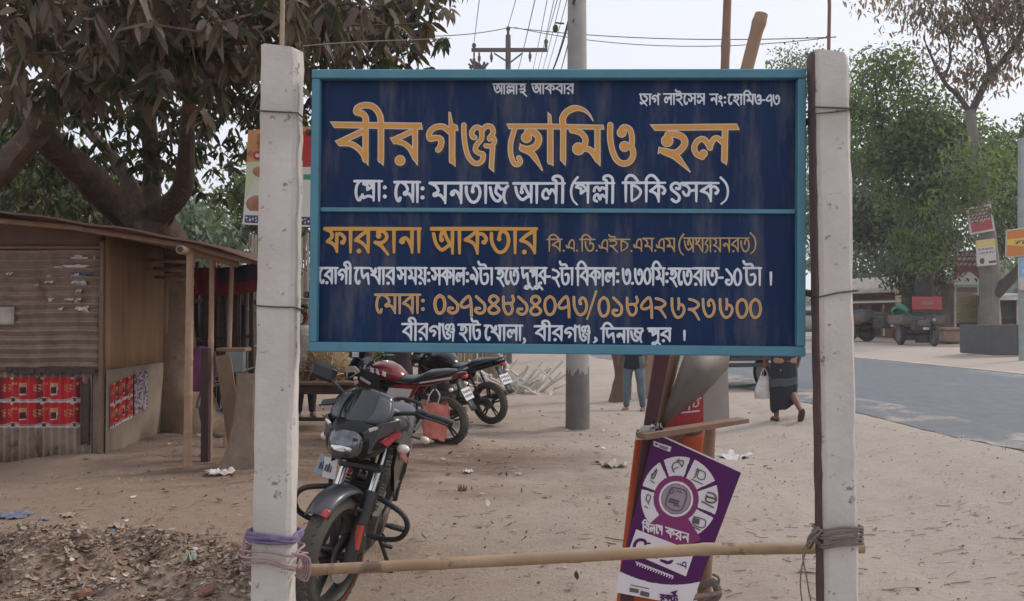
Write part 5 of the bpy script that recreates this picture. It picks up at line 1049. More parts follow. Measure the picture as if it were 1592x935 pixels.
board('shop_board', 'maroon and white shop board with a row of pictures above the yellow shutter', 'signboard', [(1484, 391), (1524, 391), (1524, 446), (1484, 446)], 43.6, 0,
      lambda u, v: (0 if scribble(u, v, 3, .98, .58) else (1 if v > .56 else (0 if v > .30 + .2 * math.sin(u * 3.14) - .05 and False else (1 if v > .16 + .26 * math.sin(u * 3.1416) else (6 if (math.hypot((u % .33) - .16, (v - .18) * 1.2) < .08 and math.sin(u * 40 + v * 30) > -.3) else (7 if v < .06 else 0)))))), bm)
board('hanging_sign', 'tilted torn red and white sign nailed highest on the big tree trunk', 'sign', [(1504, 324), (1539, 318), (1546, 358), (1509, 365)], 36.0, 0, lambda u, v: None if (u < .12 and .45 < v < .62) else (0 if u < .06 or v < .06 or u > .95 or v > .93 else (0 if scribble(u, v, 4, .9, .4, s=2) else (2 if v < .42 else 1))), bm, posts=False)
board('hanging_sign', 'yellow and white printed sign nailed on the trunk below the red and white one', 'sign', [(1518, 375), (1547, 372), (1549, 411), (1520, 414)], 35.9, 0, lambda u, v: (0 if scribble(u, v, 1, .95, .78, s=1) else 3) if v > .74 else (6 if scribble(u, v, 2, .70, .45, s=4) else (1 if (v < .3 and (math.hypot(u - .25, v - .18) < .13 or (u > .6 and .06 < v < .16))) else 0)), bm, posts=False)
board('roadside_banner', 'orange and yellow banner stretched beside the green-grey pole', 'banner', [(1566, 359), (1622, 352), (1622, 396), (1565, 399)], 24.2, 0, lambda u, v: (6 if scribble(u, v, 1, .62, .42, .2, .95, 3) else 3) if v < .66 and v > .34 - .2 * u + .1 else 4, bm, posts=False)
board('small_board', 'pale blue and white board low on the green-grey pole', 'sign', [(1585, 402), (1615, 402), (1615, 450), (1585, 450)], 24.25, 0, lambda u, v: 0 if v < .38 or scribble(u, v, 2, .9, .5) else 5, bm, posts=False)
# open concrete ring / bin at the right
cb = G(1580, 553); cbn = thing('concrete_tank', 'low dark grey square tank of cast panels at the right roadside', 'tank', cb)
m_tank = mat('dark cast panels', (.105, .105, .11), .85, c2=(.08, .08, .085), s2=2, c3=(.18, .175, .17), s3=3, t3=.64, bump=.2, sb=20)
s_ = cb.y / F; x0 = (1542 - 1580) * s_; hh = (553 - 505) * s_
b = MB(); b.rbox((x0 + .38, .02, hh / 2), (.76, .10, hh), .015); b.rbox((x0 + 1.62, .02, hh / 2), (1.66, .10, hh), .015); b.build('front_panel', m_tank, cbn, smooth=False)
b = MB(); b.rbox((x0 + .05, .95, hh / 2), (.10, 1.75, hh - .01), .015); b.build('side_panel', m_tank, cbn, smooth=False)
b = MB(); b.rbox((x0 + 2.4, .95, hh / 2), (.10, 1.75, hh - .01), .015); b.build('side_panel', m_tank, cbn, smooth=False)
b = MB(); b.rbox((x0 + 1.2, 1.85, hh / 2), (2.4, .10, hh - .02), .015); b.build('rear_panel', m_tank, cbn, smooth=False)
for z in (.33, .66):
    b = MB(); b.rbox((x0 + 1.62, -.04, hh * z), (1.6, .03, .03), .005); b.build('rib', m_wht, cbn, smooth=False)
rs2 = random.Random(6)
for k in range(9):
    p = at2(1462 + k * 9 + rs2.uniform(-4, 4), 39.5 + rs2.uniform(-.6, .6)); b = MB(); b.ball((0, 0, .06), (.22 + rs2.random() * .15, .18, .12 + rs2.random() * .12), 8)
    for i, v in enumerate(b.v): b.v[i] = tuple(Vector(v) * (1 + rs2.uniform(-.2, .2)))
    o = b.build('earth_clod', mat('clod earth', (.24, .21, .19), .95, c2=(.16, .14, .13), s2=6)); o.location = p; tag(o, 'grey rubble lump in the row before the yellow shutter', 'rubble', 'rubble lumps across the road')

# three-wheeled motor carts
m_blk = mat('dusty black steel', (.035, .033, .034), .6, c2=(.06, .055, .052), s2=5); m_brn = mat('dusty brown body', (.16, .125, .105), .7, c2=(.10, .08, .07), s2=4); m_tyr = mat('dusty rubber', (.040, .037, .036), .9, c2=(.075, .066, .060), s2=9, bump=.3, sb=60)
m_redp = mat('faded red board', (.36, .055, .06), .6, c2=(.30, .05, .055), s2=3); m_sil = mat('dull metal', (.32, .32, .33), .4, .7)
def wheel_simple(name, parent, c, r, w, ax='X'):
    b = MB(); a = w / 2; b.lathe([(r * .62, -a * .8), (r * .9, -a), (r, -a * .6), (r, a * .6), (r * .9, a), (r * .62, a * .8)], c, ax, 24, closed=False); o = b.build(name, m_tyr, parent)
    b = MB(); b.lathe([(.001, -a * .5), (r * .3, -a * .5), (r * .63, -a * .75), (r * .63, a * .75), (r * .3, a * .5), (.001, a * .5)], c, ax, 18); b.build('rim', m_sil if r < .3 else m_brn, o); return o
def motor_cart(label, px, py, rz, d, cover, k=1.0, load=True, steer=0):
    p = P(px, py, d); t = thing('motor_cart', label, 'motor cart', (p.x, p.y, hz(p.x, p.y)), rz, 'three wheeled motor carts across the road'); t.scale = (k, k, k)   # local: front towards -y
    for x in (-.62, .62): wheel_simple('rear_wheel', t, (x, .9, .40), .40, .20)
    wheel_simple('front_wheel', t, (.0, -1.0, .31), .31, .14)
    b = MB(); b.rbox((0, 1.0, .86), (1.5, 1.9, .09), .02); b.rbox((-.74, 1.0, 1.02), (.05, 1.9, .3), .01); b.rbox((.74, 1.0, 1.02), (.05, 1.9, .3), .01); b.rbox((0, .06, 1.0), (1.44, .05, .26), .01); b.build('cargo_bed', m_brn, t, smooth=False)
    b = MB(); b.tube([(-.4, 1.9, .7), (-.3, .2, .62), (-.1, -.6, .7), (0, -.85, .95)], .04, 6); b.tube([(.4, 1.9, .7), (.3, .2, .62), (.1, -.6, .7), (0, -.85, .95)], .04, 6); b.tube([(-.62, .9, .42), (.62, .9, .42)], .05, 8); b.build('frame', m_blk, t)
    b = MB()
    for s in (-.1, .1): b.tube([(s, -1.0, .31), (s, -.88, .85)], .03, 6)
    b.rbox((0, -.98, .68), (.2, .3, .03), .01); b.tube([(-.33, -.62, 1.15), (-.12, -.78, 1.12), (.12, -.78, 1.12), (.33, -.62, 1.15)], .02, 6); b.tube([(0, -.86, .85), (0, -.78, 1.12)], .03, 6); b.build('fork', m_blk, t)
    b = MB(); b.rbox((-.28, -.45, .74), (.62, .55, .36), .05); b.rbox((-.3, -.50, .96), (.5, .34, .12), .03); b.tube([(-.1, -.35, .95), (-.05, -.35, 1.35)], .03, 6); b.build('engine', m_blk, t)
    b = MB(); b.rbox((-.28, -.75, .86), (.46, .04, .22), .02); b.build('radiator_grille', m_brn, t, smooth=False)
    b = MB(); b.lathe([(.001, -.04), (.06, -.03), (.075, .02), (.06, .06)], (.05, -.86, .98), 'Y', 14); b.build('headlamp', m_sil, t)
    b = MB(); b.rbox((-.22, -.80, .66), (.22, .012, .10), .004); b.build('number_plate', m_paper, t, smooth=False)
    b = MB(); b.rbox((0, -.02, .96), (.8, .42, .12), .04); b.build('seat', m_blk, t)
    if cover:
        b = MB(); b.rbox((.12, .10, 1.62), (1.1, .05, .5), .02); b.build('front_board', m_redp, t, smooth=False)
        b = MB(); b.rbox((.12, .06, 1.62), (.4, .02, .14), .01); b.build('board_patch', m_pink, t, smooth=False)
        b = MB()
        for x in (-.4, .64): b.tube([(x, .10, .9), (x, .10, 1.75)], .025, 6)
        b.rbox((.1, .12, 1.3), (.95, .04, .12), .02); b.build('stand_frame', m_blk, t)
    if load:
        b = MB(); rs3 = random.Random(px)
        for k_ in range(16): b.ball((rs3.uniform(-.6, .6), rs3.uniform(.3, 1.7), 1.02 + rs3.random() * .22), (.18 + rs3.random() * .14, .2, .12 + rs3.random() * .08), 8, rs3.randrange(3))
        b.build('sacks', [m_g3, m_brn, mat('blue grey sack', (.09, .11, .16), .8)], t)
    return t
motor_cart('front-facing three wheeled motor cart carrying a red board, nearest of the carts across the road', 1438, 540, R(-6), 36.5, True, 1.06, False)
motor_cart('loaded three wheeled motor cart with sacks, just right of the right concrete post', 1364, 529, R(34), 42, False, 1.16, True)
b = MB(); b.grid(lambda u, v: ((u - .5) * (.9 - .5 * v) + .1 * math.sin(v * 7), .3 * math.sin(u * 5), v * (.62 - .5 * abs(u - .45)) + .05 * math.sin(u * 12)), 10, 8); o = b.build('green_sheet', mat('sea green sheet', (.05, .22, .16), .7, c2=(.035, .17, .125), s2=3), solid=.02); o.location = P(1400, 505, 39); o.location.z = hz(o.location.x, o.location.y) + .75; tag(o, 'sea green plastic sheet heaped beside the nearest motor cart', 'sheet')
o.location.z = P(1400, 494, 39).z
b = MB(); b.rbox((0, 0, .35), (.75, .6, .5), .04); b.rbox((0, -.02, .66), (.85, .7, .12), .03); o = b.build('vendor_box', mat('biscuit box', (.38, .27, .22), .8, c2=(.30, .2, .17), s2=4), smooth=False); o.location = at2(1474, 38.6); tag(o, 'pale brown lidded box on the ground right of the nearest motor cart', 'box')
# parked van glimpsed between board and post
vn = thing('white_van', 'pale van glimpsed between the signboard and the right concrete post', 'van', at2(1262, 47))
b = MB(); b.loft([(-1.9, .95, .8, .45), (-1.8, 1.0, .85, .62), (.3, 1.05, .85, .68), (.9, .95, .84, .45), (1.7, .85, .8, .33), (1.85, .8, .7, .22)], 18); b.build('body', m_wht, vn)
b = MB(); b.loft([(-1.5, 1.35, .87, .22), (.35, 1.35, .87, .22), (.7, 1.28, .85, .14)], 16); b.build('window_band', m_blk, vn)
for x in (-1.2, 1.1):
    for y in (-.78, .78): wheel_simple('wheel', vn, (x, y, .32), .32, .18, 'Y')

# ------------------------------------------------------------------ makeshift stand with the purple poster
DSD = 3.85
so0 = P(1040, 1043, DSD); so0.z = hz(so0.x, so0.y)
stand = thing('makeshift_stand', 'makeshift stand of leaning bamboo, a maroon plank and bent tin behind the signboard', 'stand', so0)
Q = lambda px, py, d=DSD: P(px, py, d) - so0
m_mar = mat('maroon plank', (.075, .022, .030), .6, c2=(.055, .017, .022), s2=6, c3=(.11, .06, .05), s3=9, t3=.66)
m_bent = mat('grimy bent tin', (.17, .145, .125), .6, .2, c2=(.10, .083, .07), s2=4, c3=(.06, .048, .042), s3=7, t3=.55, w3=.2, bump=.1, sb=20)
m_org = mat('orange hoarding sheet', (.50, .085, .018), .5, c2=(.43, .07, .018), s2=4)
m_tan = mat('tan timber', (.34, .23, .15), .8, c2=(.25, .16, .105), s2=9)
def slab(b, pts, th, mi=0):
    n = len(pts); c = [Vector(p) for p in pts]; nn = (c[1] - c[0]).cross(c[-1] - c[0]).normalized() * th; o = len(b.v)
    b.v += [tuple(p) for p in c] + [tuple(p + nn) for p in c]; b.f += [tuple(o + i for i in range(n)), tuple(o + n + i for i in range(n - 1, -1, -1))] + [(o + i, o + n + i, o + n + (i + 1) % n, o + (i + 1) % n) for i in range(n)]; b.m += [mi] * (n + 2); return b
b = MB(); slab(b, [Q(1022, 530, 3.80), Q(1046, 530, 3.80), Q(1016, 680, 3.78), Q(972, 1045, 3.77), Q(950, 1045, 3.77), Q(1000, 676, 3.78)], .03); b.build('maroon_plank', m_mar, stand, smooth=False)
b = MB(); pts = [Q(1184, 22, 3.9), Q(1160, 112, 3.9), Q(1049, 550, 3.9), Q(1026, 650, 3.9), Q(1018, 690, 3.9)]
def cane(name, pts, r0, r1, m, par, nodes):
    b = MB(); q = smooth_pts([tuple(p) for p in pts], 14); n = len(q); L = [0]
    for i in range(n - 1): L.append(L[-1] + math.dist(q[i], q[i + 1]))
    rr = [(r0 + (r1 - r0) * L[i] / L[-1]) * (1 + .15 * max([0] + [1 - abs(L[i] - x) / .035 for x in nodes])) for i in range(n)]
    b.tube(q, rr, 12); return b.build(name, m, par)
cane('leaning_bamboo', pts, .028, .026, mat('weathered red bamboo', (.20, .105, .07), .6, c2=(.32, .205, .12), s2=1.0, c3=(.16, .09, .06), s3=6, t3=.63, bump=.12, sb=25), stand, (.04, .3, .62, .95, 1.3, 1.6))
cane('upright_bamboo', [Q(1133, -60, 4.12), Q(1127, 108, 4.12), Q(1112, 500, 4.12), Q(1102, 690, 4.10), Q(1098, 800, 4.08), Q(1093, 1040, 4.06)], .018, .034, m_bamd, stand, (.1, .38, .7, 1.05, 1.4, 1.8, 2.1, 2.4, 2.7))
b = MB(); b.tube([Q(1075, 930, 3.8), Q(1120, 922, 3.86)], .012, 8); b.tube(smooth_pts([Q(1085, 915, 3.88), Q(1108, 905, 3.86), Q(1116, 925, 3.88), Q(1098, 938, 3.9)], 5), .018, 8); b.tube(smooth_pts([Q(1112, 918, 3.86), Q(1118, 900, 3.85), Q(1108, 893, 3.86)], 4), .006, 6); b.build('knotted_rope', m_twd, stand)
# bent tin sheet: two facets and a rolled edge
b = MB(); A1, A2, A3, A4, A5, A6, A7 = Q(1068, 540, 3.83), Q(1136, 540, 3.95), Q(1132, 572, 3.95), Q(1095, 612, 3.86), Q(1040, 655, 3.80), Q(1008, 700, 3.80), Q(1040, 620, 3.80)
M1 = Q(1085, 585, 3.76)
b.add([A1, A2, A3, A4, A5, A6, A7, M1], [(0, 7, 1), (1, 7, 2), (2, 7, 3), (3, 7, 4), (4, 7, 6), (4, 6, 5), (6, 7, 0)]); b.build('bent_tin_sheet', m_bent, stand, smooth=True, solid=.004, ang=60)
# board behind with its red notice, and the ledge
bd = MB(); slab(bd, [Q(1020, 672, 3.90), Q(1050, 600, 3.90), Q(1098, 560, 3.98), Q(1128, 560, 4.02), Q(1131, 656, 4.02), Q(1092, 664, 3.95)], -.02); rbd = bd.build('grey_board', mat('greyed panel', (.33, .295, .27), .8, c2=(.25, .215, .195), s2=5, c3=(.17, .13, .11), s3=4, t3=.6, w3=.2), stand, smooth=False)
b = MB(); f = Field(1020, 590, 1110, 680, 4)
slab(b, [Q(1026, 668, 3.872), Q(1052, 618, 3.87), Q(1093, 600, 3.885), Q(1094, 661, 3.885)], .004); b.build('red_notice', mat('scarlet notice', (.42, .035, .038), .55, c2=(.35, .03, .035), s2=6), rbd, smooth=False)
for pts in ([(1064, 635), (1068, 630), (1072, 633), (1071, 637)], [(1075, 627), (1079, 623), (1084, 622), (1086, 627), (1083, 632), (1078, 632), (1079, 627)], [(1069, 626), (1090, 619)]): f.stroke(pts, 1.0)
f.stroke([(1060, 642), (1087, 639)], 1.2)
b = MB(); f.mesh(b, lambda x, y: Q(x, y, 3.855)); b.build('notice_lettering', m_white, rbd, smooth=False)
b = MB(); slab(b, [Q(988, 672, 3.74), Q(1146, 649, 3.86), Q(1147, 655, 3.86), Q(990, 681, 3.74)], -.10); b.build('ledge', mat('brown timber', (.27, .17, .12), .8, c2=(.2, .12, .085), s2=9), stand, smooth=False)
b = MB(); b.grid(lambda u, v: tuple(Q(990 + 105 * u - 45 * v * (1 - .3 * u), 668 + 380 * v, 3.90) + Vector((0, .015 * math.sin(u * 6 + v * 5), 0))), 20, 26); b.build('orange_sheet', m_org, stand, solid=.004)
b = MB(); b.grid(lambda u, v: tuple(Q(1034 + 58 * u, 668 - 9 * u + (24 - 10 * u) * v, 3.86) + Vector((0, .02 * math.sin(u * 9 + v * 3), 0))), 14, 6); b.build('brown_cloth', mat('pinkish brown cloth', (.27, .155, .12), .9, c2=(.2, .11, .09), s2=9), stand, solid=.004)
b = MB(); slab(b, [Q(987, 684, 3.735), Q(998, 662, 3.735), Q(1012, 662, 3.735), Q(1008, 684, 3.735)], .004); b.build('grey_paper', m_paper, stand, smooth=False)
b = MB(); rs = random.Random(5)
b.grid(lambda u, v: tuple(Q(1012 + 18 * u, 660 + 10 * v, 3.73) + Vector((0, .02 * math.sin(u * 14 + v * 9), .008 * math.sin(u * 23)))), 8, 5); b.build('crumpled_paper', m_paper, stand, solid=.001)
# purple bill-payment poster
po = P(1050, 800, 3.72); poster = thing('purple_poster', 'tilted purple poster with a white wheel of icons tied to the makeshift stand', 'poster', po)
TL, TR, BR, BL = (1017, 671), (1153, 733), (1074, 943), (956, 921)
pq = lambda u, v: (((TL[0] * (1 - u) + TR[0] * u) * (1 - v) + (BL[0] * (1 - u) + BR[0] * u) * v), ((TL[1] * (1 - u) + TR[1] * u) * (1 - v) + (BL[1] * (1 - u) + BR[1] * u) * v))
def pd(x, y): return 3.72 + .00035 * (x - 956) + .012 * math.sin((x - 950) * .02)
def PP(x, y, out=0): return P(x, y, pd(x, y) - out) - po
m_pu = mat('poster purple', (.088, .014, .105), .42, spec=.25, c2=(.078, .012, .094), s2=4); m_mg = mat('poster magenta', (.21, .022, .13), .42); m_pw2 = mat('poster white', (.70, .66, .69), .5); m_pg = mat('poster grey ink', (.10, .085, .10), .5); m_lav = mat('poster lavender', (.33, .26, .32), .5)
ZX = 3.465
def ppat(u, v):
    x, y = pq(u, v); zx, zy = (x - 955) * ZX, (y - 665) * ZX
    if v < .012: return 2
    yc = 782 + (zx - 45) * .47 - max(zx - 45, 0) ** 2 * .00085
    if zx > 330: yc = min(yc, 852)
    if zy > yc: return 2
    # magenta glow inside the wheel and the keystone under it
    dx, dy = zx - 352, zy - 378; r = math.hypot(dx / 208, dy / 222); r2 = math.hypot((zx - 333) / 1.0, (zy - 385) / 1.04)
    if r2 < 92 : return 2 if (r2 > 78 and r2 < 90 and r2 > 84) or r2 < 72 and False else (4 if r2 < 76 else 3 if r2 < 80 else 2)
    ang = math.atan2(zy - 385, zx - 333)
    if r2 < 112 + (5 if math.sin(ang * 16) > 0 else 0): return 1
    if 122 < r2 and r < 1:
        a = math.degrees(ang) % 360                                    # 0 = right, 90 = down
        cuts = [(292, 3.0), (249.5, 3.0), (338, 3.0), (24, 2.6), (199, 2.8)]
        if 58 < a < 137: return 1 if zy < 640 else 0
        for c, w in cuts:
            if abs((a - c + 180) % 360 - 180) < w: return 0
        if a > 137 and a < 150 and r2 > 170 and zx > 225: return 1
        return 2
    if r2 <= 122: return 1
    if 58 < math.degrees(ang) % 360 < 137 and r < 1.15: return 1
    return 0
b = MB(); b.grid(lambda u, v: tuple(PP(*pq(u, v))), 190, 290, mif=ppat); sheet = b.build('printed_sheet', [m_pu, m_mg, m_pw2, m_pg, m_lav], poster, smooth=False)
def pz(x, y): return (955 + x / ZX, 665 + y / ZX)
f = Field(950, 660, 1160, 950, 5)
# wheel icons (dark line drawings), each its own part
def icon(name, strokes, polys=()):
    f = Field(950, 660, 1160, 950, 5)
    for pts, r in strokes: f.stroke([pz(*p) for p in pts], r)
    for q in polys: f.poly([pz(*p) for p in q])
    b = MB(); f.mesh(b, lambda x, y: PP(x, y, .003)); b.build(name, m_pg, sheet, smooth=False)
icon('tap_icon', [([(322, 240), (312, 215), (325, 190), (350, 190), (365, 210), (372, 180), (340, 182), (350, 170)], .9), ([(318, 225), (345, 215)], .8)])
icon('cooker_icon', [([(455, 240), (448, 222), (438, 262), (430, 270)], .9), ([(458, 228), (490, 245), (482, 280), (448, 268), (458, 228)], .8)])
icon('caption_mark', [([(416, 278), (475, 305)], .8)])
icon('globe_icon', [([(505, 350), (540, 360), (550, 390), (530, 405), (495, 395), (498, 365)], 1.3), ([(500, 372), (546, 386)], 1.5)])
icon('caption_mark', [([(472, 398), (536, 432)], 1.0)])
icon('screen_icon', [([(430, 480), (490, 500), (480, 540), (425, 520), (430, 480)], .9)], [((428, 484), (462, 494), (456, 524), (424, 514))])
icon('caption_mark', [([(428, 535), (460, 552)], 1.0)])
icon('flame_icon', [([(205, 260), (228, 225), (220, 260), (205, 275), (203, 250)], 1.1)])
icon('caption_mark', [([(196, 285), (216, 300)], .8)])
icon('bulb_icon', [([(180, 360), (196, 372), (186, 398), (172, 385), (180, 360)], .8), ([(180, 395), (186, 412)], .8)])
icon('caption_mark', [([(165, 425), (180, 432)], .8)])
icon('bill_outline', [([(310, 322), (388, 348), (358, 446), (278, 418), (310, 322)], .9)])
for q, r in (([(300, 385), (345, 398)], 1.6), ([(296, 398), (342, 411)], 1.6), ([(336, 340), (364, 352)], .8), ([(350, 425), (322, 418)], 1.0), ([(300, 335), (312, 330), (320, 345), (308, 356), (298, 347), (300, 335)], .8)): icon('bill_mark', [(q, r)])
icon('store_badge', [], [((85, 862), (133, 872), (130, 893), (82, 884))]); icon('store_badge', [], [((142, 878), (190, 890), (187, 915), (139, 903))]); icon('caption_mark', [([(90, 848), (185, 868)], .7)])
# white box with brand lettering
f2 = Field(950, 660, 1160, 950, 4); f2.poly([pz(*p) for p in ((118, 548), (432, 668), (386, 802), (76, 668))]); fb = Field(1010, 680, 1050, 710, 4); fb.poly([pz(*p) for p in ((212, 72), (308, 104), (300, 132), (212, 98))]); b = MB(); fb.mesh(b, lambda x, y: PP(x, y, .003)); b.build('app_badge', m_pw2, sheet, smooth=False); b = MB(); f2.mesh(b, lambda x, y: PP(x, y, .003)); b.build('white_box', m_pw2, sheet, smooth=False); f2 = Field(950, 660, 1160, 950, 4)
def slant(ox, oy, sl, sx=1.0): return lambda a, b_: (ox + (a - ox) * sx, b_ + (a - ox) * sl)
write(f2, 'i b l', *[955 + 152 / ZX, 955 + 222 / ZX], 665 + 512 / ZX, 665 + 556 / ZX, 1.25, xf=slant(955 + 152 / ZX, 0, .24)); write(f2, 'e p', 955 + 226 / ZX, 955 + 262 / ZX, 665 + 507 / ZX, 665 + 552 / ZX, 1.25, xf=slant(955 + 152 / ZX, 0, .24)); write(f2, 'k r n', 955 + 278 / ZX, 955 + 405 / ZX, 665 + 500 / ZX, 665 + 545 / ZX, 1.3, xf=slant(955 + 152 / ZX, 0, .30))
for i in range(14): st2 = [pz(118 + i * 14.5, 726 + i * 5.5), pz(126 + i * 14.5, 736 + i * 5.5), pz(122 + i * 14.5, 742 + i * 5.5)]; f2.stroke(st2, .85)
f2.stroke([pz(116, 722), pz(318, 800)], .5)
b = MB(); f2.mesh(b, lambda x, y: PP(x, y, .003)); b.build('white_lettering', m_pw2, sheet, smooth=False)
def inkpart(name, fn):
    f = Field(950, 660, 1160, 950, 4); fn(f); b = MB(); f.mesh(b, lambda x, y: PP(x, y, .0055)); b.build(name, m_pu, sheet, smooth=False)
for q, r in (([(108, 660), (112, 625), (135, 605), (165, 612), (170, 640)], 2.4), ([(185, 625), (200, 640), (196, 680)], 2.2), ([(255, 715), (290, 728), (310, 715), (312, 690)], 2.6), ([(212, 640), (228, 700)], 2.2), ([(250, 655), (285, 665), (300, 700)], 2.3)):
    inkpart('brand_letter', lambda f: f.stroke([pz(*p) for p in q], r))
inkpart('suffix_letter', lambda f: write(f, '- ee', 955 + 335 / ZX, 955 + 392 / ZX, 665 + 715 / ZX, 665 + 748 / ZX, .9, xf=slant(955 + 335 / ZX, 0, .2)))
inkpart('logo_lettering', lambda f: write(f, 'r k e T', 955 + 248 / ZX, 955 + 345 / ZX, 665 + 900 / ZX, 665 + 930 / ZX, 1.1, xf=slant(955 + 248 / ZX, 0, .1)))
inkpart('logo_arrow', lambda f: f.poly([pz(*p) for p in ((298, 888), (344, 876), (322, 908), (316, 894))]))
for q, r in (([(222, 88), (232, 92)], 1.2), ([(244, 96), (290, 112)], .7), ([(244, 104), (284, 118)], .7)): inkpart('badge_mark', lambda f: f.stroke([pz(*p) for p in q], r))

# ------------------------------------------------------------------ motorcycles
m_pblk = mat('gloss black paint', (.006, .006, .007), .22, spec=.3, coat=.12); m_scr = mat('smoked windscreen', (.010, .011, .013), .06, spec=.5, coat=.5); m_grey = mat('graphite paint', (.060, .063, .070), .35, .2, coat=.2, c2=(.045, .048, .054), s2=6, c3=(.14, .125, .11), s3=9, t3=.62, w3=.2)
m_blkp = mat('black plastic', (.022, .022, .024), .5); m_chr = mat('worn chrome', (.62, .62, .63), .18, 1.0); m_glass = mat('lamp lens', (.16, .17, .20), .04, .6, spec=.9, coat=1, c2=(.02, .022, .028), s2=13); m_redg = mat('gloss red paint', (.30, .010, .018), .2, coat=.6); m_rred = mat('red reflector', (.45, .05, .03), .3); m_wgl = mat('gloss white decal', (.58, .57, .57), .3); m_eng = mat('dusty engine alloy', (.085, .08, .075), .55, .6, c2=(.16, .14, .12), s2=9); m_seat = mat('black vinyl', (.022, .023, .026), .42, c2=(.035, .035, .037), s2=8); m_ind = mat('clear indicator lens', (.62, .56, .50), .15, coat=1); m_alloy = mat('black alloy rim', (.016, .016, .017), .45, .3, c2=(.05, .045, .04), s2=12)
m_mir = mat('mirror glass', (.6, .62, .65), .03, 1.0); m_tyd = mat('dusty tyre', (.050, .045, .041), .9, c2=(.10, .088, .076), s2=7, bump=.5, sb=120)
def motorcycle(label, loc, heading, lean, steer, paint, accent, look, group=None):
    rz = math.atan2(heading[1], heading[0]); bk = thing('motorcycle', label, 'motorcycle', loc, group=group, rot=(-lean, 0, rz))
    hd = Vector((.36, 0, .90)); axd = Vector((-.42, 0, .907)).normalized(); ST = Matrix.Translation(hd) @ Matrix.Rotation(steer, 4, axd) @ Matrix.Translation(-hd)
    FX, RX_ = .64, -.68
    def part(b, name, m, par=bk, st=False, **k):
        if st: b.xf(ST)
        return b.build(name, m, par, **k)
    def wheel(name, x, st, tw=.052, disc=True, tape=None):
        c = (x, 0, .30); pr = []
        for k in range(15):
            a = math.pi * k / 14; pr.append((.243 + .057 * math.sin(a) ** .85, -tw * math.cos(a)))
        b = MB(); b.lathe(pr, c, 'Y', 56)
        o0 = len(b.v)
        for k in range(44):                                            # tread blocks
            a = 2 * math.pi * k / 44
            for s in (-1, 1):
                M = Matrix.Rotation(-a, 3, 'Y'); p = Vector(c) + M @ Vector((.2965, s * .021, 0)); b.box(p, (.008, .022, .024), M @ Matrix.Rotation(s * .5, 3, 'X'))
        w = part(b, name, m_tyd, st=st)
        b = MB(); b.lathe([(.222, -.045), (.246, -.047), (.247, -.040), (.226, -.034), (.214, 0), (.226, .034), (.247, .040), (.246, .047), (.222, .045), (.206, .02), (.206, -.02)], c, 'Y', 48, closed=True)
        for k in range(5):
            for s in (-.12, .12):
                a = 2 * math.pi * k / 5 + s + .3; a2 = 2 * math.pi * k / 5 + s * 2.0 + .3
                b.tube([(x + .04 * math.cos(a2), .0, .30 + .04 * math.sin(a2)), (x + .215 * math.cos(a), 0, .30 + .215 * math.sin(a))], [.019, .012], 6)
        b.lathe([(.001, -.05), (.05, -.048), (.06, 0), (.05, .048), (.001, .05)], c, 'Y', 20); part(b, 'rim', m_alloy, w, st)
        if tape:
            b = MB(); b.lathe([(.240, .0485), (.248, .0495)], c, 'Y', 48); part(b, 'rim_tape', tape, w, st)
        if disc:
            b = MB(); b.lathe([(.085, .060), (.125, .060), (.125, .064), (.085, .064)], c, 'Y', 40, closed=True); b.lathe([(.03, .056), (.09, .061)], c, 'Y', 10); part(b, 'brake_disc', m_chr, w, st)
        else:
            b = MB(); b.lathe([(.001, .06), (.075, .058), (.08, .03)], c, 'Y', 24); part(b, 'brake_drum', m_eng, w, st)
        return w
    wheel('front_wheel', FX, True, disc=True, tape=m_rred if look == 'black' else None); wheel('rear_wheel', RX_, False, .060, False)
    # fork
    for s in (-1, 1):
        b = MB(); y = s * .098; lo, hi = Vector((FX, y, .30)), Vector((.335, y, .955)); b.tube([lo + (hi - lo) * .46, hi], .0185, 12); fk = part(b, 'fork_tube', m_chr, st=True)
        b = MB(); b.tube([lo - (hi - lo) * .05, lo, lo + (hi - lo) * .40, lo + (hi - lo) * .485], [.022, .034, .030, .031], 12); part(b, 'fork_slider', m_blkp, fk, True)
        if look == 'black':
            b = MB(); q = lo + (hi - lo) * .16; b.tube([q + Vector((.035, s * .018, -.055)), q + Vector((.008, s * .018, .06))], .021, 8, flat=.7); part(b, 'fork_reflector', m_rred, fk, True)
    b = MB(); b.tube([(FX, -.12, .30), (FX, .12, .30)], .014, 10); part(b, 'axle', m_blkp, st=True)
    b = MB(); b.rbox((.44, 0, .735), (.07, .25, .04), .01); b.rbox((.345, 0, .93), (.07, .24, .03), .01); b.tube([(.44, 0, .73), (.345, 0, .94)], .025, 8); part(b, 'fork_yoke', m_blkp, st=True)
    if True:                                                           # brake caliper
        b = MB(); b.rbox((FX - .115, .085, .36), (.075, .045, .10), .012); b.tube(smooth_pts([(FX - .12, .09, .42), (.46, .12, .6), (.38, .11, .86)], 5), .006, 6); part(b, 'brake_caliper', m_blkp, st=True)
    # mudguard
    def mg(u, v):
        a = R(46 + 108 * u); w = (.066 + .012 * math.sin(u * math.pi)) * (v * 2 - 1); r = .342 + .015 * math.sin(u * math.pi) - .035 * (2 * v - 1) ** 2; return (FX + r * math.cos(a), w, .30 + r * math.sin(a))
    b = MB(); b.grid(mg, 22, 8); part(b, 'front_mudguard', m_grey if look == 'black' else m_blkp, st=True, solid=.004)
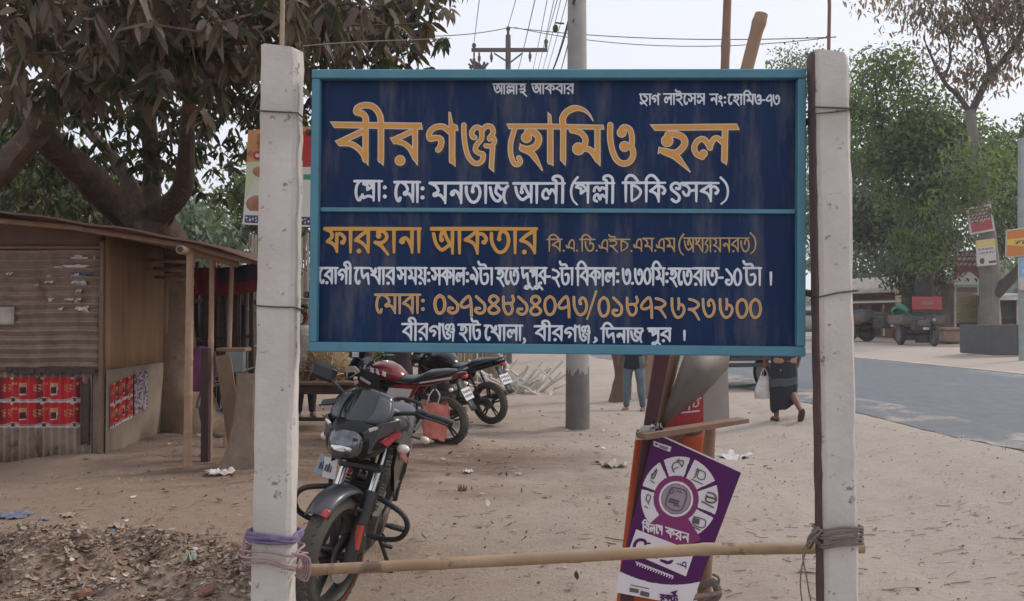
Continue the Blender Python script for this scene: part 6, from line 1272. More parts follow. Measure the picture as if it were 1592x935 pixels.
    if look == 'black':
        b = MB(); b.grid(lambda u, v: tuple(Vector(mg(.0 + .075 * u, .74 + .22 * v)) + Vector((.004, 0, .003))), 8, 4); part(b, 'mudguard_badge', m_redg, st=True, solid=.003)
        for s in (-1, 1):
            b = MB(); b.tube([(FX - .02, s * .085, .55), (FX - .10, s * .095, .52), (FX - .10, s * .09, .46)], .010, 6); part(b, 'mudguard_stay', m_blkp, st=True)
    # head unit
    b = MB(); b.loft([(.36, .945, .085, .075), (.42, .935, .15, .115), (.50, .915, .165, .130), (.58, .895, .150, .125), (.640, .875, .118, .102), (.672, .865, .075, .072), (.682, .862, .03, .03)], 28, mi=0); cowl = part(b, 'headlight_cowl', m_pblk, st=True)
    b = MB(); b.loft([(.632, .872, .105, .085, 2.6), (.668, .866, .092, .074, 2.4), (.690, .860, .070, .056), (.701, .856, .035, .03)], 26); part(b, 'headlight', m_glass, cowl, True)
    b = MB(); b.loft([(.694, .845, .060, .020), (.7055, .842, .040, .012)], 18); part(b, 'lamp_bowl', m_chr, cowl, True)
    for s in (-1, 1):
        b = MB(); b.add([(.638, s * .110, .952), (.618, s * .145, .968), (.612, s * .148, .958), (.634, s * .112, .940)], [(0, 1, 2, 3)]); part(b, 'pilot_lamp', m_ind, cowl, True, solid=.014, smooth=False)
        b = MB(); b.add([(.655, s * .088, .93), (.60, s * .16, .985), (.46, s * .19, 1.0), (.40, s * .175, .93), (.52, s * .17, .86), (.63, s * .115, .83)], [(0, 1, 2, 3, 4, 5)]); part(b, 'cowl_cheek', m_grey if look == 'black' else accent, cowl, True, solid=.012, smooth=False)
        if look == 'black':
            b = MB(); b.add([(.585, s * .158, .888), (.455, s * .196, .945), (.440, s * .194, .920), (.545, s * .172, .868)], [(0, 1, 2, 3)]); part(b, 'cowl_flash', accent, cowl, True, solid=.02, smooth=False)
    def scr(u, v):
        uu = u * 2 - 1; return (.672 - .175 * v - .075 * uu * uu * (1 - .3 * v), uu * (.100 + .085 * math.sin(min(v * 1.6, 1) * 1.57) - .055 * v ** 3), .925 + .215 * v ** .95 - .030 * uu * uu)
    b = MB(); b.grid(scr, 18, 14); part(b, 'windscreen', m_scr, cowl, True, solid=.006, ang=80)
    if look == 'black':
        for s in (0, 1):                                               # raised ribs on the fairing side of the screen
            b = MB(); sgn = 1 if s else -1; b.grid(lambda u, v: tuple(Vector(scr(.5 + sgn * (.26 + .22 * u), .25 + .62 * v)) + Vector((.006, 0, .006))), 6, 8); part(b, 'screen_panel', m_grey, cowl, True, solid=.008)
        b = MB(); b.ball((.648, 0, .945), (.004, .008, .012), 10); part(b, 'badge', m_chr, cowl, True)
    b = MB(); b.rbox((.40, 0, 1.02), (.10, .20, .07), .02, Matrix.Rotation(R(-30), 3, 'Y')); part(b, 'instrument_panel', m_blkp, st=True)
    # handlebar
    for s in (-1, 1):
        b = MB(); b.tube(smooth_pts([(.335, s * .05, .99), (.335, s * .11, 1.015), (.285, s * .24, 1.03), (.225, s * .375, 1.005)], 5), .012, 10); hb = part(b, 'handlebar', m_blkp, st=True)
        b = MB(); b.tube([(.268, s * .275, 1.025), (.262, s * .29, 1.023), (.224, s * .385, 1.003), (.220, s * .395, 1.0)], [.017, .019, .019, .017], 10); part(b, 'grip', m_seat, hb, True)
        b = MB(); b.rbox((.285, s * .232, 1.03), (.05, .065, .05), .012); part(b, 'switch_box', m_blkp, hb, True)
        b = MB(); b.tube(smooth_pts([(.305, s * .215, 1.035), (.325, s * .26, 1.02), (.30, s * .34, 1.005), (.275, s * .385, .99)], 4), [.008] + [.006] * 11 + [.008], 6); part(b, 'lever', m_blkp, hb, True)
    for s in look_mirrors[look]:
        b = MB(); b.tube(smooth_pts([(.305, s * .20, 1.04), (.345, s * .22, 1.09), (.375, s * .285, 1.15)], 5), .0075, 7); mr = part(b, 'mirror', m_blkp, st=True)
        M = Matrix.Rotation(R(s * -10), 3, 'Z') @ Matrix.Rotation(R(s * 12), 3, 'X'); b = MB(); b.rbox((0, 0, 0), (.045, .150, .095), .03, M); b.xf(Matrix.Translation((.372, s * .335, 1.185))); part(b, 'mirror_housing', m_blkp, mr, True, bevel=.012)
        b = MB(); b.box((-.026, 0, 0), (.003, .125, .075), M); b.xf(Matrix.Translation((.372, s * .335, 1.185))); part(b, 'mirror_glass', m_mir, mr, True, smooth=False)
    for s in (-1, 1):
        b = MB(); b.tube([(.44, s * .12, .86), (.44, s * .20, .855)], .008, 6); ind = part(b, 'indicator', m_blkp, st=True)
        b = MB(); b.ball((.445, s * .225, .855), (.030, .036, .024), 12); part(b, 'lens', m_ind, ind, True)
        b = MB(); b.tube([(-.86, s * .08, .74), (-.88, s * .16, .735)], .008, 6); ind = part(b, 'indicator', m_blkp)
        b = MB(); b.ball((-.885, s * .185, .735), (.030, .036, .024), 12); part(b, 'lens', m_ind, ind)
    # tank, shrouds, panels
    b = MB(); b.loft([(.335, .865, .05, .04), (.30, .895, .12, .085), (.22, .91, .165, .115), (.08, .905, .172, .118), (-.04, .872, .145, .098), (-.13, .835, .095, .06), (-.17, .81, .05, .03)], 26); tank = part(b, 'fuel_tank', paint)
    b = MB(); b.lathe([(.001, 1.030), (.035, 1.029), (.04, 1.022)], (.12, 0, 0), 'Z', 18); part(b, 'filler_cap', m_chr, tank)
    def plate(pts, y, th, s, out): return [(x, s * (y + out * t), z) for (x, z, t) in pts]
    for s in (-1, 1):
        b = MB(); p3 = plate([(.46, .90, 0), (.32, .945, .2), (.10, .86, .6), (.13, .70, .9), (.20, .56, .5), (.33, .64, .5), (.42, .76, .1)], .150, .02, s, .05); b.add(p3, [tuple(range(7)) if s > 0 else tuple(range(6, -1, -1))]); sh_ = part(b, 'tank_shroud', m_pblk if look != 'red' else m_blkp, solid=.02, smooth=False)
        b = MB(); b.add(plate([(.40, .825, .2), (.385, .86, .3), (.22, .79, .8), (.24, .765, .8)], .163, .02, s, .05), [(0, 1, 2, 3)]); part(b, 'flash', accent, sh_, solid=.006, smooth=False)
        b = MB(); b.add(plate([(.30, .61, .5), (.20, .66, .7), (.16, .58, .6), (.19, .44, .0), (.25, .47, .0)], .150, .02, s, .05), [(0, 1, 2, 3, 4)]); part(b, 'belly_panel', m_grey, solid=.012, smooth=False)
        b = MB(); b.add(plate([(-.06, .76, .5), (-.22, .775, .6), (-.42, .76, .4), (-.30, .60, .3), (-.10, .56, .4)], .115, .02, s, .05), [(0, 1, 2, 3, 4)]); part(b, 'side_panel', accent if look == 'black' else paint, solid=.02, smooth=False)
        if look == 'red':
            b = MB(); b.add(plate([(.02, .66, 1.0), (-.02, .73, 1.0), (-.34, .72, .6), (-.28, .62, .5), (-.14, .585, .5)], .128, .02, s, .05), [(0, 1, 2, 3, 4)]); part(b, 'white_decal', m_wgl, solid=.006, smooth=False)
            for k in range(3):
                b = MB(); b.grid(lambda u, v: (.25 - .085 * k - .06 * u, s * (.168 + .012 * math.sin(u * 3) - .016 * v), .93 - .02 * k + .055 * v - .03 * u), 4, 4); part(b, 'tank_decal', m_wgl, tank, solid=.006)
            b = MB(); b.add(plate([(-.42, .785, .3), (-.44, .805, .3), (-.86, .875, -.6), (-.84, .845, -.6)], .118, .02, s, .05), [(0, 1, 2, 3)]); part(b, 'tail_decal', m_wgl, solid=.006, smooth=False)
    b = MB(); b.loft([(-.10, .835, .085, .03), (-.18, .812, .125, .04), (-.34, .812, .14, .042), (-.44, .845, .135, .05), (-.52, .882, .125, .05), (-.72, .905, .110, .045), (-.84, .915, .075, .035), (-.88, .915, .04, .02)], 24); part(b, 'seat', m_seat)
    b = MB(); b.loft([(-.32, .765, .115, .05), (-.55, .805, .105, .055), (-.80, .862, .075, .045), (-1.0, .905, .030, .022)], 20); part(b, 'tail_cowl', paint)
    b = MB(); b.rbox((-.985, 0, .865), (.05, .09, .045), .012); part(b, 'tail_lamp', m_rred)
    b = MB(); b.tube(smooth_pts([(-.5, .13, .83), (-.75, .14, .90), (-.95, .10, .945), (-1.0, 0, .955), (-.95, -.10, .945), (-.75, -.14, .90), (-.5, -.13, .83)], 5), .013, 8); part(b, 'grab_rail', m_blkp)
    b = MB(); b.grid(lambda u, v: (-.88 - .20 * u, (v - .5) * .13, .82 - .36 * u), 6, 2); part(b, 'rear_mudguard', m_blkp, solid=.008)
    b = MB(); b.rbox((-1.0, 0, .655), (.008, .20, .15), .004, Matrix.Rotation(R(28), 3, 'Y')); pl = part(b, 'number_plate', m_wgl, smooth=False)
    b = MB()
    for k in range(2):
        for q in range(5): b.box(Vector((-1.0, 0, .655)) + Matrix.Rotation(R(28), 3, 'Y') @ Vector((-.006, -.07 + .035 * q, .03 - .055 * k)), (.003, .020, .036 - .01 * ((q + k) % 2)), Matrix.Rotation(R(28), 3, 'Y'))
    part(b, 'plate_marks', m_pg, pl, smooth=False)
    # engine and running gear
    b = MB(); b.rbox((.0, 0, .36), (.34, .24, .20), .04); b.lathe([(.001, -.15), (.085, -.15), (.10, -.12), (.10, .12), (.085, .15), (.001, .15)], (-.06, 0, .36), 'Y', 22); b.rbox((.13, 0, .56), (.15, .16, .10), .02); eng = part(b, 'engine', m_eng)
    b = MB()
    for k in range(8): b.rbox((.12 + .004 * k, 0, .455 + .021 * k), (.20, .20, .009), .003, Matrix.Rotation(R(-14), 3, 'Y'))
    part(b, 'cooling_fins', m_eng, eng)
    b = MB()
    for s in (-1, 1):
        b.tube(smooth_pts([(.34, s * .03, .86), (.20, s * .06, .78), (-.1, s * .10, .72), (-.5, s * .10, .80), (-.85, s * .07, .87)], 5), .016, 8); b.tube(smooth_pts([(.34, s * .03, .80), (.30, s * .05, .55), (.22, s * .06, .30)], 5), .016, 8); b.tube(smooth_pts([(-.1, s * .10, .72), (-.22, s * .11, .55), (-.2, s * .10, .32)], 5), .016, 8)
        b.tube([(-.2, s * .10, .33), (RX_, s * .095, .30)], .020, 8)
    part(b, 'frame', m_blkp)
    for s in (-1, 1):
        b = MB(); a, c = Vector((-.62, s * .115, .36)), Vector((-.46, s * .115, .72)); b.tube([a, a.lerp(c, .35)], .020, 8); b.tube([a.lerp(c, .3), c], .012, 8)
        for k in range(9): b.lathe([(.024, -.004), (.031, 0), (.024, .004)], a.lerp(c, .35 + .06 * k), 'Z', 12)
        part(b, 'shock_absorber', m_blkp)
        b = MB(); b.tube([(-.12, s * .13, .32), (-.13, s * .26, .315)], .014, 8); b.rbox((-.13, s * .215, .318), (.045, .10, .03), .01); part(b, 'foot_peg', m_blkp)
        b = MB(); b.tube(smooth_pts([(.30, s * .05, .575), (.36, s * .17, .560), (.385, s * .275, .525), (.375, s * .310, .46), (.335, s * .275, .385), (.28, s * .17, .345), (.24, s * .05, .34)], 6), .0145, 10); part(b, 'crash_guard', m_blkp)
    b = MB(); b.tube(smooth_pts([(.18, -.06, .46), (.30, -.08, .40), (.24, -.13, .22), (.02, -.16, .20), (-.25, -.18, .25)], 5), .020, 10); b.tube([(-.24, -.18, .25), (-.30, -.185, .27), (-.80, -.20, .40), (-.86, -.202, .415)], [.024, .045, .048, .030], 14); part(b, 'exhaust', m_eng)
    b = MB(); b.tube([(-.08, .12, .27), (-.16, .27, .02 + .0)], .012, 8); b.rbox((-.16, .275, .012), (.06, .035, .010), .003); part(b, 'side_stand', m_blkp)
    b = MB(); b.rbox((-.40, .095, .33), (.52, .014, .09), .02); part(b, 'chain_case', m_blkp)
    b = MB(); b.tube(smooth_pts([(.02, .16, .30), (.10, .19, .30), (.16, .20, .285)], 4), .008, 6); b.rbox((.17, .215, .285), (.025, .06, .02), .005); part(b, 'gear_lever', m_blkp)
    return bk, ST
look_mirrors = {'black': (-1,), 'red': (-1, 1), 'dark': (-1, 1)}
g0 = G(492, 957); g0 = Vector((g0.x, g0.y, hz(g0.x, g0.y)))
aH = R(1); hd_ = Vector((-math.sin(aH), -math.cos(aH), 0)); ctr = g0 - hd_ * .64; ctr.z = hz(ctr.x, ctr.y) - .005
mb1, ST1 = motorcycle('black motorcycle with smoked windscreen parked nearest, behind the left end of the bamboo rail', ctr, hd_, R(15), R(-19), m_pblk, m_redg, 'black', 'parked motorcycles')
# old plates tied to the right crash guard (viewer's left)
for k, (dy, rr) in enumerate(((0, 8), (.035, -6))):
    b = MB(); b.rbox((.37 - .02 * k, -.17 - dy, .66), (.006, .085, .11), .002, Matrix.Rotation(R(rr), 3, 'X') @ Matrix.Rotation(R(-22 + 20 * k), 3, 'Z')); pl_ = b.build('spare_plate', m_wgl if k == 0 else mat('blue white plate', (.30, .36, .42), .4), mb1, smooth=False)
    b = MB()
    for q in range(4): b.tube([(.3745 - .02 * k, -.147 - .015 * q - dy, .685 - .01 * (q % 2)), (.3745 - .02 * k, -.150 - .015 * q - dy, .64)], .005, 5)
    b.build('plate_marks', m_pg, pl_)
rr_, fr_ = G(696, 690), G(534, 681); hd2 = Vector((fr_.x - rr_.x, fr_.y - rr_.y, 0)).normalized(); c2 = Vector((rr_.x, rr_.y, 0)) + hd2 * .68; c2.z = hz(c2.x, c2.y)
m_dkr = mat('deep red paint', (.24, .010, .015), .2, coat=.5, c2=(.10, .007, .010), s2=3.5)
mb2, _ = motorcycle('red motorcycle with white stripes parked side on in the middle distance', c2, hd2, R(8), R(6), m_dkr, m_wgl, 'red', 'parked motorcycles')
r3 = G(764, 660); hd3 = Vector((-.80, .60, 0)).normalized(); c3 = Vector((r3.x, r3.y, 0)) + hd3 * .68; c3.z = hz(c3.x, c3.y)
mb3, _ = motorcycle('dark motorcycle with a white number plate parked behind the red motorcycle', c3, hd3, R(8), R(4), m_pblk, m_grey, 'dark', 'parked motorcycles')
# pinkish red bag on the red motorcycle
bp_ = P(676, 650, 10.62); b = MB()
b.grid(lambda u, v: ((.145 + .02 * math.sin(v * 5)) * math.cos(2 * math.pi * u) + .012 * math.sin(u * 50), .07 * math.sin(2 * math.pi * u) * (1 + .2 * math.sin(v * 7)), .17 - .42 * v + .02 * math.sin(u * 19)), 36, 12)
bag = b.build('carrier_bag', mat('salmon red bag', (.58, .19, .15), .7, c2=(.42, .11, .09), s2=14, bump=.4, sb=20)); bag.location = bp_; tag(bag, 'salmon red bag hanging from the side of the red motorcycle', 'bag')
b = MB()
for s in (-.06, .06): b.tube(smooth_pts([(s - .03, 0, .16), (s, -.01, .27), (s * .2, 0, .34)], 5), .007, 6)
b.build('handle', m_wgl, bag)

# bicycle behind the left post
def bicycle(label, loc, rz, lean=R(8)):
    t = thing('bicycle', label, 'bicycle', loc, rot=(-lean, 0, rz))
    for nm, x in (('rear_wheel', -.53), ('front_wheel', .56)):
        b = MB(); b.lathe([(.315 + .016 * math.cos(a), .016 * math.sin(a)) for a in [2 * math.pi * k / 8 for k in range(8)]], (x, 0, .33), 'Y', 40, closed=True); w = b.build(nm, m_tyr, t)
        b = MB(); b.lathe([(.296, -.012), (.302, 0), (.296, .012)], (x, 0, .33), 'Y', 40); b.lathe([(.02, -.04), (.025, 0), (.02, .04)], (x, 0, .33), 'Y', 12); b.build('rim', m_sil, w)
        b = MB()
        for k in range(20):
            a = 2 * math.pi * k / 20; s = .03 if k % 2 else -.03; b.tube([(x + .02 * math.cos(a + 1), s, .33 + .02 * math.sin(a + 1)), (x + .297 * math.cos(a), 0, .33 + .297 * math.sin(a))], .0016, 4)
        b.build('spokes', m_sil, w)
        b = MB(); b.grid(lambda u, v: (x + .355 * math.cos(R(20 + 150 * u)), (v - .5) * .06, .33 + .355 * math.sin(R(20 + 150 * u))), 18, 2); b.build('mudguard', m_sil, t, solid=.003)
    b = MB()
    for p in ([(-.53, 0, .33), (-.10, 0, .30), (-.22, 0, .80), (-.53, 0, .33)], [(-.20, 0, .76), (.36, 0, .84)], [(-.10, 0, .30), (.39, 0, .74)], [(.36, 0, .92), (.41, 0, .70), (.56, 0, .33)], [(-.22, 0, .80), (-.23, 0, .92)]): b.tube(p, .016, 7)
    b.build('frame', m_blk, t)
    b = MB(); b.loft([(-.36, .945, .10, .03), (-.26, .95, .09, .03), (-.12, .94, .03, .02)], 12); b.build('saddle', m_seat, t)
    b = MB(); b.tube(smooth_pts([(.20, .28, .98), (.34, .25, 1.02), (.36, 0, 1.0), (.34, -.25, 1.02), (.20, -.28, .98)], 5), .012, 7); b.tube([(.36, 0, .9), (.36, 0, 1.0)], .014, 6); b.build('handlebar', m_sil, t)
    b = MB(); b.rbox((-.55, 0, .74), (.36, .16, .02), .005); b.build('carrier', m_blk, t)
    b = MB(); b.lathe([(.07, -.04), (.09, -.04), (.09, -.034), (.07, -.034)], (-.10, 0, .30), 'Y', 20, closed=True); b.tube([(-.10, -.06, .30), (-.02, -.06, .17)], .009, 6); b.rbox((-.02, -.10, .17), (.09, .07, .02), .005); b.tube([(-.10, .06, .30), (-.18, .06, .43)], .009, 6); b.build('crank', m_sil, t)
    return t
g = G(343, 679); bicycle('bicycle with a bare steel rim standing behind the upright dark plank', (g.x + .22, g.y + .52, hz(g.x, g.y)), R(66))
g = G(392, 655); bicycle('black bicycle with pale mudguards half hidden behind the left concrete post', (g.x - .02, g.y + .1, hz(g.x, g.y)), R(108))
b = MB(); b.rbox((0, 0, 0), (.22, .05, .26), .02); o = b.build('plastic_container', mat('grey green plastic', (.22, .27, .26), .6, c2=(.17, .21, .2), s2=5)); o.location = P(366, 565, 10.0); tag(o, 'grey-green container by the leaning board, left of the post', 'container')
o.location.z = 1.17 - .148

# ------------------------------------------------------------------ people
m_skin = mat('brown skin', (.20, .095, .060), .6, c2=(.17, .08, .05), s2=9); m_hair = mat('black hair', (.010, .009, .009), .5); m_eye = mat('eye white', (.6, .58, .55), .3); m_sole = mat('dark rubber sole', (.06, .045, .04), .8)
def blob(name, build, m, parent, vox=.011, it=4):
    b = MB(); build(b); o = b.build(name, m, parent)
    md = o.modifiers.new('r', 'REMESH'); md.mode = 'VOXEL'; md.voxel_size = vox
    ms = o.modifiers.new('s', 'SMOOTH'); ms.iterations = it; ms.factor = .5
    dg = bpy.context.evaluated_depsgraph_get(); me = bpy.data.meshes.new_from_object(o.evaluated_get(dg)); o.modifiers.clear(); o.data = me
    me.materials.clear(); me.materials.append(m); me.polygons.foreach_set('use_smooth', [True] * len(me.polygons)); return o
def oval(b, secs, n=16):                                              # sections (z, yc, half width, half depth[, xc])
    b.loft([(s[0], s[1], s[2], s[3], 2.2, s[4] if len(s) > 4 else 0) for s in secs], n, axis='Z')
def loft_z(b, secs, n=16, ex=2.2):
    vs = []
    for s in secs:
        z, yc, hx, hy = s[:4]; xc = s[4] if len(s) > 4 else 0
        for j in range(n):
            a = 2 * math.pi * j / n; ca, sa = math.cos(a), math.sin(a); vs.append((xc + hx * math.copysign(abs(ca) ** (2 / ex), ca), yc + hy * math.copysign(abs(sa) ** (2 / ex), sa), z))
    fs = [(i * n + j, i * n + (j + 1) % n, (i + 1) * n + (j + 1) % n, (i + 1) * n + j) for i in range(len(secs) - 1) for j in range(n)]
    fs += [tuple(range(n - 1, -1, -1)), tuple((len(secs) - 1) * n + j for j in range(n))]; b.add(vs, fs)
def person(label, loc, rz, legs=None, arms=None, top=('shirt', None), bottom=('trousers', None), sit=0, group=None, shoes=None, k=1.0, headturn=0):
    """faces +Y before rotation. legs/arms: per side (-1 left, +1 right) joint lists"""
    t = thing('person', label, 'person', loc, rz, group); t.scale = (k, k, k)
    hipz = .88 - sit
    L = {s: [(s * .085, 0, hipz), (s * .095, .015, hipz - .42), (s * .10, -.02, .075)] for s in (-1, 1)}
    if legs: L.update(legs)
    shz = hipz + .50
    A = {s: [(s * .185, 0, shz), (s * .235, -.02, shz - .29), (s * .235, .06, shz - .53)] for s in (-1, 1)}
    if arms: A.update(arms)
    def torso(b, g=0, z0=-.10, z1=.56):
        S = [(-.10, 0, .145, .10), (-.02, -.01, .165, .115), (.10, 0, .150, .10), (.22, .01, .150, .10), (.36, .01, .170, .112), (.46, 0, .175, .10), (.52, -.005, .13, .075), (.56, 0, .06, .055)]
        loft_z(b, [(hipz + a, yc, hx + g, hy + g) for a, yc, hx, hy in S if z0 <= a <= z1])
    def leg(b, s, g=0, upto=1.0):
        h, kn, an = [Vector(p) for p in L[s]]; q = [h, h.lerp(kn, .5), kn, kn.lerp(an, .35), kn.lerp(an, .75), an]; r = [.085, .075, .056, .058, .042, .036]
        b.tube(q, [x + g for x in r], 12)
    def foot(b, s, g=0):
        h, kn, an = [Vector(p) for p in L[s]]; sh = (an - kn).normalized(); fwd = Vector((0, 1, 0)) - sh * sh.y; fwd = Vector((s * .12, 1, 0)) if sh.z < -.8 else Vector((0, -sh.z * 1.0, sh.y)) ; fwd.normalize(); dn = sh
        hl = an + dn * .035 - fwd * .045; b.tube([hl, an + dn * .03 + fwd * .03, an + dn * .045 + fwd * .11, an + dn * .055 + fwd * .17], [.034 + g, .038 + g, .034 + g, .022 + g], 10, flat=.8)
    def arm(b, s, g=0, upto=2):
        sh, el, wr = [Vector(p) for p in A[s]]; q = [Vector((s * .13, 0, shz + .01)), sh, sh.lerp(el, .5), el, el.lerp(wr, .4), wr]; r = [.055, .056, .048, .040, .038, .026]
        n = {1: 4, 2: 6}[upto]; b.tube(q[:n], [x + g for x in r[:n]], 10)
    def hand(b, s):
        sh, el, wr = [Vector(p) for p in A[s]]; d = (wr - el).normalized(); side_ = Vector((0, 1, 0)) - d * d.y; side_.normalize(); nn = d.cross(side_)
        b.tube([wr, wr + d * .045, wr + d * .085], [.024, .032, .030], 10, flat=.62)
        for i, (o, l) in enumerate(((-.024, .062), (-.008, .074), (.008, .07), (.024, .056))):
            p = wr + d * .08 + side_ * -o; c = nn * (-s) * .016; b.tube([p, p + d * l * .5 + c * .6, p + d * l * .85 + c * 1.8], [.0095, .009, .0075], 7)
        p = wr + d * .03 + side_ * .026; b.tube([p, p + side_ * .024 + d * .03, p + side_ * .02 + d * .062], [.012, .010, .008], 7)
    hc = Vector((0, .02, shz + .225))
    def head(b):
        b.tube([(0, 0, shz + .02), (0, .005, shz + .12)], [.055, .050], 12); Mh = Matrix.Rotation(headturn, 3, 'Z'); o0 = len(b.v)
        b.ball((0, 0, .02), (.073, .092, .100), 18); b.ball((0, .030, -.055), (.052, .058, .055), 14); b.ball((0, .055, -.088), (.026, .022, .02), 10)
        b.tube([(0, .088, .022), (0, .108, -.020), (0, .092, -.032)], [.010, .016, .012], 8); b.tube([(-.022, .086, -.057), (.022, .086, -.057)], .009, 8); b.tube([(-.04, .078, .034), (.04, .078, .034)], .012, 8)
        for s in (-1, 1): b.ball((s * .074, -.005, .0), (.012, .022, .032), 10)
        for i in range(o0, len(b.v)): b.v[i] = tuple(hc + Mh @ Vector(b.v[i]))
    def body(b):
        torso(b); head(b)
        for s in (-1, 1): leg(b, s); foot(b, s); arm(b, s); hand(b, s)
    bo = blob('body', body, m_skin, t, .0095)
    Mh = Matrix.Rotation(headturn, 3, 'Z')
    b = MB()
    def hairf(u, v):
        a = 2 * math.pi * u; th = v * (1.25 + .55 * (math.sin(a) < .2) * min(1, .2 - math.sin(a))); return tuple(hc + Mh @ Vector((.080 * math.sin(th) * math.cos(a), -.004 + .099 * math.sin(th) * math.sin(a), .022 + .110 * math.cos(th))))
    b.grid(hairf, 28, 10); b.build('hair', m_hair, bo, solid=.012)
    for s in (-1, 1):
        b = MB(); b.ball(hc + Mh @ Vector((s * .030, .083, .012)), (.012, .008, .008), 10); e = b.build('eye', m_eye, bo); b = MB(); b.ball(hc + Mh @ Vector((s * .030, .0895, .012)), (.005, .003, .005), 8); b.build('iris', m_hair, bo)
    kind, m = top
    if kind:
        def sh(b):
            torso(b, .014, -.10 if kind == 'shirt' else -.02, .535)
            if kind == 'shirt': loft_z(b, [(hipz - .17, 0, .185, .135), (hipz - .06, 0, .178, .128), (hipz + .06, 0, .168, .118)])
            for s in (-1, 1): arm(b, s, .016, 1)
        blob('shirt', sh, m, bo, .012, 6)
    kind, m = bottom[:2]
    if kind == 'trousers':
        def tr(b):
            torso(b, .010, -.10, .10)
            for s in (-1, 1): leg(b, s, .016)
        blob('trousers', tr, m, bo, .012, 6)
    if kind == 'lungi':
        b = MB(); kl, kr = Vector(L[-1][1]), Vector(L[1][1]); al, ar = Vector(L[-1][2]), Vector(L[1][2]); zb = bottom[2] if len(bottom) > 2 else .22
        def lg(u, v):
            a = 2 * math.pi * u; z = hipz + .10 - (hipz + .10 - zb) * v; c = (kl + kr) / 2; f = min(1, v * 1.1)
            hx = .165 + .035 * math.sin(v * 2.2) - .05 * max(0, v - .55); hy = .125 + .045 * math.sin(v * 1.9) - .03 * max(0, v - .6); hem = .07 * math.cos(a) * v * v if len(bottom) > 3 else 0
            pl = .010 * v * math.sin(a * 7 + v * 2) + .006 * v * math.sin(a * 13)
            return ((hx + pl) * math.cos(a), c.y * f * .7 + (hy + pl) * math.sin(a), z + hem + .012 * math.sin(a * 5) * v)
        b.grid(lg, 56, 22, mif=(lambda u, v: 1 if .44 < v < .60 else (0 if not (.0 < v < .44 and .05 < u < .20 and v > .15) else 2)) if isinstance(m, list) else None); b.build('lungi', m, bo, solid=.008)
    if shoes:
        for s in (-1, 1):
            b = MB(); h, kn, an = [Vector(p) for p in L[s]]; shn = (an - kn).normalized(); fwd = Vector((s * .12, 1, 0)) if shn.z < -.8 else Vector((0, -shn.z, shn.y)); fwd.normalize(); sd_ = fwd.cross(shn)
            M = Matrix((sd_, fwd, -shn)).transposed(); c = an + shn * .070 + fwd * .055; o = len(b.v)
            n = 20; prof = [(.042 * math.cos(2 * math.pi * j / n) * (1 + .12 * math.sin(2 * math.pi * j / n)), .135 * math.sin(2 * math.pi * j / n)) for j in range(n)]
            for z in (-.008, .008): b.v += [tuple(c + M @ Vector((x, y, z))) for x, y in prof]
            b.f += [tuple(o + j for j in range(n))[::-1], tuple(o + n + j for j in range(n))] + [(o + j, o + (j + 1) % n, o + n + (j + 1) % n, o + n + j) for j in range(n)]; b.m += [0] * (n + 2)
            b.tube(smooth_pts([c + M @ Vector((-.04, .02, .01)), c + M @ Vector((-.02, .04, .055)), c + M @ Vector((0, .075, .035)), c + M @ Vector((.02, .04, .055)), c + M @ Vector((.04, .02, .01))], 4), .007, 6)
            b.build('sandal', shoes, bo)
    return t
m_peach = mat('peach shirt cloth', (.38, .185, .115), .85, c2=(.32, .15, .095), s2=6, bump=.3, sb=14); m_lun = [mat('navy lungi cloth', (.016, .017, .028), .85, c2=(.026, .025, .036), s2=9), mat('grey lungi band', (.075, .09, .10), .85, c2=(.05, .06, .07), s2=14), mat('plum lungi check', (.05, .035, .05), .85)]
m_jean = mat('blue grey denim', (.085, .115, .145), .85, c2=(.16, .20, .23), s2=5, bump=.3, sb=30); m_dshirt = mat('dark navy shirt', (.014, .017, .028), .85, c2=(.022, .026, .04), s2=8)
m_wsh = mat('white shirt cloth', (.50, .46, .45), .85, c2=(.42, .38, .37), s2=7, bump=.2, sb=14); m_dtr = mat('dark trousers', (.02, .023, .03), .85); m_mrn = mat('maroon cloth', (.07, .022, .022), .85, c2=(.05, .016, .016), s2=9); m_vio = mat('violet cloth', (.055, .028, .115), .85, c2=(.04, .02, .085), s2=7); m_dpl = mat('dark plum cloth', (.04, .025, .035), .85, c2=(.055, .035, .05), s2=9)
g = G(1209, 656)
lun = person('man walking away in a peach shirt and dark checked lungi, carrying a white bag', (g.x + .09, g.y, hz(g.x, g.y)), R(2), legs={-1: [(-.085, 0, .88), (-.09, .10, .47), (-.095, .06, .075)], 1: [(.085, 0, .88), (.09, .02, .46), (.115, -.33, .20)]},
             arms={-1: [(-.185, 0, 1.38), (-.26, .03, 1.09), (-.25, .10, .86)], 1: [(.185, 0, 1.38), (.245, -.05, 1.10), (.215, .02, .86)]}, top=('shirt', m_peach), bottom=('lungi', m_lun, .20, 1), shoes=m_sole, k=.92)
b = MB(); b.grid(lambda u, v: ((.055 + .075 * math.sin(v * 2.0)) * math.cos(2 * math.pi * u) + .01 * math.sin(u * 40) * v, (.03 + .04 * math.sin(v * 2)) * math.sin(2 * math.pi * u), -.30 * v + .01 * math.sin(u * 25)), 28, 10)
for s in (-1, 1): b.tube(smooth_pts([(s * .05, 0, -.01), (s * .03, 0, .06), (0, 0, .10)], 4), .006, 6)
bag2 = b.build('carrier_bag', mat('white polythene', (.58, .55, .54), .4, c2=(.45, .36, .35), s2=12)); hp_ = Vector((g.x + .09, g.y, hz(g.x, g.y))) + Matrix.Rotation(R(2), 3, 'Z') @ (Vector((-.25, .12, .73)) * .92); bag2.location = hp_ + Vector((.0, 0, -.08)); tag(bag2, 'white polythene bag held by the man in the lungi', 'bag')
g = G(985, 639)
